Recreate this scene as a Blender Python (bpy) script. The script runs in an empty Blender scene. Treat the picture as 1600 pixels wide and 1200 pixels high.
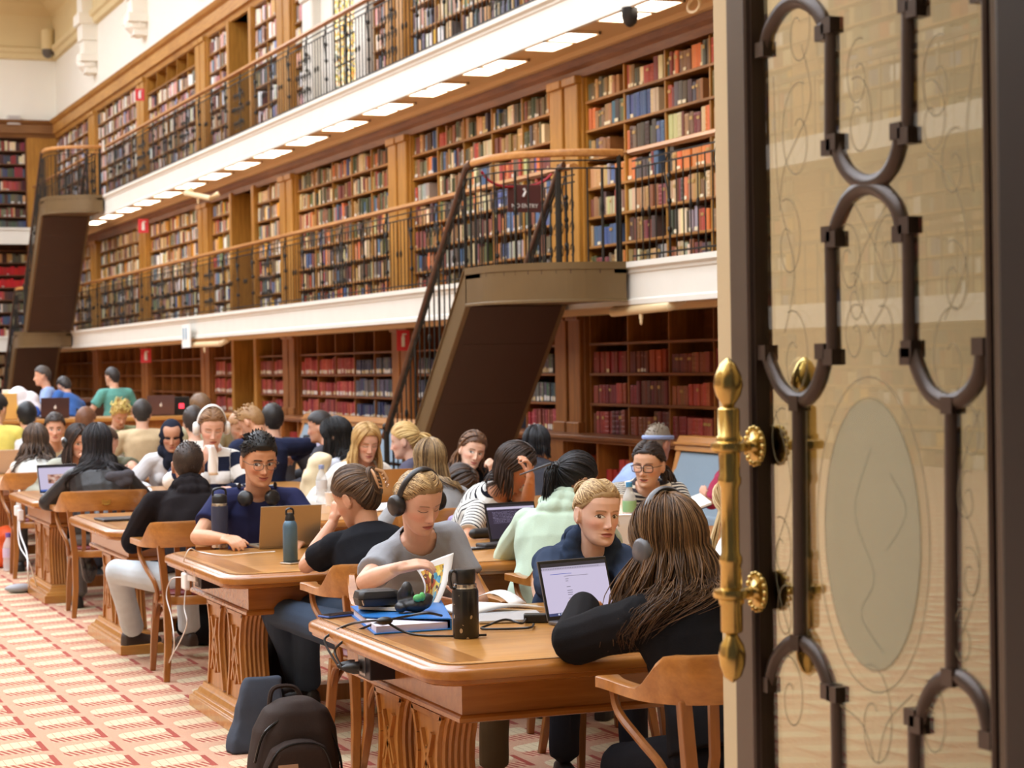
import bpy, bmesh, math, random
import numpy as np
from mathutils import Vector, Matrix
random.seed(7)
S=bpy.context.scene
COL=S.collection
PI=math.pi
# ------------------------------------------------------------------ camera model (for measuring the room)
F=3222.; HC=1.68
def nrm(v):
    v=np.asarray(v,float); l=np.linalg.norm(v); return v/l if l>1e-12 else v
_Y=nrm([-1274,-10,F]); _X=np.array([8150.,-160,F]); _X=nrm(_X-_Y*(_X@_Y)); _Z=np.cross(_X,_Y); _U=-_Z if _Z[1]>0 else _Z
RC=np.stack([_X,_Y,_U]); CAM=np.array([0,0,HC])
def PX(u,v,x=None,y=None,z=None):
    d=RC@np.array([(u-800)/F,(v-600)/F,1.])
    t=x/d[0] if x is not None else (y/d[1] if y is not None else (z-HC)/d[2])
    return CAM+d*t
# ------------------------------------------------------------------ objects
def link(o): COL.objects.link(o); return o
def tag(o,label=None,cat=None,group=None,kind=None):
    if label: o['label']=label
    if cat: o['category']=cat
    if group: o['group']=group
    if kind: o['kind']=kind
    return o
def thing(name,label,cat,loc=(0,0,0),rz=0,group=None,sc=1.0):
    o=bpy.data.objects.new(name,None); o.empty_display_size=.1
    o.location=loc; o.rotation_euler=(0,0,rz); o.scale=(sc,)*3; link(o)
    return tag(o,label,cat,group)
def mat_of(o):
    return Matrix.LocRotScale(o.location,o.rotation_euler.to_quaternion(),o.scale)
def copy_tree(o,parent=None):
    c=o.copy(); link(c)
    if parent: c.parent=parent
    for ch in KIDS.get(o.name,[]):
        copy_tree(ch,c)
    return c
KIDS={}
def children_map():
    KIDS.clear()
    for o in bpy.data.objects:
        if o.parent: KIDS.setdefault(o.parent.name,[]).append(o)
def orth(d):
    d=nrm(d); a=np.array([0,0,1.]) if abs(d[2])<.9 else np.array([1.,0,0]); u=nrm(np.cross(a,d)); return u,np.cross(d,u)
class MB:
    def __init__(s): s.v=[]; s.f=[]; s.c=[]; s.m=[]; s.n=0
    def add(s,V,Fs,col=None,mi=0):
        V=np.asarray(V,float).reshape(-1,3); b=s.n
        s.v.append(V); s.n+=len(V)
        s.f.extend([tuple(int(i)+b for i in f) for f in Fs]); s.m.extend([mi]*len(Fs))
        s.c.append(np.tile(np.array(col if col is not None else (1,1,1),float)[:3],(len(V),1)))
        return s
    def box(s,x0,x1,y0,y1,z0,z1,col=None,mi=0):
        V=[(x0,y0,z0),(x1,y0,z0),(x1,y1,z0),(x0,y1,z0),(x0,y0,z1),(x1,y0,z1),(x1,y1,z1),(x0,y1,z1)]
        return s.add(V,[(0,3,2,1),(4,5,6,7),(0,1,5,4),(1,2,6,5),(2,3,7,6),(3,0,4,7)],col,mi)
    def obox(s,c,size,M=None,col=None,mi=0):
        h=np.array(size)/2; c=np.array(c,float)
        V=np.array([(-1,-1,-1),(1,-1,-1),(1,1,-1),(-1,1,-1),(-1,-1,1),(1,-1,1),(1,1,1),(-1,1,1)])*h
        if M is not None: V=V@np.array(M).T
        return s.add(V+c,[(0,3,2,1),(4,5,6,7),(0,1,5,4),(1,2,6,5),(2,3,7,6),(3,0,4,7)],col,mi)
    def bar(s,p0,p1,w,h=None,up=(0,0,1),col=None,mi=0):
        p0=np.array(p0,float); p1=np.array(p1,float); d=p1-p0; L=np.linalg.norm(d); d=d/L
        r=np.cross(d,np.array(up,float)); r=nrm(r) if np.linalg.norm(r)>1e-6 else orth(d)[0]; u=np.cross(r,d)
        return s.obox((p0+p1)/2,(w,L,h or w),np.stack([r,d,u],1),col,mi)
    def loft(s,rings,cap=True,closed=True,col=None,mi=0):
        k=len(rings[0]); V=np.concatenate([np.asarray(r,float) for r in rings]); Fs=[]
        kk=k if closed else k-1
        for i in range(len(rings)-1):
            for j in range(kk):
                a=i*k+j; b=i*k+(j+1)%k; Fs.append((a,b,b+k,a+k))
        if cap and closed:
            Fs.append(tuple(range(k-1,-1,-1))); o=(len(rings)-1)*k; Fs.append(tuple(range(o,o+k)))
        return s.add(V,Fs,col,mi)
    def tube(s,P,r,n=8,cap=True,col=None,mi=0,flat=1.,up=None):
        P=[np.array(p,float) for p in P]; m=len(P)
        if not hasattr(r,'__len__'): r=[r]*m
        T=[nrm(P[min(i+1,m-1)]-P[max(i-1,0)]) for i in range(m)]
        u=orth(T[0])[0] if up is None else nrm(np.array(up,float)-T[0]*np.dot(up,T[0]))
        an=np.arange(n)*2*PI/n; R=[]
        for i in range(m):
            u=u-T[i]*np.dot(u,T[i]); u=nrm(u); w=np.cross(T[i],u)
            R.append(P[i]+r[i]*(np.cos(an)[:,None]*u*flat+np.sin(an)[:,None]*w))
        return s.loft(R,cap,True,col,mi)
    def lathe(s,prof,n=24,o=(0,0,0),ax=(0,0,1),col=None,mi=0,cap=True):
        u,w=orth(ax); ax=nrm(ax); an=np.arange(n)*2*PI/n; o=np.array(o,float)
        R=[o+ax*z+max(r,1e-4)*(np.cos(an)[:,None]*u+np.sin(an)[:,None]*w) for r,z in prof]
        return s.loft(R,cap,True,col,mi)
    def ell(s,c,ax,M=None,nu=16,nv=10,col=None,mi=0):
        R=[]; an=np.arange(nu)*2*PI/nu
        for i in range(nv+1):
            t=PI*i/nv; z=-math.cos(t); q=max(math.sin(t),1e-3)
            V=np.stack([np.cos(an)*q,np.sin(an)*q,np.full(nu,z)],1)*np.array(ax)
            if M is not None: V=V@np.array(M).T
            R.append(V+np.array(c,float))
        return s.loft(R,True,True,col,mi)
    def capsule(s,p0,r0,p1,r1,n=12,flat=False,col=None):
        p0=np.array(p0,float); p1=np.array(p1,float); d=nrm(p1-p0); u,w=orth(d); an=np.arange(n)*2*PI/n
        c=(np.cos(an)[:,None]*u+np.sin(an)[:,None]*w); R=[]
        for k in ((-90,-60,-30,0) if not flat else (0,)):
            t=math.radians(k); R.append(p0+d*r0*math.sin(t)+c*max(r0*math.cos(t),1e-4))
        for k in ((0,30,60,90) if not flat else (0,)):
            t=math.radians(k); R.append(p1+d*r1*math.sin(t)+c*max(r1*math.cos(t),1e-4))
        return s.loft(R,True,True,col)
    def prism(s,poly,fn,d0,d1,col=None,mi=0):
        """poly of 2-D points, fn(a,b,d)->3-D; extruded from d0 to d1"""
        k=len(poly); V=[fn(a,b,d0) for a,b in poly]+[fn(a,b,d1) for a,b in poly]
        Fs=[tuple(range(k-1,-1,-1)),tuple(range(k,2*k))]+[(i,(i+1)%k,(i+1)%k+k,i+k) for i in range(k)]
        return s.add(V,Fs,col,mi)
    def mesh(s,name='m',inv=None):
        V=np.concatenate(s.v) if s.v else np.zeros((0,3))
        if inv is not None:
            I=np.array(inv); V=V@I[:3,:3].T+I[:3,3]
        me=bpy.data.meshes.new(name); me.from_pydata(V.tolist(),[],s.f); 
        if any(s.m): me.polygons.foreach_set('material_index',s.m)
        a=me.attributes.new('Col','FLOAT_COLOR','POINT'); c=np.ones((len(V),4)); c[:,:3]=np.concatenate(s.c) if s.c else 1
        a.data.foreach_set('color',c.ravel()); return me
    def build(s,name,mat,parent=None,smooth=0,bevel=0,seg=2,kind=None,recalc=True,sub=0,under=None):
        me=s.mesh(name,mat_of(parent).inverted() if parent is not None else None)
        if recalc:
            bm=bmesh.new(); bm.from_mesh(me); bmesh.ops.recalc_face_normals(bm,faces=bm.faces); bm.to_mesh(me); bm.free()
        for m in (mat if isinstance(mat,(list,tuple)) else [mat]): me.materials.append(m)
        if smooth:
            me.polygons.foreach_set('use_smooth',[True]*len(me.polygons))
            if smooth<180: me.set_sharp_from_angle(angle=math.radians(smooth))
        o=bpy.data.objects.new(name,me); link(o)
        if parent is not None: o.parent=under or parent
        if bevel:
            b=o.modifiers.new('Bevel','BEVEL'); b.width=bevel; b.segments=seg; b.limit_method='ANGLE'; b.angle_limit=math.radians(50)
            b.use_clamp_overlap=True
        if sub:
            b=o.modifiers.new('Sub','SUBSURF'); b.levels=sub; b.render_levels=sub
        if kind: o['kind']=kind
        return o
def spl(P,n=8):
    """Catmull-Rom through points"""
    P=[np.array(p,float) for p in P]; out=[]
    for i in range(len(P)-1):
        a=P[max(i-1,0)]; b=P[i]; c=P[i+1]; d=P[min(i+2,len(P)-1)]
        for k in range(n):
            t=k/n; out.append(.5*(2*b+(c-a)*t+(2*a-5*b+4*c-d)*t*t+(3*b-a-3*c+d)*t**3))
    out.append(P[-1]); return out
def rz(a): c,s=math.cos(a),math.sin(a); return np.array([[c,-s,0],[s,c,0],[0,0,1.]])
def rx(a): c,s=math.cos(a),math.sin(a); return np.array([[1.,0,0],[0,c,-s],[0,s,c]])
def ry(a): c,s=math.cos(a),math.sin(a); return np.array([[c,0,s],[0,1.,0],[-s,0,c]])
ORD=['first','second','third','fourth','fifth','sixth','seventh','eighth','ninth','tenth','eleventh','twelfth','thirteenth','fourteenth','fifteenth','sixteenth','seventeenth','eighteenth']
# ------------------------------------------------------------------ shader expressions
def lin(c):
    return tuple(((x/12.92) if x<=.04045 else ((x+.055)/1.055)**2.4) for x in [v/255. for v in c])
class E:
    def __init__(s,nt,k): s.nt=nt; s.k=k
    def m(s,op,*o,clamp=False):
        n=s.nt.nodes.new('ShaderNodeMath'); n.operation=op; n.use_clamp=clamp
        for i,a in enumerate((s,)+o):
            if isinstance(a,E): s.nt.links.new(a.k,n.inputs[i])
            else: n.inputs[i].default_value=a
        return E(s.nt,n.outputs[0])
    def __add__(s,o): return s.m('ADD',o)
    __radd__=__add__
    def __sub__(s,o): return s.m('SUBTRACT',o)
    def __rsub__(s,o): return (s*-1.)+o
    def __mul__(s,o): return s.m('MULTIPLY',o)
    __rmul__=__mul__
    def __truediv__(s,o): return s.m('DIVIDE',o)
    def abs(s): return s.m('ABSOLUTE')
    def floor(s): return s.m('FLOOR')
    def frac(s): return s.m('FRACT')
    def sin(s): return s.m('SINE')
    def lt(s,o): return s.m('LESS_THAN',o)
    def gt(s,o): return s.m('GREATER_THAN',o)
    def mn(s,o): return s.m('MINIMUM',o)
    def mx(s,o): return s.m('MAXIMUM',o)
    def sq(s): return s*s
    def ss(s,a,b):
        n=s.nt.nodes.new('ShaderNodeMapRange'); n.interpolation_type='SMOOTHSTEP'; s.nt.links.new(s.k,n.inputs[0])
        n.inputs[1].default_value=a; n.inputs[2].default_value=b; return E(s.nt,n.outputs[0])
class MatB:
    def __init__(s,name):
        s.m=bpy.data.materials.new(name); s.m.use_nodes=True; s.nt=s.m.node_tree; s.N=s.nt.nodes; s.L=s.nt.links
        s.b=s.N['Principled BSDF']; s.out=s.N['Material Output']
    def new(s,t,**k):
        n=s.N.new('ShaderNode'+t)
        for a,v in k.items(): setattr(n,a,v)
        return n
    def set(s,**k):
        for a,v in k.items():
            i=s.b.inputs[a.replace('_',' ')]
            if isinstance(v,E): s.L.new(v.k,i)
            elif hasattr(v,'is_output'): s.L.new(v,i)
            else:
                i.default_value=(*v,1) if (hasattr(v,'__len__') and i.type=='RGBA') else v
        return s
    def coord(s,kind='Object',scale=(1,1,1),rot=(0,0,0)):
        t=s.new('TexCoord'); mp=s.new('Mapping'); mp.inputs['Scale'].default_value=scale; mp.inputs['Rotation'].default_value=rot
        s.L.new(t.outputs[kind],mp.inputs[0]); return mp.outputs[0]
    def attr(s,name,out='Color'):
        n=s.new('Attribute'); n.attribute_name=name; return n.outputs[out]
    def xyz(s,vec):
        n=s.new('SeparateXYZ'); s.L.new(vec,n.inputs[0]); return [E(s.nt,n.outputs[i]) for i in range(3)]
    def noise(s,vec,scale,detail=3,rough=.5,out='Fac'):
        n=s.new('TexNoise'); s.L.new(vec,n.inputs['Vector']); n.inputs['Scale'].default_value=scale; n.inputs['Detail'].default_value=detail; n.inputs['Roughness'].default_value=rough
        return E(s.nt,n.outputs[out]) if out=='Fac' else n.outputs[out]
    def ramp(s,fac,stops):
        n=s.new('ValToRGB'); s.L.new(fac.k,n.inputs[0]); e=n.color_ramp.elements
        while len(e)<len(stops): e.new(.5)
        for q,(p,c) in zip(e,stops): q.position=p; q.color=(*c,1)
        return n.outputs[0]
    def mix(s,fac,a,b,mode='MIX'):
        n=s.new('Mix'); n.data_type='RGBA'; n.blend_type=mode
        for sock,v in ((n.inputs[0],fac),(n.inputs[6],a),(n.inputs[7],b)):
            if isinstance(v,E): s.L.new(v.k,sock)
            elif hasattr(v,'is_output'): s.L.new(v,sock)
            elif hasattr(v,'__len__'): sock.default_value=(*v[:3],1)
            else: sock.default_value=v
        return n.outputs[2]
    def bump(s,h,strength=.3,dist=.01):
        n=s.new('Bump'); n.inputs['Strength'].default_value=strength; n.inputs['Distance'].default_value=dist
        s.L.new(h.k,n.inputs['Height']); s.L.new(n.outputs[0],s.b.inputs['Normal']); return s
_mc={}
def plain(name,rgb,rough=.5,metal=0.,noise=0.,nsc=20,bump=0.,**k):
    if name in _mc: return _mc[name]
    m=MatB(name); c=lin(rgb)
    if noise or bump:
        f=m.noise(m.coord(),nsc,3)
        if noise: m.set(Base_Color=m.mix(f,tuple(x*(1-noise) for x in c),tuple(min(1,x*(1+noise)) for x in c)))
        else: m.set(Base_Color=c)
        if bump: m.bump(f,bump,.005)
    else: m.set(Base_Color=c)
    m.set(Roughness=rough,Metallic=metal)
    for a,v in k.items(): m.set(**{a:v})
    _mc[name]=m.m; return m.m
def emit(name,rgb,st):
    if name in _mc: return _mc[name]
    m=MatB(name); m.set(Base_Color=lin(rgb),Emission_Color=lin(rgb),Emission_Strength=st); _mc[name]=m.m; return m.m
def wood(name,a,b,rough=.35,axis=0,sc=1.,coat=.0):
    if name in _mc: return _mc[name]
    m=MatB(name); s=[14*sc]*3; s[axis]=1.1*sc
    v=m.coord(scale=tuple(s)); f=m.noise(v,1.6,4,.6); g=m.noise(m.coord(scale=tuple(q*5 for q in s)),1.5,2)
    big=m.noise(m.coord(),.9,1)
    h=(f*.65+g*.2+big*.3)-.08
    m.set(Base_Color=m.ramp(h,[(.28,lin(b)),(.5,tuple((x+y)/2 for x,y in zip(lin(a),lin(b)))),(.72,lin(a))]),Roughness=rough,Coat_Weight=coat,Coat_Roughness=.18)
    m.bump(g,.025,.002); _mc[name]=m.m; return m.m
def attrmat(name,attr='Col',rough=.6,metal=0,bump=0,spec=.4):
    if name in _mc: return _mc[name]
    m=MatB(name); c=m.attr(attr); f=m.noise(m.coord(),60,2)
    m.set(Base_Color=m.mix(.25,c,m.mix(f,(.25,.25,.25),(1,1,1)),'MULTIPLY'),Roughness=rough,Metallic=metal,Specular_IOR_Level=spec)
    if bump: m.bump(f,bump,.004)
    _mc[name]=m.m; return m.m
SKY_E=4.9; LAMP_E=5.5; EXPO=0.0
# ================================================================== ROOM
XG,XS,XB=7.9,8.75,9.15
Z1B,Z1,Z2B,Z2=2.21,2.60,4.92,5.34
ZT0,ZT1=7.72,8.15
YB=54.0
W_SH=wood('shelf_wood',(186,128,56),(116,72,24),.4,1)
W_SHZ=wood('shelf_wood_upright',(202,144,60),(142,94,28),.38,2)
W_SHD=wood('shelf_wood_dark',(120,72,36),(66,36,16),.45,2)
W_RED=wood('ground_shelf_wood',(146,86,38),(80,42,16),.4,1)
W_REDZ=wood('ground_upright_wood',(168,104,44),(96,54,20),.4,2)
W_BEAM=wood('beam_wood',(204,150,76),(156,104,44),.45,1)
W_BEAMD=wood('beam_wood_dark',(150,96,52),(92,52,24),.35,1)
STONE=plain('fascia_stone',(224,219,207),.55,noise=.05,nsc=3)
WHITE=plain('white_plaster',(244,240,228),.8,noise=.02,nsc=2)
CREAM=plain('cream_plaster',(224,204,156),.8,noise=.04,nsc=2)
SOFFIT=plain('soffit_paint',(226,196,150),.7)
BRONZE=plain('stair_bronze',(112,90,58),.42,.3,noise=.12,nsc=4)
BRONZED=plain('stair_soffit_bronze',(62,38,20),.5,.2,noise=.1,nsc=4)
IRON=plain('dark_iron',(52,50,46),.45,.7)
RAILW=wood('rail_wood',(206,150,86),(164,104,48),.3,1)
RAILD=wood('rail_wood_dark',(92,56,32),(58,32,18),.3,1)
# floor: woven carpet of cream blocks on a salmon hatch
def carpet():
    m=MatB('carpet'); v=m.coord(); x,y,z=m.xyz(v)
    c=(x-1.462)/.303; ci=c.floor(); sx=c.frac()*.303
    yy=(y+ci*.15-9.80)/.366; sy=yy.frac()*.366
    r=sy-sx*.11; rl=sy-sx*.42+.053                  # skewed row coordinates
    n=m.noise(v,420,1)*.012-.006
    # cream block: rounded, between r .11 and .245
    cx=((sx-.126)/.116).abs(); cy=((rl-.230+n)/.072).abs()
    lo=(cx.m('POWER',6.)+cy.m('POWER',3.)).lt(1.)
    # grid hairlines in the block
    gl=((sx*24.).frac().lt(.07)).mx((r*26.).frac().lt(.08))
    # dentil band
    band=r.gt(.015)*r.lt(.122)*sx.gt(.01)*sx.lt(.262)
    teeth=((sx+r*.3)*33.).frac().lt(.56)
    cap=sx.gt(.240)*sx.lt(.266)*r.gt(.015)*r.lt(.27)
    red=(band*teeth).mx(cap)
    hatch=((sy+sx*.18)*70.).frac().lt(.38)
    base=m.mix(hatch,lin((218,182,150)),lin((192,120,94)))
    c2=m.mix(red,base,lin((170,72,58)))
    c3=m.mix(band*(1.-teeth)*(1.-cap),c2,lin((226,186,152)))
    cr=m.mix(gl,lin((226,208,172)),lin((180,152,118)))
    c4=m.mix(lo,c3,cr)
    f=m.noise(v,900,2)
    c5=m.mix(.22,c4,m.mix(f,(.4,.4,.4),(1,1,1)),'MULTIPLY')
    m.set(Base_Color=c5,Roughness=.95,Specular_IOR_Level=.1,Sheen_Weight=.2); m.bump(f,.4,.004)
    return m.m
b=MB(); b.box(-14,9.2,-3,YB,-.1,0); b.build('floor',carpet(),kind='structure')
# right wall behind the bookcases, upper plaster wall, back wall, left wall, ceiling
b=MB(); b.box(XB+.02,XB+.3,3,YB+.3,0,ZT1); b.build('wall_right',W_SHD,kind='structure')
b=MB(); b.box(8.78,9.4,3,YB+.3,ZT1,13); b.build('wall_right_upper',WHITE,kind='structure')
b=MB(); b.box(-14,9.4,YB+.4,YB+.7,0,13); b.build('wall_back',W_SHD,kind='structure')
b=MB(); b.box(-14,9.4,YB-.02,YB+.4,ZT1,13); b.build('wall_back_upper',WHITE,kind='structure')
# entablature on right and back walls
def corn(prof,name,mat):
    b=MB()
    b.prism(prof,lambda a,z,d:(8.78-a,d,z),3,YB); 
    b.build(name,mat,kind='structure',smooth=30)
    b=MB(); b.prism(prof,lambda a,z,d:(d,YB-.02-a,z),-14,8.78); b.build(name.replace('1','2'),mat,kind='structure',smooth=30)
corn([(0,9.72),(.10,9.74),(.12,9.86),(.18,9.9),(.2,10.0),(.1,10.05),(.1,10.85),(.2,10.95),(.28,11.0),(.36,11.12),(.55,11.2),(.62,11.38),(.78,11.5),(.85,11.7),(0,11.7)],'trim_1',CREAM)
# pendant piers on the upper wall
for i,yc in enumerate([31.55,37.3,42.6,48.3]):
    b=MB(); b.box(8.42,8.8,yc-.3,yc+.3,9.35,11.4); b.box(8.34,8.8,yc-.36,yc+.36,9.72,9.98); b.box(8.46,8.8,yc-.27,yc+.27,9.05,9.35)
    b.box(8.38,8.8,yc-.33,yc+.33,8.86,9.05); b.lathe([(.28,.2),(.26,.1),(.16,.0),(.05,-.1)],12,(8.62,yc,8.66)); b.box(8.5,8.8,yc-.2,yc+.2,8.6,8.9)
    o=b.build('trim_%d'%(10+i),WHITE,bevel=.02,kind='structure')
# ceiling border + skylight
b=MB()
b.box(-14,-10.5,-1,YB+.4,11.7,12); b.box(5.2,9.4,3,YB+.4,11.7,12); b.box(-10.5,5.2,51,YB+.4,11.7,12); b.box(-10.5,5.2,-1,2.3,11.7,12)
b.build('ceiling',CREAM,kind='structure')
sky=emit('skylight_glass',(232,242,255),SKY_E)
b=MB(); b.add([(-10.5,2.3,12),(5.2,2.3,12),(5.2,51,12),(-10.5,51,12)],[(0,1,2,3)]); b.build('ceiling_skylight',sky,kind='structure',recalc=False)
b=MB()
for k in range(12):
    y=2.3+48.7*k/11; b.box(-10.5,5.2,y-.06,y+.06,11.75,11.95)
for k in range(6):
    x=-10.5+15.7*k/5; b.box(x-.06,x+.06,2.3,51,11.75,11.95)
b.build('trim_2',WHITE,kind='structure')
# top entablature beam of the upper gallery (right and back)
bp=[(0,ZT0),(.06,ZT0),(.08,ZT0+.08),(.14,ZT0+.1),(.14,ZT0+.32),(.2,ZT0+.36),(.24,ZT0+.43),(0,ZT0+.43)]
b=MB(); b.prism(bp,lambda a,z,d:(XS+.05-a,d,z),3,YB); b.box(XS-.02,9.2,3,YB,ZT1-.03,ZT1); b.build('trim_3',W_BEAM,kind='structure')
W_BEAMX=wood('beam_wood_back',(150,104,56),(104,64,28),.45,0)
b=MB(); b.prism(bp,lambda a,z,d:(d,YB-.02-a,z),-14,XS); b.build('trim_4',W_BEAMX,kind='structure')
# gallery slabs: stone fascia + soffit
def fascia(name,zb,zt,y0,y1):
    b=MB(); h=zt-zb
    p=[(0,zb),(.05,zb),(.05,zb+.045),(.035,zb+.06),(.035,zt-.11),(.05,zt-.095),(.05,zt-.07),(.085,zt-.05),(.085,zt),(0,zt)]
    b.prism(p,lambda a,z,d:(XG+.1-a,d,z),y0,y1); b.build(name,STONE,kind='structure')
fascia('trim_5',Z1B,Z1,3.,YB-.9); fascia('trim_6',Z2B,Z2,3.,YB-.9)
for nm,zb,zt in (('trim_7',Z1B,Z1),('trim_8',Z2B,Z2)):
    b=MB(); b.box(XG+.1,9.16,3.,YB,zt-.06,zt-.005); b.build(nm,W_SHD,kind='structure')
    b=MB(); b.box(XG+.1,XS+.02,3.,YB,zb+.02,zb+.06); b.box(XS-.16,XS+.04,3,YB,zb-.03,zb+.05)
    b.build('ceiling_gallery_%d'%(1 if zb<3 else 2),SOFFIT,kind='structure')
    b=MB(); p=[(0,zb-.22),(.05,zb-.22),(.06,zb-.14),(.1,zb-.1),(.12,zb-.02),(0,zb-.02)]
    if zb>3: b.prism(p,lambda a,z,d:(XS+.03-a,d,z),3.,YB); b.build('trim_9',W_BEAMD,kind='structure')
# back gallery slabs
b=MB(); 
for zb,zt in ((Z1B,Z1),(Z2B,Z2)):
    b.box(-14,XG+.05,YB-.95,YB-.85,zb,zt); b.box(-14,XG+.05,YB-.85,YB+.3,zt-.08,zt-.01); b.box(-14,XG+.05,YB-.98,YB-.85,zt-.06,zt)
b.build('trim_20',STONE,kind='structure')
# pilasters
PC=[14.75,20.35,26.0,31.55,37.3,42.8,48.5]
LV=[(0.94,Z1B+.02),(Z1,Z2B-.2),(Z2,ZT0+.02)]
k=30
for li,(za,zb) in enumerate(LV):
    for yc in PC:
        b=MB(); w=.40 if li else .36
        for s in (-1,1):
            c=yc+s*w*.52
            b.box(XS-.07,XS+.06,c-w*.42,c+w*.42,za,zb); b.box(XS-.10,XS+.06,c-w*.45,c+w*.45,za,za+.12); b.box(XS-.10,XS+.06,c-w*.46,c+w*.46,zb-.09,zb)
        b.box(XS-.02,XS+.3,yc-w,yc+w,za,zb)
        b.build('trim_%d'%k,W_SHZ if li else W_REDZ,bevel=.012,kind='structure'); k+=1
# ---------------------------------------------------------------- bookcases
PAL1=[(150,110,70),(120,78,48),(66,66,44),(92,92,58),(150,58,40),(188,104,52),(206,186,146),(70,86,118),(142,138,128),(80,70,62),(170,130,84),(110,56,44),(96,84,60),(178,160,120),(72,52,40),(128,96,60)]
PAL1F=[(206,188,150),(186,150,110),(150,120,90),(222,214,196),(120,90,70),(92,96,104),(196,170,120),(140,60,50),(110,122,146),(226,222,212),(104,98,90),(214,160,60),(110,120,90),(170,140,120)]
PAL2=[(196,150,140),(206,190,170),(222,220,214),(120,80,72),(88,84,86),(150,120,100),(172,120,116),(214,206,190),(70,72,80),(140,150,170),(190,160,110),(120,110,90),(96,52,50)]
PALR=[(118,44,34),(132,50,38),(104,36,30),(124,62,40),(92,40,32),(140,58,40),(110,48,40)]
PALN=[(58,62,84),(66,68,80),(48,52,72),(80,80,84)]
PALRL=[(140,52,46),(124,42,40),(150,64,54),(116,48,44)]
def fill(y1,y0,hmax,pal,rng,wmin=.03,wmax=.075,occ=.95,run=.35):
    """books of one compartment from its left (far) end y1 down to y0; yields (y_hi,w,h,col,lean)"""
    y=y1-.01; out=[]; c=rng.choice(pal); hh=rng.uniform(.68,.92)*hmax; ww=rng.uniform(wmin,wmax)
    stop=y0+ (y1-y0)*(1-occ if rng.random()<.75 else rng.uniform(.15,.45)*(occ<.99))
    while y>stop+.03:
        if rng.random()>run: c=rng.choice(pal); hh=rng.uniform(.70,.97)*hmax; ww=rng.uniform(wmin,wmax)
        w=ww*rng.uniform(.92,1.08)
        if y-w<y0+.005: break
        cc=tuple(max(0,min(255,q+rng.uniform(-10,10))) for q in c)
        out.append((y,w*.96,hh*rng.uniform(.985,1.0),cc)); y-=w
    return out
STUFF=MB(); NB=[0]
def stuff_book(y,w,h,c,xf,z,dep=.22,label=0,axis='x',bri=1.4):
    c=tuple(min(1,q*bri) for q in lin(c)); r=random.random
    xf=xf+random.uniform(0,.025); z+=.002
    if axis=='x': STUFF.box(xf,xf+dep,y-w,y,z,z+h,c)
    else: STUFF.box(y-w,y,xf,xf+dep,z,z+h,c)
    if label and r()<label:
        lc=lin(random.choice([(226,220,206),(214,190,140),(230,226,220)])); lh=h*(random.uniform(.2,.28) if label>=.9 else random.uniform(.12,.18)); lz=z+h*(.03+random.uniform(0,.04))
        if axis=='x': STUFF.box(xf-.003,xf,y-w*.92,y-w*.08,lz,lz+lh,lc)
        else: STUFF.box(y-w*.92,y-w*.08,xf-.003,xf,lz,lz+lh,lc)
    if r()<.25 and axis=='x':
        bc=tuple(min(1,q*1.5+.05) for q in c); bz=z+h*random.uniform(.6,.8); STUFF.box(xf-.002,xf,y-w*.95,y-w*.05,bz,bz+h*.06,bc)
BOOKROWS=[]     # individual books are made from these
def bookcase(y0,y1,z0,z1,rows,label,lv,side=W_SHZ,sh=W_SH,pal=PAL1,comp=1.0,empty=(),mode='stuff',lab=.25,occ=.95,run=.35,xs=XS,wr=(.032,.075),first_gap=0):
    t=thing('bookcase',label,'bookcase',(xs,(y0+y1)/2,z0))
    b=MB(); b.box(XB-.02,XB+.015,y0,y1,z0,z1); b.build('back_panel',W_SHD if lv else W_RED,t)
    nc=max(1,round((y1-y0)/comp)); cw=(y1-y0)/nc; rh=(z1-z0)/rows; rng=random.Random(int(y0*100+z0*10))
    for j in range(nc+1):
        y=y0+cw*j; b=MB(); b.box(xs+.015,XB-.02,y-.012,y+.012,z0,z1); b.build('divider',side,t)
    for i in range(rows+1):
        z=z0+rh*i; b=MB(); b.box(xs,XB-.02,y0,y1,z-.028,z) if i<rows else b.box(xs,XB-.02,y0,y1,z-.02,z+.0)
        b.build('shelf',sh,t,bevel=.004,seg=1)
        if i==rows: break
        if i in empty: continue
        for j in range(nc):
            a,bb=y0+cw*j+.014,y0+cw*(j+1)-.014
            row=fill(bb,a,rh-.05,pal(i,j) if callable(pal) else pal,rng,wr[0],wr[1],occ,run)
            if mode=='keep': BOOKROWS.append((lv,i,j,row,z,xs+.018))
            else:
                for (y,w,h,c) in row: stuff_book(y,w,h,c,xs+.018,z,.24,lab)
    return t
bn=['bay nearest the bronze door','bay left of the landing','bay with five columns beyond it','small bay right of the gallery doorway','small bay left of the gallery doorway','bay right of the red sign','bay left of the red sign','bay above the far staircase foot']
def segs(lv): # (y0,y1)
    g=.43
    S_=[(PC[0]+g,PC[1]-g),(PC[1]+g,PC[2]-g),(PC[2]+g,PC[3]-g),(PC[3]+g,33.62),(35.28,PC[4]-g),(PC[4]+g,PC[5]-g),(PC[5]+g,PC[6]-g),(PC[6]+g,YB-.05)]
    return S_
LN=['ground floor','middle gallery','top gallery']
DOORS=[]
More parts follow.
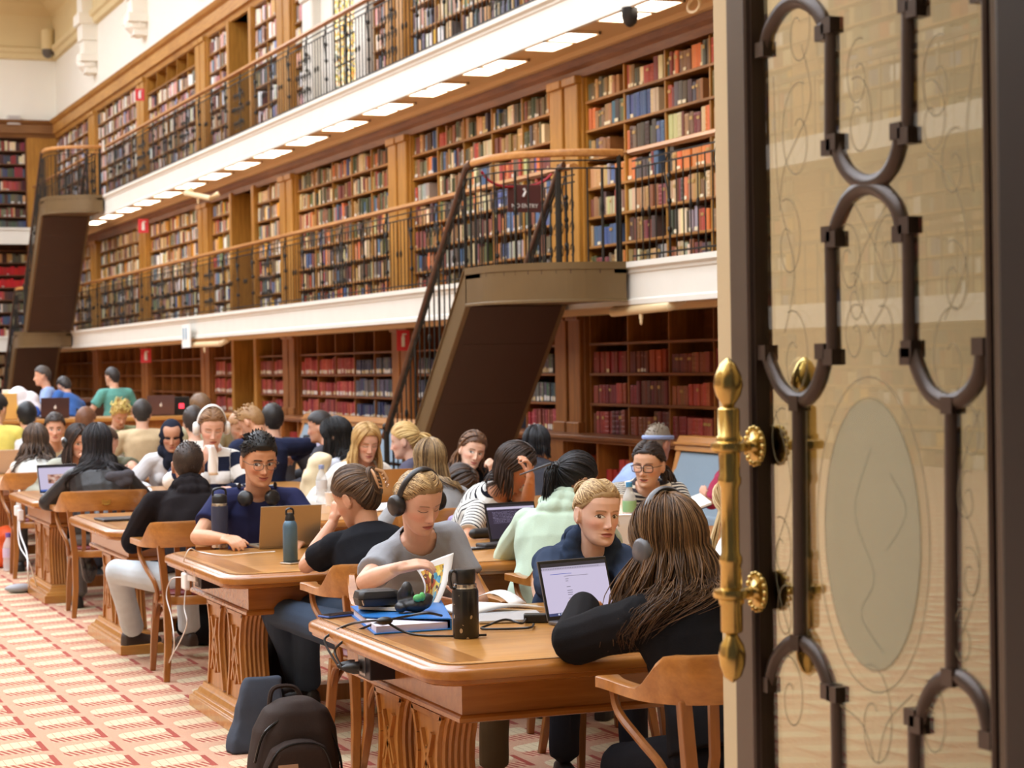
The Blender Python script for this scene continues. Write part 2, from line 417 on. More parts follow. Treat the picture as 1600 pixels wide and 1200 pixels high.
for lv,(za,zb) in enumerate([(.945,Z1B),(Z1,Z2B-.18),(Z2,ZT0)]):
    rows=(4,7,7)[lv]
    for si,(a,c) in enumerate(segs(lv)):
        lab='%s bookcase in the %s'%(LN[lv],bn[si])
        if lv==0:
            far=si>=5
            if si==0: pl=PALR
            elif si==1: pl=lambda i,j:(PALN if j>=3 else (PALRL if i==0 and j<1 else [(96,90,80),(84,80,74),(110,70,50),(60,80,70),(70,70,90)]))
            elif si==2: pl=lambda i,j:(PALN if j<2 else PALRL)
            else: pl=PALRL
            if si==2: pl=lambda i,j:(PALN if j<2 else PALRL)
            bookcase(a,c,za,zb,rows,lab,0,W_REDZ,W_RED,pl,1.0 if si not in (3,4) else .8,(0,1,2,3) if far else (3,),'keep' if si==0 else 'stuff',.9,1.0 if si in(2,3,4) else .9,.85,wr=(.05,.09) if si==0 else (.04,.07))
        elif lv==1:
            bookcase(a,c,za,zb,rows,lab,1,W_SHZ,W_SH,PAL1 if si<3 else PAL1F,1.0 if si not in (3,4) else .8,(),'keep' if si==0 else 'stuff',.3,.95,.4 if si<2 else .25,wr=(.045,.105) if si==0 else (.035,.085))
        else:
            if si==2:
                for (p,q,w) in ((26.43,27.15,'right'),(30.5,31.12,'left')): bookcase(p,q,za,zb,rows,'narrow top gallery bookcase %s of the tall window recess'%w,2,W_SHZ,W_SH,PAL2,.8,(),'stuff',.3)
                continue
            bookcase(a,c,za,zb,rows,lab,2,W_SHZ,W_SH,PAL2 if si>2 else PAL1F,1.0 if si not in(3,4) else .8,((6,) if si in (5,) else ()) ,'stuff',.35,.9,.3)
# doorways in the small bay, window recess of the top gallery
for lv,(za,zb) in enumerate([(0,Z1B),(Z1,Z2B-.18),(Z2,ZT0)]):
    for yc in (33.68,35.22):
        b=MB(); b.box(XS-.06,XB,yc-.08,yc+.08,za,zb); b.build('trim_%d'%k,W_SHZ,bevel=.01,kind='structure'); k+=1
    b=MB(); b.box(XB-.05,XB,33.76,35.14,za,zb); b.box(XB-.08,XB-.05,33.9,34.4,za+.2,zb-.3); b.box(XB-.08,XB-.05,34.5,35.0,za+.2,zb-.3)
    b.build('door_%d'%(lv+2),W_SHD if lv<2 else plain('door_dark_grey',(70,66,56),.4),bevel=.01,kind='structure')  # top gallery door has one even dark grey of its own
b=MB()
for y in (27.5,30.15): 
    b.box(XS-.08,XB,y-.26,y+.26,Z2,ZT0); b.box(XS-.12,XB,y-.3,y+.3,ZT0-.5,ZT0-.3)
b.box(XS+.06,XS+.12,PX(524,90,x=XS+.1)[1]+.02,29.95,Z2,ZT0); b.box(XS+.12,XB,27.7,29.95,Z2,ZT0)
b.build('trim_%d'%k,STONE,bevel=.03,kind='structure'); k+=1
gm=MatB('stained_glass'); v=gm.coord(scale=(3,6,6)); vr=gm.new('TexVoronoi'); gm.L.new(v,vr.inputs['Vector']); 
col=gm.ramp(E(gm.nt,gm.xyz(vr.outputs['Color'])[0].k),[(0,lin((60,90,60))),(.35,lin((230,200,90))),(.55,lin((230,140,50))),(.75,lin((240,240,220))),(1,lin((40,80,120)))])
gm.set(Base_Color=col,Emission_Color=col,Emission_Strength=1.1,Roughness=.2)
t=thing('stained_glass_window','stained glass window with orange and yellow panes behind the top gallery railing','window',(XB-.03,28.3,Z2))
XW=XS+.1; w0=PX(566,90,x=XW)[1]; w1=PX(524,90,x=XW)[1]
b=MB(); b.box(XW,XW+.012,w0,w1,Z2+.02,ZT0-.1); b.build('pane',gm.m,t)
b=MB()
for q in range(6): y=w0+(w1-w0)*q/5; b.box(XW-.015,XW+.014,y-.012,y+.012,Z2,ZT0-.05)
for q in range(7): b.box(XW-.015,XW+.014,w0,w1,Z2+q*.38-.01,Z2+q*.38+.01)
b.build('lead_frame',IRON,t)
# ground floor: desk-high ledge with deep base cabinets below
b=MB(); b.box(8.4,XS+.05,3,YB,.9,.945); b.box(8.43,XS,3,YB,.87,.9); b.build('trim_%d'%k,W_BEAMD,bevel=.01,kind='structure'); k+=1
for si,(a,c) in enumerate(segs(0)):
    t=thing('base_cabinet','low base cabinet under the ground ledge in the %s'%bn[si],'cabinet',(8.45,(a+c)/2,0))
    b=MB(); b.box(8.9,8.93,a,c,0,.87); b.build('back_panel',W_SHD,t)
    n=6
    for j in range(n+1):
        y=a+(c-a)*j/n; b=MB(); b.box(8.48,8.9,y-.02,y+.02,.0,.87); b.build('divider',W_REDZ,t)
    b=MB(); b.box(8.46,8.9,a,c,.0,.14); b.build('plinth',W_RED,t)
    if si<3:
        for j in range(n):
            for q in fill(a+(c-a)*(j+1)/n-.03,a+(c-a)*j/n+.03,.62,[(150,44,40),(136,36,34),(160,60,50)],random.Random(j+si*9),.05,.09,.85,.8): stuff_book(q[0],q[1],q[2],q[3],8.55,.14,.3)
b=MB()
for yc in PC: b.box(8.44,8.95,yc-.43,yc+.43,0,.87)
b.build('trim_%d'%k,W_REDZ,kind='structure'); k+=1
# back wall bookcases (seen at the far left)
for lv,(za,zb) in enumerate([(.1,Z1B),(Z1,Z2B-.1),(Z2,ZT0)]):
    for si,(a,c) in enumerate([(5.6,8.0),(2.9,5.3)]):
        t=thing('bookcase','back wall %s bookcase %s'%(LN[lv],'nearest the room corner' if si==0 else 'second from the room corner'),'bookcase',((a+c)/2,YB,za))
        b=MB(); b.box(a,c,YB+.3,YB+.34,za,zb); b.build('back_panel',W_SHD,t)
        rng=random.Random(lv*5+si)
        for i in range(8):
            z=za+(zb-za)*i/7; b=MB(); b.box(a,c,YB-.02,YB+.3,z-.03,z); b.build('shelf',W_SHD,t)
            if i<7:
                for q in fill(c-.03,a+.03,(zb-za)/7-.07,[(70,40,36),(150,60,56),(96,90,70),(200,180,150),(60,70,90),(180,140,90),(120,50,50),(66,72,64)] if not(lv==1 and i in(4,5)) else [(190,30,30),(170,26,30)],rng,.04,.09,.97,.3): stuff_book(q[0],q[1],q[2],q[3],YB+.03,z,.22,.2,'y')
        for x in (a,c): 
            b=MB(); b.box(x-.03,x+.03,YB-.03,YB+.3,za,zb); b.build('divider',W_SHD,t)
    b=MB(); b.box(8.0,8.75,YB-.06,YB+.3,za-.1,zb+.2); b.box(5.3,5.6,YB-.08,YB+.3,za-.1,zb+.2); b.build('trim_%d'%k,W_SHZ if lv else W_REDZ,kind='structure'); k+=1
# ---------------------------------------------------------------- the opposite side of the room (seen in the door glass)
b=MB(); b.box(-14.3,-14,-1,YB+.4,0,13); b.build('wall_left',CREAM,kind='structure')
b=MB()
for zb,zt in ((Z1B,Z1),(Z2B,Z2)): b.box(-13.05,-12.95,1,YB,zb,zt); b.box(-13.0,-14,1,YB,zt-.1,zt)
b.build('trim_%d'%k,STONE,kind='structure'); k+=1
b=MB()
for zb,zt in ((0,Z1B),(Z1,Z2B),(Z2,7.9)):
    b.box(-14,-13.98,1,YB,zb,zt); 
    for yc in np.arange(3,52,5.6): b.box(-14,-13.75,yc-.45,yc+.45,zb,zt)
    for q in range(7): z=zb+(zt-zb)*q/7; b.box(-14,-13.7,1,YB,z-.03,z)
b.build('trim_%d'%k,W_BEAM,kind='structure'); k+=1
rng=random.Random(3)
for zb,zt in ((0,Z1B),(Z1,Z2B),(Z2,7.9)):
    for q in range(7):
        z=zb+(zt-zb)*q/7
        for yc in np.arange(3,46,5.6):
            y=yc+.5
            while y<yc+5.0:
                w=rng.uniform(.1,.3); c=lin(rng.choice(PAL1F+PAL1)); STUFF.box(-13.95,-13.75,y,y+w,z,z+(zt-zb)/7*rng.uniform(.6,.85),c); y+=w+.01
b=MB()
for z in (Z1,Z2):
    b.bar((-13.0,1,z+1.0),(-13.0,YB,z+1.0),.07)
    for y in np.arange(1,50,.4): b.bar((-13.0,y,z),(-13.0,y,z+1),.02)
b.build('trim_%d'%k,RAILD,kind='structure'); k+=1
# ================================================================== individual books (nearest bays)
def spine_mesh(kind):
    b=MB(); W=.96
    # unit book: x depth 0..1, y 0..1 thickness, z 0..1 height, gently rounded spine
    an=[-.5,-.36,-.18,0,.18,.36,.5]; ring=[(.04*(2*abs(q))**2,q+.5) for q in an]+[(1,1),(1,0)]
    zs=[0,1] if kind==0 else [0,.12,.15,.32,.35,.55,.58,.78,.81,.9,1]
    R=[]
    for i,z in enumerate(zs):
        o=-.018 if (kind==1 and i%2==1 and 0<i<len(zs)-1) else 0
        R.append(np.array([(x+(o if x<.3 else 0),y,z) for x,y in ring]))
    b.loft(R)
    if kind==2: b.box(-.02,0.0,.1,.9,.05,.2,mi=1)
    if kind==3: b.box(-.015,0.0,.12,.88,.66,.8,mi=1)
    return b
bkm=MatB('book_cloth'); oi=bkm.new('ObjectInfo'); fz=bkm.noise(bkm.coord(),30,2)
bkm.set(Base_Color=bkm.mix(.3,oi.outputs['Color'],bkm.mix(fz,(.3,.3,.3),(1,1,1)),'MULTIPLY'),Roughness=.55)
PAPER=plain('label_paper',(226,212,178),.7)
GOLD=plain('gilt_label',(186,150,84),.4,.3)
BM=[]
for kd in range(4):
    me=spine_mesh(kd).mesh('book'); bm=bmesh.new(); bm.from_mesh(me); bmesh.ops.recalc_face_normals(bm,faces=bm.faces); bm.to_mesh(me); bm.free()
    me.materials.append(bkm.m); me.materials.append(PAPER if kd==2 else GOLD); BM.append(me)
def cname(c):
    r,g,b=c; mx,mn=max(c),min(c); l=(mx+mn)/2
    if mx-mn<22: return 'black' if l<58 else ('dark grey' if l<95 else ('grey' if l<165 else 'pale grey'))
    if b>r and b>=g: return 'blue' if l>80 else 'navy'
    if g>=r and g>b: return 'dark green' if l<75 else 'olive green'
    if r>150 and g>150: return 'cream' if l>150 else 'tan'
    if r-g>70: return 'red' if g<80 and r>135 else ('dark red' if g<70 else 'orange')
    if abs(r-g)<18: return 'olive'
    return 'dark brown' if l<72 else ('brown' if l<100 else 'tan')
cn=['right','middle','left']
rng=random.Random(11); total=0
cands=[]
for (lv,i,j,row,z,xf) in BOOKROWS:
    y=row[0][0] if row else 0
    vis=16.7<y<20.3 and j>=2
    if vis: cands.append((lv,i,j,row,z,xf))
    else:
        for (y,w,h,c) in row: stuff_book(y,w,h,c,xf,z,.24,.2)
shelfn=['bottom','second','third','fourth','fifth','sixth','seventh']
# compartments j=2..4 are visible between pilaster (left, j=4) and the door (right, j=2)
cands.sort(key=lambda q:(q[0]!=1,))
for (lv,i,j,row,z,xf) in cands:
    col={2:'right',3:'middle',4:'left'}[j]; n=0
    for (y,w,h,c) in row:
        if total>=300: stuff_book(y,w,h,c,xf,z,.24,.2); continue
        n+=1; kd=rng.choice([0,0,1,2,3]) if lv==1 else rng.choice([0,1,1,3])
        o=bpy.data.objects.new('book',BM[kd]); link(o); o.location=(xf+rng.uniform(0,.02),y-w,z+.001); o.scale=(.22,w,h); o.color=(*[min(1,q*1.4) for q in lin(c)],1)
        sh='%s shelf up'%shelfn[i] if i else 'bottom shelf'
        tag(o,'%s book, %s from left, %s, %s column, %s bookcase beside bronze door'%(cname(c),ORD[n-1],sh,col,'gallery' if lv==1 else 'ground'),'book','books in the bookcases nearest the door'); total+=1
o=STUFF.build('books',attrmat('books_cloth','Col',.6),recalc=False); tag(o,'all further rows of books on the gallery bookcases','books',kind='stuff')
# ================================================================== gallery railings
def railing(name,label,z,spans,knots=True,maxind=100,group=None):
    t=thing(name,label,'railing',(XG+.12,spans[0][0],z))
    x=XG+.12
    b=MB()
    for (y0,y1) in spans:
        P=[(x-.05,z+1.0),(x-.045,z+1.03),(x,z+1.045),(x+.045,z+1.03),(x+.05,z+1.0),(x+.02,z+.985),(x-.02,z+.985)]
        b.prism(P,lambda a,c,d:(a,d,c),y0,y1)
    b.build('handrail',RAILW,t,smooth=40)
    b=MB()
    for (y0,y1) in spans:
        for h in (.93,.86): b.box(x-.007,x+.007,y0,y1,z+h-.007,z+h+.007)
        b.box(x-.012,x+.012,y0,y1,z+.05,z+.065)
    b.build('cross_rail',IRON,t)
    ys=[]
    for (y0,y1) in spans:
        n=max(1,int((y1-y0)/.135)); ys+= [y0+(y1-y0)*(q+.5)/n for q in range(n)]
    ys.sort(); rest=MB()
    def bal(b,y,q):
        big=q%7==3
        if big: b.tube([(x,y,z),(x,y,z+.99)],.011,6); 
        else: b.tube([(x,y,z),(x,y,z+.87)],.0065,5,cap=False)
        if q%7 in(3,): 
            for h in (.25,.5,.72): b.ell((x,y,z+h),(.026,.026,.035),nu=6,nv=4)
            b.tube(spl([(x,y+.02,z+.93),(x,y+.10,z+.8),(x,y+.04,z+.62),(x,y+.02,z+.5)],4),.008,5)
        elif q%7 in (0,6): b.ell((x,y,z+.45),(.018,.018,.05),nu=6,nv=4)
        if q%28>=23:      # ornamented scroll panel
            for h in (.2,.42,.64): b.tube([(x,y+.045*math.cos(a),z+h+.06*math.sin(a)) for a in np.linspace(0,5.4,9)],.006,4)
    for q,y in enumerate(ys):
        if q<maxind: b=MB(); bal(b,y,q); b.build('baluster',IRON,t)
        else: bal(rest,y,q)
    if len(ys)>maxind: rest.build('balusters',IRON,t,kind='stuff')
    return t
railing('gallery_railing','iron railing with pale wood handrail along the middle gallery',Z1,[(14,17.2),(18.55,46.9)])
railing('gallery_railing','iron railing with wood handrail along the top gallery',Z2,[(17,43.0),(44.3,52.9)])
# ================================================================== bronze stairs
def stair(y0,z0,zf,label,sign=False):
    """landing at height z0 from y0, flight running to +Y down to zf"""
    XO=6.85; yl=y0+1.35; t=thing('staircase',label,'staircase',(XO,y0,zf))
    R=.95
    arc=[(XO+R-R*math.cos(a),y0+R-R*math.sin(a)) for a in np.linspace(0,PI/2,12)]
    out=[(XO,yl)]+arc+[(XG+.02,y0)]; poly=out+[(XG+.02,yl)]
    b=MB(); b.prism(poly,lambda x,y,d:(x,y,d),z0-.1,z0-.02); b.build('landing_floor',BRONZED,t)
    def off(d): 
        return [(XO+d,yl)]+[(XO+R-(R-d)*math.cos(a),y0+R-(R-d)*math.sin(a)) for a in np.linspace(0,PI/2,28)]+[(XG+.02,y0+d)]
    b=MB(); rings=[]
    for d,z in ((.0,z0-.05),(.0,z0+.005),(-.008,z0+.005),(-.008,z0-.06),(0,z0-.062),(0,z0-.33),(-.015,z0-.34),(-.015,z0-.36),(.02,z0-.36),(.02,z0-.05)):
        rings.append(np.array([(x,y,z) for x,y in off(d)]))
    b.loft(rings,cap=False,closed=False); b.loft([np.array([(x,y,z0-.345) for x,y in off(0)]),np.array([(XG+.02,y,z0-.345) for x,y in off(0)])],False,False)
    b.build('landing_fascia',BRONZE,t)
    run=(z0-zf)*1.0; ye=yl+run
    def zz(y): return z0-(y-yl)*(z0-zf)/run
    for x in (XO,XG-.06):
        b=MB(); b.prism([(yl-.03,z0+.005),(yl,z0+.005),(ye,zf+.02),(ye-.02,zf),(ye-.32,zf),(yl,z0-.355),(yl-.03,z0-.36)],lambda a,c,d:(d,a,c),x,x+.06)
        b.prism([(yl,z0-.01),(ye,zf-.0),(ye,zf+.025),(yl,z0+.02)],lambda a,c,d:(d,a,c),x-.015,x+.075)
        b.build('string',BRONZE,t,bevel=.006)
    b=MB(); b.prism([(yl,z0-.33),(ye-.34,zf+.0),(ye-.36,zf+.0),(yl,z0-.36)],lambda a,c,d:(d,a,c),XO+.05,XG-.05)
    for q in range(4):
        y=yl+run*(q+.6)/4.4; b.prism([(y,zz(y)-.365),(y+.05,zz(y+.05)-.365),(y+.05,zz(y+.05)-.35),(y,zz(y)-.35)],lambda a,c,d:(d,a,c),XO+.1,XG-.1)
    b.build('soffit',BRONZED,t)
    n=14
    for q in range(n):
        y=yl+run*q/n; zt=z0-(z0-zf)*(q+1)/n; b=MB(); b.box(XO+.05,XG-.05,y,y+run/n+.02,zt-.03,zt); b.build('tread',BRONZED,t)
    # railings
    tops=[(x,y,z0+1.0) for x,y in off(.04)][::-1]
    b=MB(); b.tube(tops,.036,8,flat=.7); b.build('landing_handrail',RAILW,t,smooth=40)
    def slope_rail(x):
        b=MB(); b.tube([(x,yl-.12,z0+1.0),(x,yl,z0+.98),(x,ye,zf+1.0),(x,ye+.1,zf+.92)],.038,8,flat=.7); b.build('handrail',RAILD,t,smooth=40)
        b=MB(); b.tube([(x,yl,z0+.86),(x,ye,zf+.88)],.012,6); b.tube([(x,yl,z0+.92),(x,ye,zf+.94)],.009,6); b.build('cross_rail',IRON,t)
        m=int(run/.15)
        for q in range(m):
            y=yl+run*(q+.5)/m; b=MB(); b.tube([(x,y,zz(y)),(x,y,zz(y)+.96)],.009 if q%5 else .014,5)
            if q%5==2: b.ell((x,y,zz(y)+.5),(.022,.022,.05),nu=6,nv=4)
            b.build('baluster',IRON,t)
        b=MB(); b.tube([(x,ye,zf),(x,ye,zf+1.0)],.03,8); b.ell((x,ye,zf+1.03),(.045,.045,.05),nu=8,nv=6); b.build('newel_post',IRON,t)
    slope_rail(XO+.03); slope_rail(XG-.06)
    b=MB()
    for h in (.86,.93): b.tube([(x,y,z0+h) for x,y in off(.04)],.008,5)
    b.build('cross_rail',IRON,t)
    P=off(.04); d=0; acc=[]; 
    for q in range(len(P)-1):
        p0,p1=np.array(P[q]),np.array(P[q+1]); L=np.linalg.norm(p1-p0); s=acc[-1][1] if acc else 0
        acc.append(((p0,p1,L),s+L))
    tot=acc[-1][1]; m=int(tot/.13)
    for q in range(m):
        s=tot*(q+.5)/m; s0=0
        for (seg,e) in acc:
            if s<=e: p=seg[0]+(seg[1]-seg[0])*((s-s0)/seg[2]); break
            s0=e
        b=MB(); b.tube([(p[0],p[1],z0),(p[0],p[1],z0+.86)],.009 if q%6 else .014,5)
        if q%6==0: b.ell((p[0],p[1],z0+.5),(.022,.022,.05),nu=6,nv=4)
        b.build('baluster',IRON,t)
    for (x,y) in ((XG-.02,y0+.04),(XG-.06,yl)):
        b=MB(); b.tube([(x,y,z0),(x,y,z0+1.02)],.022,8); b.build('newel_post',IRON,t)
    return t
stair(17.15,Z1,0,'bronze staircase with dark soffit rising to the landing in front of the middle gallery')
stair(43.0,Z2,Z1,'far bronze staircase hanging between top and middle galleries by the room corner')
stair(47.2,Z1,0,'bronze staircase below the far one at the room corner, mostly in shadow')
# sign and rope across the head of the near stair
t=thing('no_entry_sign','maroon NO ENTRY sign hanging on the rope at the top of the near staircase','sign',(7.25,18.6,3.2))
MAR=plain('sign_maroon',(84,44,42),.5); WSIGN=plain('sign_white',(235,232,226),.6)
a0=PX(793,288,y=18.55); a1=PX(846,332,y=18.55)
x0,x1,zt_,zb_=a0[0],a1[0],a0[2],a1[2]
b=MB(); b.box(x0,x1,18.55,18.57,zb_,zt_); b.build('panel',MAR,t,bevel=.004)
def text(body,size,loc,rot,mat,parent,name='lettering',ext=.002,align='CENTER'):
    cu=bpy.data.curves.new('txt','FONT'); cu.body=body; cu.size=size; cu.extrude=ext; cu.align_x=align; cu.align_y='CENTER'
    o=bpy.data.objects.new('txt',cu); link(o); bpy.context.view_layer.update()
    me=bpy.data.meshes.new_from_object(o.evaluated_get(bpy.context.evaluated_depsgraph_get())); bpy.data.objects.remove(o)
    M=Matrix.LocRotScale(Vector(loc),rot,None); 
    if parent is not None: M=mat_of(parent).inverted()@M
    me.transform(M); me.materials.clear(); me.materials.append(mat); o=bpy.data.objects.new(name,me); link(o)
    if parent is not None: o.parent=parent
    return o
import mathutils
RF=mathutils.Euler((PI/2,0,0)).to_quaternion()           # reads from -Y
text('NO ENTRY',.056,((x0+x1)/2,18.545,zb_+.06),RF,WSIGN,t)
b=MB(); b.tube([((x0+x1)/2-.015,18.545,zb_+.15),((x0+x1)/2+.01,18.545,zb_+.2),((x0+x1)/2-.01,18.545,zb_+.23)],.012,6); b.build('figure_symbol',WSIGN,t)
o=MB().tube(spl([PX(752,268,y=18.5),PX(765,283,y=18.5),PX(785,291,y=18.5),PX(800,292,y=18.55),PX(830,290,y=18.6),PX(848,284,y=18.6),PX(862,272,y=18.6)],5),.013,6).build('barrier_rope',plain('rope_red',(170,30,44),.6)); tag(o,'red rope slung across the top of the near staircase','rope')
# ================================================================== gallery lights, tube lamps, signs, dome camera
LAMP=emit('light_diffuser',(255,242,222),LAMP_E)
FRM=plain('light_frame',(232,208,170),.5)
y=16.95; q=0
cam_ord=0
while y<46:
    for s in (0,1):
        yy=y+s*.62
        t=thing('ceiling_light','%s square light panel from the door under the top gallery'%(ORD[q] if q<18 else 'farther %s'%ORD[q-18]) if q<36 else '%s last light panel under top gallery'%ORD[q-36],'light',(8.18,yy,Z2B+.02),group='light panels under the top gallery')
        b=MB(); b.box(7.98,8.30,yy-.27,yy+.27,Z2B-.004,Z2B+.012); b.build('diffuser',LAMP,t)
        b=MB()
        for (p,r,u,w) in ((7.962,7.98,-.29,.29),(8.30,8.32,-.29,.29)): b.box(p,r,yy+u,yy+w,Z2B-.01,Z2B+.02)
        for u in (-.29,.27): b.box(7.962,8.32,yy+u,yy+u+.02,Z2B-.01,Z2B+.02)
        b.build('frame',FRM,t); q+=1
    y+=1.86
for i,y in enumerate([16.2,18.6,21,24,27,30,33,36,39,42]):
    t=thing('ceiling_light','%s round lamp from the door along the soffit below the middle gallery'%ORD[i],'light',(8.3,y,Z1B),group='lamps under the middle gallery')
    b=MB(); b.lathe([(.16,0),(.15,-.035),(.1,-.05),(.01,-.055)],16,(8.3,y,Z1B+.085)); b.build('diffuser',LAMP,t,smooth=60)
    b=MB(); b.lathe([(.18,.02),(.18,.0),(.16,-.01)],16,(8.3,y,Z1B+.085)); b.build('rim',FRM,t)
CRP=plain('cream_pipe',(232,206,160),.4)
def pipe_lamp(P,label):
    t=thing('picture_light',label,'lamp',P[len(P)//2])
    b=MB(); b.tube(P,.045,10); 
    b.build('tube',CRP,t,smooth=50)
    m=np.array(P[1])*.5+np.array(P[2])*.5; b=MB(); b.tube([m,m+np.array([0,0,-.09])],.02,8); b.ell(m+np.array([0,0,-.11]),(.016,.016,.035),nu=8,nv=6); b.build('finial',CRP,t,smooth=50)
def arm(u0,v0,u1,v1,x,lab,up=.12):
    p0=PX(u0,v0,x=x); p1=PX(u1,v1,x=x); pipe_lamp([p1+np.array([.12,-.0,up]),p1,p0,p0+np.array([.12,0,up])],lab)
arm(958,488,1048,478,7.98,'cream tube lamp under the middle gallery right of the staircase landing',.06)
arm(290,302,330,310,7.8,'bent cream tube lamp on the soffit edge under the far top gallery',.08)
arm(296,539,345,537,7.95,'cream tube lamp under the middle gallery below the white figure sign',.06)
t=thing('dome_camera','black dome camera under the top gallery near the door','camera',PX(984,20,z=Z2B-.05))
p=PX(984,12,z=Z2B); b=MB(); b.lathe([(.075,0),(.075,-.08),(.06,-.14),(.03,-.17),(.001,-.18)],16,p+np.array([0,0,0])); b.build('dome',plain('black_plastic',(28,26,26),.3),t,smooth=60)
b=MB(); b.tube([p+np.array([.2,-.9,0])]+[p+np.array([.2,-.9+.12*math.sin(a),-.06-.06*(1-math.cos(a))]) for a in np.linspace(.2,5.6,12)],.014,6); o=b.build('cable_loop',CRP); tag(o,'cream cable loop hanging from the soffit beside the dome camera','cable')
RED=plain('sign_red',(206,36,44),.5)
def redsign(u,v,w,h,label,x=8.35):
    c=PX(u,v,x=x); sc=np.linalg.norm(c-CAM)/F*1.07; W=w*sc; H=h*sc
    t=thing('fire_hose_sign',label,'sign',c); r=RC@np.array([1,0,0]); r=nrm([r[0],r[1],0]); n=np.cross(r,[0,0,1]); M=np.stack([r,n,[0,0,1]],1)
    b=MB(); b.obox(c,(W,.02,H),M); b.build('panel',RED,t)
    f=c-n*0.014 if np.dot(n,CAM-c)<0 else c+n*.014
    b=MB(); b.obox(f+np.array([0,0,-.05*H]),(W*.26,.006,H*.5),M); b.obox(f+np.array([0,0,.26*H]),(W*.14,.006,H*.12),M); b.obox(f+r*W*.1+np.array([0,0,.3*H]),(W*.3,.006,H*.07),M); b.build('hydrant_symbol',WSIGN,t)
redsign(218.5,148,13,17,'red hydrant sign on the top gallery pilaster')
redsign(224,353,15,20,'red hydrant sign on the middle gallery pilaster far left')
redsign(228,556,15,20,'red hydrant sign hanging under the middle gallery far left')
redsign(630,532,19,30,'red hydrant sign behind the near staircase handrail',8.5)
c=PX(292,525,x=7.86); t=thing('figure_sign','small white sign with blue figures on the middle gallery fascia','sign',c)
b=MB(); b.box(7.84,7.86,c[1]-.3,c[1]+.3,c[2]-.2,c[2]+.2); b.build('panel',WSIGN,t)
b=MB()
for s in (-.1,.1): b.box(7.832,7.84,c[1]+.06+s-.03,c[1]+.06+s+.03,c[2]-.06,c[2]+.14)
b.build('figure_symbol',plain('sign_blue',(70,140,170),.5),t)
t=thing('loudspeaker','grey wall loudspeaker box on the back wall above the beam','speaker',PX(88,182,y=YB-.2)); c=PX(22,187,y=YB-.2)
b=MB(); b.box(c[0]-.17,c[0]+.17,YB-.2,YB-.02,c[2]-.12,c[2]+.12); b.build('cabinet',plain('speaker_grey',(214,208,200),.6),t,bevel=.01)
b=MB(); b.box(c[0]-.13,c[0]+.13,YB-.215,YB-.2,c[2]-.09,c[2]+.09); b.build('grille',plain('speaker_grille',(190,184,180),.7),t)
c=PX(87,78,y=YB-.5); c[0]-=.2; t=thing('dome_camera','pale wall camera with dark dome in the far corner under the cornice','camera',c)
b=MB(); b.lathe([(.16,.5),(.16,.0)],14,c); b.box(c[0]-.05,c[0]+.05,c[1],YB-.1,c[2]+.3,c[2]+.4); b.build('housing',CREAM,t,smooth=50)
b=MB(); b.lathe([(.15,0),(.14,-.12),(.08,-.2),(.001,-.23)],14,c); b.build('dome',plain('dome_smoke',(96,88,82),.3),t,smooth=60)
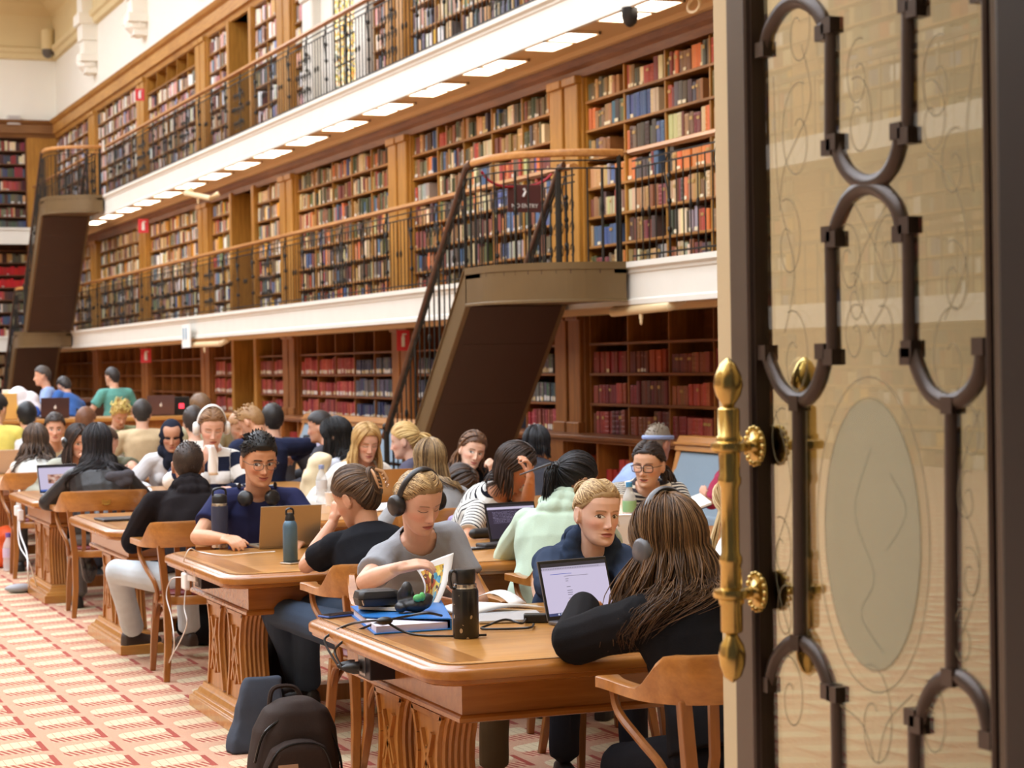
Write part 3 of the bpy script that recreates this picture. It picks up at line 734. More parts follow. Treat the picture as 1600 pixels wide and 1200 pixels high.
# ================================================================== reading tables
TW=wood('table_oak',(206,148,76),(164,108,46),.28,0,coat=.35)
TWY=wood('table_oak_cross',(186,126,60),(142,88,36),.28,1,coat=.35)
TWZ=wood('table_oak_leg',(196,134,66),(148,92,38),.32,2,coat=.2)
TB=wood('table_edge',(186,120,52),(138,80,28),.25,0,coat=.4)
THt=.755
def rrect(x0,x1,y0,y1,c,n=5):
    P=[]
    for (cx,cy,a) in ((x1-c,y0+c,-90),(x1-c,y1-c,0),(x0+c,y1-c,90),(x0+c,y0+c,180)):
        for k in range(n): t=math.radians(a+90*k/(n-1)); P.append((cx+c*math.cos(t),cy+c*math.sin(t)))
    return P
def table(x0,x1,y0,y1,label):
    t=thing('reading_table',label,'table',((x0+x1)/2,(y0+y1)/2,0),group='oak reading tables')
    H=THt; R=[]
    for d,z in ((.05,H-.062),(.025,H-.062),(.012,H-.055),(.012,H-.044),(.0,H-.040),(.0,H-.018),(.006,H-.010),(.014,H-.006),(.03,H-.004),(.034,H),(.05,H)):
        R.append(np.array([(x,y,z) for x,y in rrect(x0+d,x1-d,y0+d,y1-d,max(.13-d,.03))]))
    b=MB(); b.loft(R,cap=True); b.build('table_edge',TB,t,smooth=50)
    b=MB(); R=[np.array([(x,y,z) for x,y in rrect(x0+d,x1-d,y0+d,y1-d,.09)]) for d,z in ((.046,H-.03),(.046,H+.0015),(.05,H+.003))]
    b.loft(R); b.build('tabletop',TW,t,smooth=40)
    b=MB(); b.loft([np.array([(x,y,H+.0034) for x,y in rrect(x0+d,x1-d,y0+d,y1-d,.09)]) for d in (.047,.0515)],cap=False); b.build('groove_line',W_SHD,t)  # dark line of the edge groove, put in as colour with nothing cut
    for (p,q) in ((x0+.09,x0+.2),(x1-.2,x1-.09)): b=MB(); b.box(p,q,y0+.1,y1-.1,H+.001,H+.0036); b.build('border_band',TWY,t)
    b=MB(); b.loft([np.array([(x0+i,y0+i,z),(x1-i,y0+i,z),(x1-i,y1-i,z),(x0+i,y1-i,z)]) for i,z in ((.14,H-.06),(.14,H-.17),(.132,H-.173),(.126,H-.18),(.126,H-.192),(.14,H-.197))]); b.build('apron',TB,t)
    yc=(y0+y1)/2
    for xe,s in ((x0,1),(x1,-1)):
        xm=xe+s*.225
        b=MB(); R=[]
        for d,z in ((.0,0),(.0,.055),(.015,.06),(.02,.075),(.035,.08),(.045,.1),(.055,.105),(.06,.125)):
            R.append(np.array([(x,y,z) for x,y in ((xm-.13+d,y0+.20+d),(xm+.13-d,y0+.20+d),(xm+.13-d,y1-.20-d),(xm-.13+d,y1-.20-d))]))
        b.loft(R); b.build('plinth',TW,t,bevel=.003)
        for yl in (yc-.205,yc+.205):
            b=MB(); R=[]
            prof=[(.055,.172,.125),(.055,.158,.17),(.055,.135,.24),(.055,.116,.32),(.055,.108,.39),(.055,.116,.45),(.055,.140,.51),(.055,.165,H-.215),(.062,.178,H-.212),(.062,.178,H-.19)]
            zs=[p[2] for p in prof]; HY=lambda z: np.interp(z,zs,[p[1] for p in prof])
            for hx,hy,z in prof: R.append(np.array([(xm-hx,yl-hy,z),(xm+hx,yl-hy,z),(xm+hx,yl+hy,z),(xm-hx,yl+hy,z)]))
            b.loft(R)
            for sy in (-1,1):
                for q in (-.042,-.021,0,.021,.042):
                    b.tube([(xm+q,yl+sy*(hy-.002),z) for hx,hy,z in prof[:8]],.0095,6)
            lg=b.build('leg',TWZ,t,smooth=35)
            for sx in (-1,1):
                b=MB(); X=xm+sx*.058
                def strip(pts,w,dx=.008):
                    for (q0,z0_),(q1,z1_) in zip(pts[:-1],pts[1:]):
                        dq,dz=q1-q0,z1_-z0_; L_=math.hypot(dq,dz); nq,nz=-dz/L_*w/2,dq/L_*w/2
                        b.prism([(q0+nq,z0_+nz),(q0-nq,z0_-nz),(q1-nq,z1_-nz),(q1+nq,z1_+nz)],lambda a,c,d:(d,yl+a,c),X-sx*.006,X+sx*dx)
                for e in (-1,1): strip([(e*(HY(z)-.012),z) for z in (.13,.17,.24,.32,.39,.45,.51,H-.22)],.02)
                strip([(-.15,H-.222),(.15,H-.222)],.018)
                strip([(-.075,.21),(.055,.47)],.017,.010); strip([(.075,.21),(-.055,.47)],.017,.010); strip([(-.06,.30),(0,.42),(.06,.30)],.014,.009); strip([(-.0,.20),(.04,.29)],.014,.009); strip([(0,.2),(-.04,.29)],.014,.009)
                b.build('lattice_carving',TWZ,t,under=lg)
        b=MB(); b.box(x0+.4,x1-.4,yc-.05,yc+.05,.06,.14) if s==1 else None
        if s==1: b.build('stretcher',TWZ,t)
    return t
TAB=[(2.07,5.92,7.42),(2.17,9.0,10.4),(2.2,11.95,13.45),(2.22,14.93,16.33),(2.24,18.0,19.4),(2.25,21.0,22.4)]
tl=['nearest oak reading table holding the black speckled bottle','second oak reading table from the front holding two blue bottles','third oak reading table from the front behind the glasses man','fourth oak reading table from the front with the open laptop on its end','fifth reading table from the front','sixth reading table from the front']
for (x0,y0,y1),l in zip(TAB,tl): table(x0,5.9,y0,y1,l)
# ================================================================== chairs
CW=wood('chair_wood',(170,108,48),(122,70,28),.3,2,coat=.3)
CWX=wood('chair_rail_wood',(190,126,58),(140,84,32),.28,0,coat=.35)
LEATH=plain('red_leather',(120,34,34),.4,noise=.1,nsc=30)
BRASS=plain('brass',(206,172,96),.25,.95,noise=.06,nsc=8)
def chair_proto():
    t=thing('library_chair','bentwood library chair','chair',(0,0,0))
    # faces +y. seat
    sq=[(.23*math.copysign(abs(math.cos(a))**.8,math.cos(a)),.01+.225*math.copysign(abs(math.sin(a))**.8,math.sin(a))) for a in np.linspace(0,2*PI,28,endpoint=False)]
    b=MB(); b.loft([np.array([(x*s,y*s,z) for x,y in sq]) for s,z in ((.96,.395),(1,.4),(1,.435),(.97,.445))]); b.build('seat_frame',CWX,t,smooth=40)
    b=MB(); b.loft([np.array([(x*s,y*s,z) for x,y in sq]) for s,z in ((.88,.44),(.9,.452),(.84,.468),(.5,.478),(.1,.48))]); b.build('seat',LEATH,t,smooth=60)
    # horseshoe rail: arms + raised crest
    P=spl([(-.29,.20,.705),(-.295,.05,.705),(-.275,-.12,.705),(-.20,-.24,.71),(0,-.285,.715),(.20,-.24,.71),(.275,-.12,.705),(.295,.05,.705),(.29,.20,.705)],5)
    m=len(P); R=[]
    for i,p in enumerate(P):
        T=nrm(P[min(i+1,m-1)]-P[max(i-1,0)]); n=np.cross(T,[0,0,1]); u=abs(i/(m-1)-.5)*2       # 0 at back
        k=np.clip((.62-u)/.25,0,1); k=k*k*(3-2*k); top=.032+.105*k; w=.026-.009*k if u<.85 else .026+.012*(u-.85)/.15
        lean=.02*k
        R.append(np.array([p+n*(-w)+[0,0,0],p+n*w,p+n*(w+lean)*1.0+[0,0,top*.9],p+n*(w+lean-.006)+[0,0,top],p+n*(-w+lean+.006)+[0,0,top],p+n*(-w+lean)+[0,0,top*.9]]))
    b=MB(); b.loft(R); b.build('backrest',CWX,t,smooth=40)
    for q in (-.15,-.09,-.03,.03,.09,.15):
        b=MB(); y=-math.sqrt(max(0,1-(q/.29)**2))*.275; 
        b.loft([np.array([(q*s+dx,yy+dy,z) for dx,dy in ((-.014,-.008),(.014,-.008),(.014,.008),(-.014,.008))]) for s,yy,z in ((.92,-.195+abs(q)*.2,.43),(.95,-.235+abs(q)*.15,.56),(1.,y+.012,.72))])
        b.build('slat',CW,t,smooth=30)
    for sx in (-1,1):
        b=MB(); b.loft([np.array([(sx*x+dx,y+dy,z) for dx,dy in ((-w,-w),(w,-w),(w,w),(-w,w))]) for x,y,z,w in ((.215,.205,0,.015),(.205,.19,.2,.019),(.19,.17,.41,.021))]); b.build('leg',CW,t,bevel=.004)
        b=MB(); b.loft([np.array([(sx*x+dx,y+dy,z) for dx,dy in ((-w,-w),(w,-w),(w,w),(-w,w))]) for x,y,z,w in ((.22,-.25,0,.016),(.2,-.205,.2,.019),(.2,-.19,.42,.02),(.235,-.215,.72,.018))]); b.build('leg',CW,t,bevel=.004)
        b=MB(); b.tube(spl([(sx*.285,.17,.705),(sx*.285,.13,.64),(sx*.275,.0,.58),(sx*.25,-.09,.52),(sx*.235,-.10,.46),(sx*.23,-.04,.41),(sx*.22,.06,.40)],5),.0135,7); b.build('arm_brace',CW,t,smooth=50)
        b=MB(); b.tube(spl([(sx*.207,.19,.12),(sx*.206,.175,.28),(sx*.2,.12,.375),(sx*.2,0,.392),(sx*.2,-.12,.375),(sx*.205,-.19,.28),(sx*.21,-.215,.12)],5),.011,6); b.build('leg_brace',CW,t,smooth=50)
    b=MB(); b.tube(spl([(-.2,.19,.14),(-.185,.185,.3),(-.1,.18,.385),(.1,.18,.385),(.185,.185,.3),(.2,.19,.14)],5),.011,6); b.build('leg_brace',CW,t,smooth=50)
    b=MB(); b.lathe([(.028,0),(.028,.004)],6,(0,-.308,.775),(0,-1,.1)); b.box(-.03,.03,-.313,-.306,.755,.795); b.build('brass_plate',BRASS,t,bevel=.003)
    return t
CHAIR=chair_proto(); children_map(); CH_USED=[False]
def chair(x,y,ang,label,sc=1.04):
    """ang: direction the sitter looks, degrees from +Y towards +X"""
    o=CHAIR if not CH_USED[0] else copy_tree(CHAIR); CH_USED[0]=True
    o.location=(x,y,0); o.rotation_euler=(0,0,-math.radians(ang)); o.scale=(sc,)*3; tag(o,label,'chair','bentwood library chairs'); return o
# ================================================================== wall bench
t=thing('wall_bench','grey blue upholstered bench with wooden top rail right of the near staircase','bench',(7.5,14.5,0))
UPH=plain('bench_cloth',(124,140,152),.85,noise=.06,nsc=60)
def bench(t,y0,y1):
    b=MB(); b.prism([(7.92,.5),(8.02,.5),(8.14,.9),(8.06,.9)],lambda a,c,d:(a,d,c),y0,y1); b.build('backrest',UPH,t,bevel=.02)
    b=MB(); b.prism([(8.03,.9),(8.16,.9),(8.19,1.0),(8.20,1.03),(8.08,1.03),(8.05,.97)],lambda a,c,d:(a,d,c),y0-.04,y1+.04); b.prism([(8.02,.955),(8.06,.955),(8.06,.975),(8.025,.975)],lambda a,c,d:(a,d,c),y0-.04,y1+.04); b.build('top_rail',TWY,t,bevel=.006)
    b=MB(); b.box(7.4,8.0,y0,y1,.36,.46); b.build('seat',UPH,t,bevel=.03,seg=3)
    b=MB(); b.box(7.45,8.1,y0,y1,.0,.36); b.build('base',W_REDZ,t,bevel=.01)
    for y in (y0,y1):
        b=MB(); b.prism([(7.4,0),(8.1,0),(8.22,1.03),(8.08,1.03),(7.94,.5),(7.4,.5)],lambda a,c,d:(a,d,c),y-.05,y+.03); b.build('end_panel',TWZ,t,bevel=.008)
bench(t,12.0,16.4)
t=thing('wall_bench','grey blue upholstered bench behind the navy sweater person by the far wall','bench',(7.5,25,0)); bench(t,22.6,28.5)
# ================================================================== bronze glazed door, entrance masonry
XD=2.0
BRZ=plain('door_bronze',(92,80,68),.38,.4,noise=.12,nsc=5)
BRZD=plain('door_bronze_dark',(66,52,44),.34,.3,noise=.12,nsc=6)
def DP(u,v): p=PX(u,v,x=XD); return (p[1],p[2])
yl=PX(1142,600,x=XD-.022)[1]; yg1=PX(1208,600,x=XD+.02)[1]; yg0=PX(1542,600,x=XD-.02)[1]; yr=PX(1597,600,x=XD-.022)[1]-.02
ZD0,ZD1=.02,3.3; zg0,zg1=.42,2.9
t=thing('door_1','bronze glazed door leaf with curved tracery bars standing open','door',(XD,yr,0)); t['kind']='structure'
DOOR=t
b=MB(); yi=PX(1172,600,x=XD-.022)[1]; yj=PX(1558,600,x=XD-.022)[1]
b.box(XD-.022,XD+.022,yi-.01,yl,ZD0,ZD1); b.box(XD-.022,XD+.022,yr,yj+.01,ZD0,ZD1); b.box(XD-.022,XD+.022,yr,yl,ZD0,zg0-.05); b.box(XD-.022,XD+.022,yr,yl,zg1+.05,ZD1)
b.build('door_frame',BRZ,t,bevel=.004)
b=MB()
b.box(XD-.018,XD+.018,yg1,yi,zg0-.05,zg1+.05); b.box(XD-.018,XD+.018,yj,yg0,zg0-.05,zg1+.05); b.box(XD-.018,XD+.018,yg0,yg1,zg0-.06,zg0); b.box(XD-.018,XD+.018,yg0,yg1,zg1,zg1+.06)
for s in (-1,1): b.tube([(XD+s*.018,yg1+.016,zg0),(XD+s*.018,yg1+.016,zg1)],.010,8); b.tube([(XD+s*.018,yg0-.012,zg0),(XD+s*.018,yg0-.012,zg1)],.010,8)
b.build('glazing_bead',BRZD,t,smooth=40)
gm=MatB('door_glass'); nt=gm.nt; nt.nodes.remove(gm.b)
tr=gm.new('BsdfTransparent'); tr.inputs[0].default_value=(.93,.93,.88,1); gl=gm.new('BsdfGlossy'); gl.inputs['Roughness'].default_value=.0
ge=gm.new('NewGeometry'); dp=gm.new('VectorMath',operation='DOT_PRODUCT'); gm.L.new(ge.outputs['Incoming'],dp.inputs[0]); gm.L.new(ge.outputs['Normal'],dp.inputs[1])
fm=(1.-E(nt,dp.outputs['Value']).abs()).m('POWER',5.)*.94+.07; mx=gm.new('MixShader'); gm.L.new(fm.k,mx.inputs[0]); gm.L.new(tr.outputs[0],mx.inputs[1]); gm.L.new(gl.outputs[0],mx.inputs[2]); gm.L.new(mx.outputs[0],gm.out.inputs[0])
b=MB(); b.box(XD-.004,XD+.004,yg0-.01,yg1+.01,zg0-.01,zg1+.01); GP=b.build('glass_pane',gm.m,t)
bars=[[(1196,78),(1204,45),(1225,12),(1249,0),(1273,12),(1286,32),(1290,52)],[(1300,40),(1300,231)],[(1308,222),(1315,249),(1330,273),(1354,286),(1378,280),(1396,258),(1406,228),(1409,205)],[(1421,212),(1421,6)],[(1434,14),(1440,-20),(1462,-50),(1487,-60),(1512,-45),(1535,-10)],
[(1308,374),(1307,357),(1315,333),(1330,306),(1356,291),(1381,300),(1402,324),(1410,354),(1412,366)],[(1300,366),(1303,558)],[(1422,352),(1424,557)],
[(1199,551),(1207,576),(1222,606),(1243,624),(1264,621),(1279,600),(1288,570),(1290,549)],[(1426,545),(1438,582),(1456,615),(1483,629),(1510,618),(1531,588),(1538,541)],[(1249,630),(1251,1004)],[(1489,633),(1490,1058)],
[(1203,1069),(1213,1033),(1230,1010),(1250,1003),(1272,1017),(1288,1046),(1299,1080)],[(1309,1084),(1312,1260)],[(1431,1120),(1433,1290)],[(1440,1132),(1447,1100),(1463,1071),(1490,1057),(1517,1071),(1538,1104),(1549,1156)]]
for P in bars:
    b=MB(); Q=[DP(u,v) for u,v in P]
    L=[np.array([XD,y,z]) for y,z in Q]; L=spl(L,5) if len(L)>2 else L
    b.tube(L,.0165,10,flat=.85,up=(1,0,0))
    for e in (L[0],L[-1]): b.obox(e,(.03,.034,.03))
    b.build('tracery_bar',BRZD,t,smooth=40,bevel=.0)
# stepped joints between bars
b=MB()
for (u,v,w,h) in ((1294,43,20,12),(1304,226,20,14),(1415,208,22,14),(1428,9,22,14),(1304,369,20,14),(1417,358,20,14),(1296,553,26,12),(1424,550,14,12),(1304,1082,18,14),(1436,1127,22,14)):
    y,z=DP(u,v); y2,z2=DP(u+w/2,v+h/2); b.box(XD-.014,XD+.014,min(y2,2*y-y2),max(y2,2*y-y2),min(z2,2*z-z2),max(z2,2*z-z2))
b.build('tracery_joint',BRZD,t,bevel=.006)
ET=MatB('etched_line'); ET.set(Base_Color=lin((150,138,108)),Roughness=.9,Alpha=.5)
def scroll(c,r,turn,s0=0,sg=1,k=1.0,n=26):
    return [(c[0]+sg*r*(1-.75*q/n)*math.cos(s0+turn*q/n),c[1]+k*r*(1-.75*q/n)*math.sin(s0+turn*q/n)) for q in range(n+1)]
EL=[]
yL,zT=DP(1206,0); 
for (u,v,ru,sg) in ((1250,50,24,1),(1250,215,30,-1),(1235,380,24,1),(1245,560,26,1),(1225,690,18,-1),(1225,860,18,1),(1232,960,16,-1),(1240,1090,22,1),(1470,130,30,-1),(1460,190,26,1),(1495,260,24,-1),(1495,440,26,1),(1490,565,34,-1),(1520,680,18,1),(1515,780,18,-1),(1520,900,18,1),(1510,1000,20,-1),(1340,470,16,1),(1385,525,18,1),(1340,525,18,-1),(1345,190,26,1),(1345,120,22,-1),(1390,400,24,-1),(1330,410,22,1),(1370,1130,34,1),(1460,1130,26,1)):
    c=DP(u,v); r=abs(DP(u+ru,v)[0]-c[0]); EL.append(scroll(c,r,7.2,1.2,sg,1.5))
for (P) in ([(1212,120),(1220,300),(1245,420),(1230,520)],[(1256,70),(1270,160),(1230,260),(1222,330)],[(1455,240),(1500,300),(1515,400),(1480,500)],[(1530,60),(1515,200),(1525,300)],[(1330,300),(1390,440),(1360,520)],[(1400,300),(1340,430),(1372,530)],[(1215,640),(1240,760),(1215,880),(1240,1000)],[(1535,640),(1505,760),(1535,880),(1505,1000)],[(1300,1090),(1350,1130),(1370,1190)],[(1430,1085),(1390,1130),(1376,1190)],[(1365,700),(1340,800),(1370,900),(1350,960),(1385,1020)],[(1395,740),(1420,800),(1390,860)]):
    EL.append([(p[1],p[2]) for p in spl([(0,)+DP(u,v) for u,v in P],8)])
oc=DP(1365,835)
def oval(du,dv): 
    a=abs(DP(1365+du,835)[0]-oc[0]); c=abs(DP(1365,835+dv)[1]-oc[1]); return [(oc[0]+a*math.cos(q),oc[1]+c*math.sin(q)) for q in np.linspace(0,2*PI,49)]
EL+= [oval(92,245),oval(78,212)]
b=MB()
for P in EL: b.tube([(XD-.0055,y,z) for y,z in P],.0018,4,flat=.4,up=(1,0,0))
b.build('etched_scroll',ET.m,t,under=GP)
FR=MatB('frosted_oval'); FR.set(Base_Color=lin((168,166,140)),Roughness=.8,Alpha=.45)
b=MB(); P=oval(77,210)[:-1]; b.prism(P,lambda y,z,d:(d,y,z),XD-.0062,XD-.0045); b.build('frosted_panel',FR.m,t,under=GP)
# brass pull handles on both faces
HB=plain('handle_brass',(208,180,112),.22,1.,noise=.08,nsc=10)
for sx,xx in ((-1,XD-.085),(1,XD+.09)):
    h0=PX(1141,1065,x=XD-.085); h1=PX(1141,559,x=XD-.085); yh=(h0[1]+h1[1])/2; z0,z1=h0[2],h1[2]
    b=MB(); L=z1-z0
    prof=[(.003,0),(.018,.012),(.026,.035),(.028,.055),(.024,.075),(.014,.092),(.012,.097),(.02,.10),(.0225,.104),(.0225,.155),(.026,.158),(.026,.166)]
    pz=[(r,z) for r,z in prof]+[(.036,.17),(.038,.178),(.036,.186),(.022,.19),(.021,.235),(.0235,.24),(.0235,.25),(.0185,.26),(.0185,L-.26),(.0235,L-.25),(.0235,L-.24)]
    pz+=[(.021,L-.235),(.022,L-.19),(.036,L-.186),(.038,L-.178),(.036,L-.17),(.026,L-.166),(.026,L-.158),(.0225,L-.155),(.0225,L-.104),(.02,L-.1),(.012,L-.097),(.014,L-.092),(.025,L-.075),(.030,L-.055),(.027,L-.035),(.016,L-.012),(.003,L)]
    b.lathe(pz,20,(xx,yh,z0)); PH=b.build('pull_handle',HB,t,smooth=50)
    for q,(zz_) in enumerate((z0+.178,z1-.178)):
        b=MB(); b.tube([(xx,yh,zz_),(XD+sx*.022,yh,zz_)],.011,8); 
        b.lathe([(.036,0),(.036,.006),(.026,.01),(.016,.014),(.014,.02),(.001,.024)],20,(XD+sx*.022,yh,zz_),(sx,0,0))
        for a in np.arange(16)*2*PI/16: b.ell((XD+sx*.028,yh+.036*math.cos(a),zz_+.036*math.sin(a)),(.0065,.0065,.0065),nu=6,nv=4)
        b.build('handle_rosette',HB,t,smooth=50,under=PH)
# masonry either side of the doorway
MAS=plain('entrance_stone',(200,180,142),.7,noise=.05,nsc=6)
ye=PX(1123,600,x=2.36)[1]
b=MB(); b.box(2.36,9.2,1.6,ye,0,12); b.build('wall_front',MAS,kind='structure')
b=MB(); b.box(-14,-2.4,1.6,2.25,0,12); b.box(-2.4,2.36,1.6,2.25,3.4,12); b.build('wall_front_left',MAS,kind='structure')
b=MB(); b.box(XD-.09,2.37,yr-.2,yr-.012,0,3.4); b.build('trim_90',plain('jamb_bronze',(40,34,30),.4,.5),bevel=.01,kind='structure')
# ================================================================== PEOPLE
HZ=np.array([-.119,-.116,-.108,-.096,-.082,-.066,-.05,-.03,-.01,.01,.03,.05,.07,.09,.105,.116,.122])
HW=np.array([.004,.022,.036,.047,.055,.061,.0655,.0695,.072,.0735,.0745,.0745,.072,.0635,.050,.030,.004])
HF=np.array([.060,.072,.081,.0845,.085,.0855,.0865,.0875,.0865,.087,.0885,.0875,.081,.067,.050,.028,.004])
HB=np.array([.030,.022,.008,-.012,-.034,-.054,-.070,-.084,-.093,-.098,-.1,-.099,-.095,-.084,-.068,-.042,-.004])
def gs(x,z,x0,z0,sx,sz): return np.exp(-((x-x0)/sx)**2-((z-z0)/sz)**2)
def face_bump(x,z,fem=1.,smile=0.,mouth=0.):
    ax=np.abs(x); b=0
    b=b+(.024-.0055*fem)*gs(x,z,0,-.036,.0105-.0012*fem,.0125)+.014*gs(x,z,0,-.018,.0085,.017)+.007*gs(x,z,0,.002,.008,.016)+.008*gs(ax,z,.0125,-.040,.0065,.007)
    b=b-.0125*gs(ax,z,.031,.004,.0165,.0115)+.0065*gs(ax,z,.0315,.000,.013,.0068)
    b=b+(.0045-.002*fem)*gs(ax,z,.027,.021,.022,.006)
    b=b+(.004+.004*smile)*gs(ax,z,.045,-.026,.018,.015)
    lz=z-smile*10*ax**2
    b=b+.006*gs(x,lz,0,-.0605,.019,.0042)+.0068*gs(x,lz,0,-.0735,.0165,.0056)-.0038*gs(x,lz,0,-.0668,.023,.0018)
    if mouth: b=b-.007*gs(x,z,0,-.068,.014,.0060)
    b=b-.0035*gs(x,z,0,-.083,.016,.005)+.0065*gs(x,z,0,-.101,.017,.011)-.003*gs(ax,z,.052,-.058,.015,.016)
    return b
def head_surf(ang,z,P):
    s,c=np.sin(ang),np.cos(ang)
    w=np.interp(z,HZ,HW)*(1-.055*P['fem']*np.clip((-.02-z)/.06,0,1)); yf=np.interp(z,HZ,HF); yb=np.interp(z,HZ,HB)
    y0=(yf+yb)/2*np.clip((-.035-z)/.05,0,1)
    ff=np.where(s>0,yf-y0,y0-yb)
    x=w*np.sign(c)*np.abs(c)**.88; y=y0+ff*np.sign(s)*np.abs(s)**.9
    f=face_bump(x,z,P['fem'],P['smile'],P['mouth'])*np.clip((s-.12)/.35,0,1)
    return np.stack([x,y+f,z+0*x],-1)
def head_snap(L,P):
    z=np.clip(L[:,2],-.1185,.1215); w=np.interp(z,HZ,HW)*(1-.055*P['fem']*np.clip((-.02-z)/.06,0,1)); yf=np.interp(z,HZ,HF); yb=np.interp(z,HZ,HB)
    y0=(yf+yb)/2*np.clip((-.035-z)/.05,0,1); dy=L[:,1]-y0; ff=np.where(dy>0,yf-y0,y0-yb)
    c=np.sign(L[:,0])*np.clip(np.abs(L[:,0])/w,0,1.6)**(1/.88); s=np.sign(dy)*np.clip(np.abs(dy)/ff,0,1.6)**(1/.9)
    ang=np.arctan2(s,c); return head_surf(ang,z,P)
def frm(fwd,up=(0,0,1)):
    f=nrm(fwd); r=nrm(np.cross(f,np.array(up,float))); u=np.cross(r,f); return np.stack([r,f,u],1)   # columns right,fwd,up
def remesh(b,vox,it=2):
    me=b.mesh('tmp'); o=bpy.data.objects.new('tmp',me); link(o); md=o.modifiers.new('r','REMESH'); md.mode='VOXEL'; md.voxel_size=vox
    dg=bpy.context.evaluated_depsgraph_get(); m2=bpy.data.meshes.new_from_object(o.evaluated_get(dg)); bpy.data.objects.remove(o); bpy.data.meshes.remove(me)
    if it:
        n=len(m2.vertices); V=np.empty(n*3); m2.vertices.foreach_get('co',V); V=V.reshape(-1,3); e=np.empty(len(m2.edges)*2,int); m2.edges.foreach_get('vertices',e); e=e.reshape(-1,2)
        deg=np.bincount(e.ravel(),minlength=n)[:,None]
        for _ in range(it):
            A=np.zeros_like(V)
            for k in range(3): A[:,k]=np.bincount(e[:,0],V[e[:,1],k],n)+np.bincount(e[:,1],V[e[:,0],k],n)
            V=V*.45+.55*A/np.maximum(deg,1)
        m2.vertices.foreach_set('co',V.ravel())
    return m2
def co(me): V=np.empty(len(me.vertices)*3); me.vertices.foreach_get('co',V); return V.reshape(-1,3)
def put(me,V): me.vertices.foreach_set('co',np.ascontiguousarray(V).ravel()); me.update()
def fin(me,name,mat,parent,inv=True):
    me.name=name; me.materials.clear(); me.materials.append(mat); me.polygons.foreach_set('use_smooth',[True]*len(me.polygons))
    if inv and parent is not None: me.transform(mat_of(parent).inverted())
    o=bpy.data.objects.new(name,me); link(o)
    if parent is not None: o.parent=parent
    return o
def vnorm(me): N=np.empty(len(me.vertices)*3); me.vertices.foreach_get('normal',N); return N.reshape(-1,3)
def fold(V,seed,fr=1.):
    r=np.random.RandomState(seed); h=np.zeros(len(V))
    for k in range(7):
        d=r.normal(size=3); d/=np.linalg.norm(d); f=r.uniform(25,60)*fr; h+=np.sin(V@d*f+r.uniform(0,6)+1.6*np.sin(V@r.normal(size=3)*9+r.uniform(0,6)))/(1+k*.35)
    return h/3.2
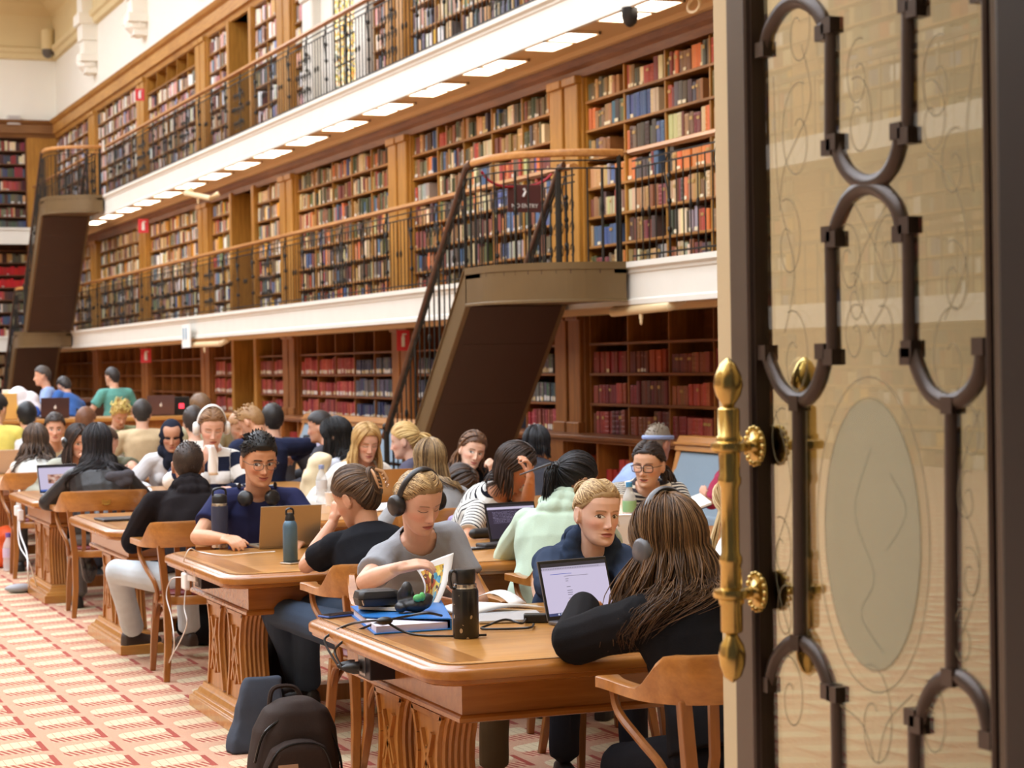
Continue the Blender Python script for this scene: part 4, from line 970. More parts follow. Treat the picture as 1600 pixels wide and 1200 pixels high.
# ---- materials per person
def skinmat(name,P):
    m=MatB(name); hp=m.attr('hp','Vector'); x,y,z=m.xyz(hp); ax=x.abs(); on=y.gt(.02)
    sk=lin(P['skin']); dk=tuple(q*.78 for q in sk); rd=(min(1,sk[0]*1.02),sk[1]*.70,sk[2]*.66)
    f=m.noise(m.coord(),18,2); base=m.mix(f.ss(.3,.7),sk,tuple(q*.93 for q in sk))
    if P['face']:
        def g(cx,cz,sx,sz): return (((ax-cx)/sx).sq()+((z-cz)/sz).sq()).ss(1.6,0.)*on
        base=m.mix(g(.043,-.03,.026,.022)*.55,base,rd); base=m.mix(g(0.,-.04,.018,.014)*.3,base,rd)
        base=m.mix(g(.032,.003,.02,.014)*.35,base,dk)
        k=P['smile']; lz=z-ax.sq()*(10*k)
        lip=(((ax)/.0245).sq()+(((lz+.0672)/.0095)).sq()).lt(1.)*on
        lip=((ax/.0245).m('POWER',2.)+((lz+.0675)/.0088).abs().m('POWER',1.5)).ss(1.15,.8)*on
        base=m.mix(lip*.95,base,lin(P['lip']))
        if P['mouth']:
            mo=((ax/.0165).sq()+((lz+.0685)/.0056).sq()).ss(1.15,.85)*on; base=m.mix(mo,base,lin((120,48,46)))
            te=((ax/.0135).sq()+((lz+.0655)/.0030).sq()).ss(1.2,.8)*on; base=m.mix(te,base,lin((236,230,220)))
        else:
            ln=((lz+.0668).abs()*1000.).ss(1.1,.3)*ax.lt(.0235)*on; base=m.mix(ln*.75,base,lin((110,52,48)))
        nos=(((ax-.0075)/.0038).sq()+((z+.0455)/.0022).sq()).ss(1.3,.5)*on; base=m.mix(nos*.8,base,lin((86,44,36)))
        bz=z-.0225+(ax-.03).sq()*7.; bw=.0036 if P['fem'] else .0048
        br=((bz/bw).abs().ss(1.2,.6))*(((ax-.031)/.0185).abs().ss(1.1,.8))*on; base=m.mix(br*(.62 if P['fem'] else .9),base,lin(P['brow']))
        u=(ax-.0320)/.0172; q=(1.-u.sq()).mx(0.)
        if P['eyes']=='open':
            top=z-q*.0078; bot=z+q*.0056
            ins=top.lt(0.)*bot.gt(0.)*u.abs().lt(1.)*on; base=m.mix(ins,base,lin((226,220,212)))
            gx=P['gaze']; ex=(x-gx).abs() if gx else ax
            ir=((ex-.0315).sq()+(z-.0005).sq()).m('SQRT')
            base=m.mix(ins*ir.lt(.0069),base,lin(P['iris'])); base=m.mix(ins*ir.lt(.0032),base,(.008,.008,.008))
            hl=((ex-.0295).sq()+(z-.0025).sq()).m('SQRT').lt(.0012); base=m.mix(ins*hl,base,(.9,.9,.9))
            la=((top*1000.).abs().ss(1.7,.6))*u.abs().lt(1.08)*on; base=m.mix(la,base,(.02,.014,.012))
            lb=((bot*1000.).abs().ss(.9,.2))*u.abs().lt(1.)*on; base=m.mix(lb*.5,base,(.05,.03,.025))
            cr=(((top-.0042)*1000.).abs().ss(.9,.2))*u.abs().lt(1.)*on; base=m.mix(cr*.4,base,dk)
        else:
            bot=z+q*.0046
            la=((bot*1000.).abs().ss(1.9,.7))*u.abs().lt(1.08)*on; base=m.mix(la*.9,base,(.03,.018,.014))
            cr=(((z-q*.0052)*1000.).abs().ss(1.,.2))*u.abs().lt(1.)*on; base=m.mix(cr*.45,base,tuple(q_*.6 for q_ in sk))
    m.set(Base_Color=base,Roughness=.48,Specular_IOR_Level=.35,Subsurface_Weight=.12,Subsurface_Radius=(.012,.005,.003)); m.bump(m.noise(m.coord(),220,2),.05,.002)
    return m.m
def clothmat(name,c,kind='plain',c2=None,rough=.85,per=.03,duty=.5,bump=.25):
    key=('cl',name)
    m=MatB(name); f=m.noise(m.coord(),7,3); w=m.noise(m.coord(),160,2); a=lin(c)
    base=m.mix(f.ss(.25,.75),tuple(q*.88 for q in a),tuple(min(1,q*1.08) for q in a))
    if kind=='stripe':
        sv=E(m.nt,m.attr('sv','Fac')); st=(sv/per).frac().lt(duty); base=m.mix(st,base,lin(c2))
    if kind=='leather': m.set(Base_Color=base,Roughness=.38); m.bump(m.noise(m.coord(),26,3),.25,.01); return m.m
    m.set(Base_Color=base,Roughness=rough,Sheen_Weight=.1 if sum(c)>300 else 0.,Specular_IOR_Level=.2 if sum(c)>200 else .08); m.bump(w,bump,.003); return m.m
def hairmat(name,c,c2,rough=.42):
    m=MatB(name); t=m.attr('Col'); s=m.xyz(t); f=m.noise(m.coord(),40,3)
    k=(s[0]*.72+f*.4-.18).ss(0.,1.)
    m.set(Base_Color=m.mix(k,lin(c),lin(c2)),Roughness=rough,Specular_IOR_Level=.35,Anisotropic=.5); return m.m
# ---- the body
def ik(S0,T,l1,l2,pole):
    d=T-S0; L=np.linalg.norm(d); L2=min(L,(l1+l2)*.995); d=d/max(L,1e-6); T=S0+d*L2
    a=(l1*l1-l2*l2+L2*L2)/(2*L2); h=math.sqrt(max(0,l1*l1-a*a)); p=np.array(pole,float); p=p-d*np.dot(p,d); p=nrm(p)
    return S0+d*a+p*h,T
def hand_geo(b,w,d,n,side,curl=.5,sc=1.,thumb=None,fine=True,spread=.0):
    """w wrist, d finger direction, n palm normal (palm side), side +1 right / -1 left hand"""
    d=nrm(d); n=nrm(np.array(n)-d*np.dot(n,d)); s=np.cross(d,n)*side          # s points to the thumb side
    W=np.array(w,float)
    b.capsule(W-d*.012*sc,.023*sc,W+d*.02*sc,.025*sc,10)
    for q in (-.026,-.009,.009,.026): b.capsule(W+d*.012*sc+s*q*.75*sc,.0155*sc,W+d*.082*sc+s*q*sc,.0115*sc,8)
    fl=[.062,.076,.082,.074]; ids=[-.029,-.0095,.0095,.028]
    cs=[curl*1.1,curl,curl*.92,curl*.8]
    for q,L,c in zip(ids,fl,cs):
        p=W+d*.084*sc+s*q*sc; a=0; pr=[.0098,.0088,.0078,.0066]
        for k,(fr,be) in enumerate(((.46,48),(.31,62),(.23,42))):
            a+=math.radians(be*c); dd=nrm(d*math.cos(a)+n*math.sin(a)+s*q*spread*8*(1-c)); e=p+dd*L*fr*sc
            b.capsule(p,pr[k]*sc,e,pr[k+1]*sc,8); p=e
    p=W+d*.022*sc+s*.022*sc; dd=nrm(d*.62+s*.62+n*.42) if thumb is None else nrm(thumb); e=p+dd*.04*sc; b.capsule(p,.0145*sc,e,.0115*sc,8)
    d2=nrm(dd*.75+d*.5+n*.2*curl); b.capsule(e,.0112*sc,e+d2*.03*sc,.0095*sc,8); b.capsule(e+d2*.03*sc,.0095*sc,e+nrm(d2+n*.35*curl)*.053*sc,.007*sc,8)
TR=[(0,.168,.118),(.2,.158,.112),(.42,.140,.100),(.62,.155,.112),(.8,.168,.110),(.92,.135,.085),(1.0,.075,.066)]
def torso(b,SP,Fr,infl,bw,t1=1.0,fem=1.,bottom=0):
    R=[]; an=np.linspace(0,2*PI,20,endpoint=False)
    for t,w,d in TR:
        if t>t1: continue
        c=SP(t); r,f,u=Fr(t); w_=w*bw+infl; d_=d*bw**.7+infl
        R.append(c+np.sign(np.cos(an))[:,None]*(np.abs(np.cos(an))**.85)[:,None]*w_*r+np.sin(an)[:,None]*d_*f)
    b.loft(R)
    if fem>.5:
        c=SP(.66); r,f,u=Fr(.66)
        for s in (-1,1): b.ell(c+r*s*.072*bw+f*.085,(.062+infl*.6,.058+infl*.6,.064+infl*.6),np.stack([r,f,u],1),12,8)
PERSONS={}
def person(key,label,head,face,look,skin=(232,190,164),fem=1,hairc=(60,40,28),hairc2=None,top=(90,90,95),tk='plain',top2=None,sleeve='short',pants=(60,62,70),lod=1,hs=1.0,bw=1.0,
           rh=None,lh=None,rhand=None,lhand=None,rcurl=.5,lcurl=.5,rn=None,ln=None,rp=None,lp=None,rd=None,ld=None,hip=None,hood=False,collar=0,neck='crew',scarf=None,legs=None,stand=False,
           eyes='down',smile=0.,mouth=0.,gaze=0.,iris=(70,46,30),brow=None,lip=(190,112,104),faceon=True,slouch=.05,shw=None,per=.03,duty=.5,shoes=(40,38,38),roll=0,tops=None,collarless=True,body_only=False,long_top=0,sock=None,nbo=(0,0,0),armk=1.,sinf=0.,lel=None):
    P=dict(skin=skin,fem=fem,face=faceon,smile=smile,mouth=mouth,eyes=eyes,gaze=gaze,iris=iris,brow=brow or tuple(int(q*.8) for q in hairc),lip=lip)
    vox={0:.0052,1:.0078,2:.012}[lod]
    H=np.array(head,float); fa=math.radians(face); fw=np.array([math.sin(fa),math.cos(fa),0.]); ri=np.array([math.cos(fa),-math.sin(fa),0.]); up=np.array([0,0,1.])
    ya,pi_=math.radians(look[0]),math.radians(look[1])
    hf=np.array([math.sin(ya)*math.cos(pi_),math.cos(ya)*math.cos(pi_),-math.sin(pi_)]); HR=frm(hf)
    if len(look)>2: a=math.radians(look[2]); r0,f0,u0=HR.T; HR=np.stack([r0*math.cos(a)+u0*math.sin(a),f0,u0*math.cos(a)-r0*math.sin(a)],1)
    hl=lambda p: H+HR@(np.array(p,float)*hs)
    hu=nrm(HR[:,2]*.55+up*.45)
    nb=H-hu*.152*hs-fw*.035-HR[:,1]*.02+np.array(nbo)
    L=.50
    if hip is None:
        hz=.545 if not stand else .93; dz=nb[2]-hz
        back=math.sqrt(max(L*L-dz*dz,0.0)) if dz<L else 0.
        hip=np.array([nb[0],nb[1],hz])-fw*back
    hip=np.array(hip,float); mid=(hip+nb)/2-fw*slouch+up*.02
    def SP(t): return hip*(1-t)**2+2*mid*t*(1-t)+nb*t*t
    def Fr(t):
        d=nrm(SP(min(t+.03,1.03))-SP(t-.03)); f=nrm(fw-d*np.dot(fw,d)); r=np.cross(f,d); return r,f,d
    r9,f9,u9=Fr(.88); sw=shw or (.152 if fem else .188)*bw**.5
    sh={s:SP(.87)+r9*s*sw for s in (1,-1)}
    root=thing('person',label,'person',(hip[0],hip[1],0)); root['label']=label
    l1,l2=.285*armk,.255*armk
    A={}
    for s,hd,pole in ((1,rh,rp),(-1,lh,lp)):
        if hd is None: hd=SP(.3)+r9*s*.22+fw*.30+up*0.02; 
        hd=np.array(hd,float)
        pole=np.array(pole,float) if pole is not None else (ri*s*.7-up*.75-fw*.25)
        el,wr=ik(sh[s],hd,l1,l2,pole)
        if s==-1 and lel is not None: el=np.array(lel,float); wr=hd
        A[s]=(sh[s],el,wr)
    hsz=np.mean([.98])
    # body: head + neck + torso core + arms + hands, one remeshed surface
    b=MB(); an=np.linspace(0,2*PI,40,endpoint=False); zz=np.linspace(-.1185,.1215,44)
    b.loft([H+(HR@(head_surf(an,np.full(40,z),P)*hs).T).T for z in zz])
    for s in (-1,1):
        E0=np.array([[.18,-.1,0],[0,1,.12],[0,-.2,1]]); Me=HR@np.array([[.35*1,0,0],[0,1,0],[0,0,1.]])
        b.ell(hl((s*.0785,-.012,-.010)),(.009*hs,.019*hs,.033*hs),HR@rz(s*.35),10,8)
        b.tube([hl((s*.085+s*.001*math.sin(q),-.014+.017*math.cos(q),-.008+.032*math.sin(q))) for q in np.linspace(-1.2,3.9,9)],.0042*hs,6)
    b.capsule(hl((0,-.022,-.05)),.049*hs*(1 if fem else 1.18),nb+u9*.0+fw*.005,.052*(1 if fem else 1.18),14)
    b.capsule(nb-u9*.0,.056,SP(.9),.07,12)
    torso(b,SP,Fr,-.012,bw,fem=fem)
    for s in (1,-1):
        S0,el,wr=A[s]; k=1.0 if fem else 1.12
        b.capsule(SP(.93)+r9*s*.06,.05,S0,.052*k,12); b.capsule(S0,.048*k,el,.037*k,12); b.capsule(el,.038*k,el*.55+wr*.45,.037*k,12); b.capsule(el*.55+wr*.45,.036*k,wr,.0235*k,12)
        hd_=(rd if s==1 else ld); d=nrm(np.array(hd_,float)) if hd_ is not None else nrm(nrm(wr-el)+fw*.3)
        n=(rn if s==1 else ln); n=np.array(n,float) if n is not None else -up+ri*(-s)*.3
        hand_geo(b,wr,d,n,s,rcurl if s==1 else lcurl,.98 if fem else 1.06)
    me=remesh(b,vox,2)
    # refine the face and snap it to the sculpted surface
    V=co(me); Lc=((V-H)@HR)/hs
    if lod<2 and faceon:
        for pas in range(2 if lod==0 else 1):
            bm=bmesh.new(); bm.from_mesh(me); bm.verts.ensure_lookup_table()
            V=co(me); Lc=((V-H)@HR)/hs
            sel=(Lc[:,1]>.03)&(Lc[:,2]>-.112)&(Lc[:,2]<.05)&(np.abs(Lc[:,0])<.068)
            es=[e for e in bm.edges if sel[e.verts[0].index] and sel[e.verts[1].index]]
            bmesh.ops.subdivide_edges(bm,edges=es,cuts=1,use_grid_fill=True); bm.to_mesh(me); bm.free()
    V=co(me); Lc=((V-H)@HR)/hs
    near=np.linalg.norm(Lc*np.array([1.2,1,.85]),axis=1)<.13
    isl=near&(np.abs(Lc[:,0])<.0745)&((Lc[:,2]>-.085)|((Lc[:,1]>.045)&(Lc[:,2]>-.118)))
    Sn=head_snap(Lc,P); dd=np.linalg.norm(Sn-Lc,axis=1); isl&=dd<.02
    wgt=np.clip((Lc[:,1]+.02)/.06,0,1)*np.clip((Lc[:,2]+.084)/.03+np.clip((Lc[:,1]-.05)/.02,0,2),0,1)*np.clip((.02-dd)/.006,0,1); wgt=np.where(isl,wgt,0)[:,None]
    Ln=Lc*(1-wgt)+Sn*wgt; V=H+(Ln*hs)@HR.T; put(me,V)
    at=me.attributes.new('hp','FLOAT_VECTOR','POINT'); hpv=np.where(near[:,None],Ln,9.0); at.data.foreach_set('vector',hpv.ravel().astype(np.float32))
    if not body_only or True: fin(me,'body',skinmat('skin_'+key,P),root)
    # ---- top garment
    cv=.0062 if lod==0 else vox
    b=MB(); inf={'short':.006,'long':.012,'hoodie':.022,'none':.004}[sleeve if sleeve!='long' or not hood else 'hoodie']
    if hood: inf=.022
    torso(b,SP,Fr,inf,bw,fem=fem)
    arms_inf=inf+.003+sinf
    segs_=[(SP(0),SP(.35),0,.35),(SP(.35),SP(.7),.35,.7),(SP(.7),SP(1.0),.7,1.)]
    for s in (1,-1):
        S0,el,wr=A[s]; k=1.0 if fem else 1.12; r0=.053*k+arms_inf
        b.capsule(SP(.93)+r9*s*.05,.05+inf*.6,S0,r0,12)
        if sleeve=='short':
            e=S0*.38+el*.62; b.capsule(S0,r0,e,.052*k+arms_inf*1.3,14,flat=True); b.ell(S0,(r0,)*3,None,12,8)
        elif sleeve!='none':
            b.capsule(S0,r0,el,.045*k+arms_inf,12); w2=el*.06+wr*.94; b.capsule(el,.045*k+arms_inf,w2,.032*k+arms_inf*.85,12); 
    if neck=='hood' or hood:
        # heavy collar and hood lying on the back
        for q in np.linspace(0,2*PI,15)[:-1]:
            c=nb-u9*.012+r9*.088*math.sin(q)+f9*(.075*math.cos(q)); b.ell(c+u9*(.035-.035*math.cos(q)-.012),(.042,.038,.042),None,10,7)
        for x,y,z,a in ((0,-.105,-.01,.055),(.055,-.095,-.005,.05),(-.055,-.095,-.005,.05),(0,-.12,-.06,.05),(.05,-.11,-.055,.045),(-.05,-.11,-.055,.045)):
            b.ell(nb+r9*x+f9*y+u9*z,(a,a*.75,a*.9),frm(f9,u9),10,7)
    if long_top: 
        b.loft([SP(.25)+np.array([(math.cos(q)*(.165*bw+inf))*ri+(math.sin(q)*(.13+inf))*fw for q in np.linspace(0,2*PI,16,endpoint=False)]),hip-up*long_top+np.array([(math.cos(q)*(.19*bw+inf))*ri+(math.sin(q)*(.16+inf))*fw for q in np.linspace(0,2*PI,16,endpoint=False)])])
    me=remesh(b,cv,2); V=co(me); N=vnorm(me)
    amp=(.0085 if hood else (.0068 if sleeve!='none' else .004))*(1 if lod<2 else .8)
    V=V+N*(fold(V,abs(hash(key))%9999 if False else sum(map(ord,key)),.8)*amp)[:,None]
    put(me,V)
    # stripe coordinate along the limbs / torso
    sv=np.zeros(len(V)); best=np.full(len(V),9.)
    def seg(p,q,o,sc_=1.,bias=0):
        d=q-p; L_=np.linalg.norm(d); t=np.clip(((V-p)@d)/(L_*L_),0,1); di=np.linalg.norm(V-p-t[:,None]*d,axis=1)+bias; m_=di<best; best[m_]=di[m_]; sv[m_]=o+((V-p)@d/L_)[m_]*sc_
    seg(SP(0),SP(1),0,1,-.06)
    for s in (1,-1): S0,el,wr=A[s]; seg(S0,el,1.); seg(el,wr,1.+l1)
    a=me.attributes.new('sv','FLOAT','POINT'); a.data.foreach_set('value',sv.astype(np.float32))
    # neckline: open the garment round the neck so that skin shows
    if neck!='hood' and not hood:
        cf={'crew':(.066,.072,.0),'scoop':(.085,.105,.06),'wide':(.098,.10,.035),'high':(.05,.055,0)}[neck]
        c=nb-u9*.0+f9*(.012+cf[2]*.5)-u9*cf[2]*.45; D=V-c; x=D@r9; y=D@f9; z=D@u9
        kill=((x/cf[0])**2+(y/(cf[1]+.0))**2+(z/(.075+cf[2]*.6))**2)<1
        bm=bmesh.new(); bm.from_mesh(me); bm.verts.ensure_lookup_table(); bmesh.ops.delete(bm,geom=[v for v in bm.verts if kill[v.index]],context='VERTS')
        for it in range(6): 
            vs=[v for v in bm.verts if v.is_boundary]; bmesh.ops.smooth_vert(bm,verts=vs,factor=.5,use_axis_x=True,use_axis_y=True,use_axis_z=True)
        bm.to_mesh(me); bm.free()
        Wk=None
    g=fin(me,{'short':'shirt','long':'sweater','none':'vest','hoodie':'hoodie'}[sleeve] if not hood else 'hoodie',clothmat('cloth_'+key,top,tk,top2,per=per,duty=duty),root)
    if neck in('crew','wide','scoop') and not hood:
        so=g.modifiers.new('Solid','SOLIDIFY'); so.thickness=.004; so.offset=1
    # ---- trousers and shoes
    b=MB(); LG=[]
    for s in (1,-1):
        hj=hip+ri*s*.085-up*.03
        if legs and legs.get(s): kn,ft=[np.array(q,float) for q in legs[s][:2]]
        elif stand: kn=hip*0+np.array([hip[0],hip[1],.5])+ri*s*.1+fw*.03; ft=np.array([hip[0],hip[1],.09])+ri*s*.11
        else:
            kn=hj+fw*.42+ri*s*.06-up*.075; ft=np.array([kn[0],kn[1],.09])-fw*.02
        LG.append((hj,kn,ft,s)); k=bw**.6
        b.capsule(hj,.092*k,kn,.066*k,14); b.capsule(kn,.068*k,ft*.9+kn*.1,.055*k,14,flat=False)
        b.capsule(kn,.064*k,ft+(kn-ft)*.03,.06*k,14,flat=True)
    b.ell(hip-up*.02,(.175*bw,.125*bw,.11),frm(fw),16,10); b.capsule(hip,.12*bw,SP(.15),.125*bw,14)
    me=remesh(b,max(cv,.0075),2); V=co(me); V=V+vnorm(me)*(fold(V,7+len(key),.6)*.005)[:,None]; put(me,V)
    fin(me,'trousers',clothmat('trousers_'+key,pants),root)
    for hj,kn,ft,s in LG:
        b=MB(); d=nrm((fw*1. if not (legs and legs.get(s)) else nrm(np.array([kn[0]-hj[0],kn[1]-hj[1],0])))); 
        d=nrm(np.array(legs[s][2],float)) if legs and legs.get(s) and len(legs[s])>2 else d; r_=np.cross(d,up); o=np.array([ft[0],ft[1],0.]); R=[]
        zb=max(ft[2]-.085,.0)
        for t,w,h in ((-.075,.018,.05),(-.065,.032,.075),(-.02,.036,.085),(.03,.038,.07),(.09,.043,.05),(.14,.042,.042),(.175,.028,.032),(.19,.008,.02)):
            R.append(np.array([o+d*t+r_*w*x+up*(zb+z*h) for x,z in ((-1,0),(1,0),(1.02,.35),(.8,.8),(.35,1),(-.35,1),(-.8,.8),(-1.02,.35))]))
        b.loft(R); b.build('shoe',plain('shoe_%d_%d_%d'%shoes,shoes,.5),root,smooth=60)
    I=dict(root=root,H=H,HR=HR,hl=hl,hs=hs,nb=nb,SP=SP,Fr=Fr,fw=fw,ri=ri,bw=bw,inf=inf,A=A,hip=hip,key=key,lod=lod,hc=hairc,hc2=hairc2 or tuple(min(255,int(q*1.6+20)) for q in hairc))
    PERSONS[key]=I; return I
# ---- hair
EA=np.array([.0795,.103,.110]); EC=np.array([0,-.004,.018])
def scalp(d,off=0.): d=np.array(d,float); d=d/np.linalg.norm(d,axis=-1,keepdims=True); return EC+d*(EA+off)
def hairline(az):      # az degrees from the front 0..180
    return np.interp(az,[0,25,50,66,80,98,108,118,130,150,180],[.087,.084,.068,.042,.030,.028,.012,-.028,-.058,-.076,-.082])
def cap(I,off=.006,line=0.,bump=.0,name='hair',seed=1,mat=None,vol=0.):
    nu,nv=(64,40) if I['lod']==0 else ((40,26) if I['lod']==1 else (26,18)); V=[]; K=[]
    for j in range(nv+1):
        t=PI*j/nv*.86
        for i in range(nu):
            a=2*PI*i/nu; d=np.array([math.sin(a)*math.sin(t),math.cos(a)*math.sin(t),math.cos(t)])
            az=abs((math.degrees(a)+180)%360-180); p=scalp(d,off+vol*max(0,d[2]))
            hz=hairline(az)+line; below=hz-p[2]
            if below>0: p=scalp(d,max(off-below*.5,-.012))
            V.append(p); K.append(below<.012)
    V=np.array(V); 
    if bump: V=EC+(V-EC)*(1+bump*fold(V,seed,1.6))[:,None]
    Fs=[]
    for j in range(nv):
        for i in range(nu):
            a,b_,c,d=j*nu+i,j*nu+(i+1)%nu,(j+1)*nu+(i+1)%nu,(j+1)*nu+i
            if K[a] and K[b_] and K[c] and K[d]: Fs.append((a,b_,c,d))
    W=I['H']+(V*I['hs'])@I['HR'].T
    return W,Fs
class Hair:
    def __init__(s,I): s.I=I; s.b=MB(); s.r=random.Random(len(I['key'])*7+3)
    def cap(s,**k):
        V,Fs=cap(s.I,**k); s.b.add(V,Fs,(.35,.35,.35)); return s
    def lock(s,P,r,c=None,flat=.45,n=None,up=None,tip=.15,root=.7):
        m=len(P); rr=[r*(root+(1-root)*min(1,i/(m*.3)))*(1 if i<m*.6 else 1-(1-tip)*((i-m*.6)/(m*.4))) for i in range(m)]
        v=s.r.random() if c is None else c
        s.b.tube(P,rr,n or (5 if s.I['lod']==0 else 4),True,(v,v,v),0,flat,up)
    def W(s,p): return s.I['H']+s.I['HR']@(np.array(p)*s.I['hs'])
    def pulled(s,tie,n=150,off=.008,r=.008,line=0.,azr=180,topw=1):
        td=nrm(np.array(tie)-EC)
        for k in range(n):
            az=s.r.uniform(-azr,azr) if s.r.random()<.75 else s.r.uniform(-60,60); hz=hairline(abs(az))+line+s.r.uniform(-.002,.004)
            # find direction on the hairline
            a=math.radians(az); lo,hi=.02,PI*.9
            for _ in range(14):
                t=(lo+hi)/2; p=scalp((math.sin(a)*math.sin(t),math.cos(a)*math.sin(t),math.cos(t)))
                if p[2]>hz: lo=t
                else: hi=t
            if s.r.random()<.35: lo*=s.r.uniform(.35,1)
            d0=np.array([math.sin(a)*math.sin(lo),math.cos(a)*math.sin(lo),math.cos(lo)]); om=math.acos(np.clip(np.dot(d0,td),-1,1)); P=[]
            if om<.15: continue
            o=off*s.r.uniform(.6,1.35); m=9
            for q in range(m):
                t=q/(m-1)*.97; dd=(math.sin((1-t)*om)*d0+math.sin(t*om)*td)/math.sin(om); P.append(s.W(scalp(dd,o*min(1,.25+t*3)+.004*math.sin(t*PI))))
            s.lock(P,r*s.r.uniform(.6,1.1),up=None)
        return s
    def drape(s,p,mar=.02):
        I=s.I; b=None
        for t in np.linspace(0.05,1.0,14):
            c=I['SP'](t); r,f,u=I['Fr'](t); dd=abs((p-c)@u)
            if b is None or dd<b[0]: b=(dd,t,c,r,f,u)
        dd,t,c,r,f,u=b
        if dd>.07: return p
        w=np.interp(t,[q[0] for q in TR],[q[1] for q in TR])*I['bw']+I['inf']+mar; d=np.interp(t,[q[0] for q in TR],[q[2] for q in TR])+I['inf']+mar
        if t>.8: w=max(w,.10+.10*(1-t)/.2) 
        x,y,z=(p-c)@r,(p-c)@f,(p-c)@u; e=math.sqrt((x/w)**2+(y/d)**2)
        if e<1: x,y=x/max(e,.05),y/max(e,.05); p=c+r*x+f*y+u*z
        return p
    def long(s,length,n=170,r=.011,az0=62,wave=.008,wf=14,part=.0,flare=.03,off=.009,back=0.,side=None,droop=None,curl=0.,tilt=(0,0,0)):
        I=s.I
        for k in range(n):
            az=s.r.uniform(az0,360-az0) if side is None else s.r.uniform(*side)
            sd=1 if az<180 else -1; ab=az if az<180 else 360-az
            y0=np.interp(ab,[az0,110,180],[.055,.0,-.06])+s.r.uniform(-.015,.015)
            d0=nrm(np.array([part+sd*s.r.uniform(.0,.012),y0,.10])-EC); a=math.radians(az)
            d1=nrm(np.array([math.sin(a),math.cos(a),-.22])); om=math.acos(np.clip(np.dot(d0,d1),-1,1)); P=[]; o=off*s.r.uniform(.5,1.4)
            for q in range(8):
                t=q/7; dd=(math.sin((1-t)*om)*d0+math.sin(t*om)*d1)/math.sin(om); P.append(s.W(scalp(dd,o+.006*math.sin(t*PI))))
            e=P[-1]; outw=nrm((e-I['H'])*np.array([1,1,0])); L=length*s.r.uniform(.72,1.08); ph=(int(az/8)*2.39)%6.28+s.r.uniform(-.35,.35); ph2=(int(az/8)*1.7)%6.28+s.r.uniform(-.35,.35); m=max(8,int(L/.03)); fl=flare*s.r.uniform(.2,1.3)
            for q in range(1,m+1):
                t=q/m; z=-L*t
                p=e+outw*(fl*math.sin(min(1,t*1.3)*PI*.6))+np.array([0,0,z])+np.array(tilt)*t*t*L
                if back: p=p-I['fw']*back*t
                p=s.drape(p,.012+.02*s.r.random()*.3+o)
                wv=wave*min(1,t*1.6); u=orth(outw+np.array([0,0,.01]))[0]
                p=p+u*wv*math.sin(wf*L*t*2+ph)+outw*wv*.7*math.sin(wf*L*t*2+ph2)
                P.append(p)
            s.lock(P,r*s.r.uniform(.55,1.15))
        return s
    def tail(s,p0,p1,p2,n=40,r=.007,spread=.03,wave=.005):
        for k in range(n):
            j=np.array([s.r.gauss(0,1) for _ in range(3)])*spread*.4; ph=s.r.uniform(0,6)
            P=spl([np.array(p0)+j*.15,np.array(p1)+j*.8,np.array(p2)+j*1.2],5); P=[p+wave*math.sin(i*.9+ph)*np.array([.6,.6,.1]) for i,p in enumerate(P)]
            s.lock(P,r*s.r.uniform(.6,1.1))
        return s
    def short(s,n=320,L=.03,r=.0055,sweep=(0,.3,.25),top=1.6,line=.0,lift=.012,side=.6,curl=0.):
        for k in range(n):
            a=s.r.uniform(0,2*PI); t=math.acos(s.r.uniform(-.35,1)); d=np.array([math.sin(a)*math.sin(t),math.cos(a)*math.sin(t),math.cos(t)]); p=scalp(d,.0)
            az=abs((math.degrees(a)+180)%360-180)
            if p[2]<hairline(az)+line+.004: continue
            k_=max(0,min(1,(p[2]-.03)/.06)); l=L*(side+(top-side)*k_)*s.r.uniform(.7,1.2); sw=np.array(sweep)+np.array([s.r.gauss(0,.25) for _ in range(3)]); sw[2]-= (1-k_)*1.1
            P=[]
            for q in range(6):
                u=q/5; dirn=nrm(d*(1-.55*u)+sw*(u*.9)); P.append(s.W(p+ (d*lift*k_*math.sin(min(1,u*1.4)*PI*.5) + sw*u*l*.75 + d*l*.35*u*(1-u*.6)+ (np.array([math.sin(u*9+k),math.cos(u*8+k),math.sin(u*7+k)])*curl*u))))
            s.lock(P,r*s.r.uniform(.6,1.1),tip=.2,root=.9)
        return s
    def parted(s,tie,n=500,off=.008,r=.0028,part=0.):
        td=nrm(np.array(tie)-EC)
        for k in range(n):
            sd=s.r.choice((-1,1)); y=s.r.uniform(-.03,.088); d0=nrm(scalp((part+sd*s.r.uniform(.001,.006),y,.1 if y<.05 else .1-(y-.05)*.75))-EC)
            if s.r.random()<.45:
                az=math.radians(sd*s.r.uniform(4,112)); hz=hairline(abs(math.degrees(az)))+.003; t=math.acos(np.clip((hz-EC[2])/EA[2],-1,1)); d0=nrm(np.array([math.sin(az)*math.sin(t)*EA[0],math.cos(az)*math.sin(t)*EA[1],math.cos(t)*EA[2]]))
            u=s.r.random(); az=math.radians(sd*(52+62*u)); dm=nrm(np.array([math.sin(az),math.cos(az),.62-.75*u*s.r.uniform(.6,1)+.25*(1-u)])); P=[]; o=off*s.r.uniform(.85,1.1)
            dm=nrm(dm+d0*.55)
            for q in range(10):
                t=q/9*.98; dd=(1-t)**2*d0+2*t*(1-t)*dm*1.15+t*t*td; P.append(s.W(scalp(dd,o*min(1,.1+t*2.5)+.003*math.sin(t*PI))))
            s.lock(P,r*s.r.uniform(.6,1.2))
        return s
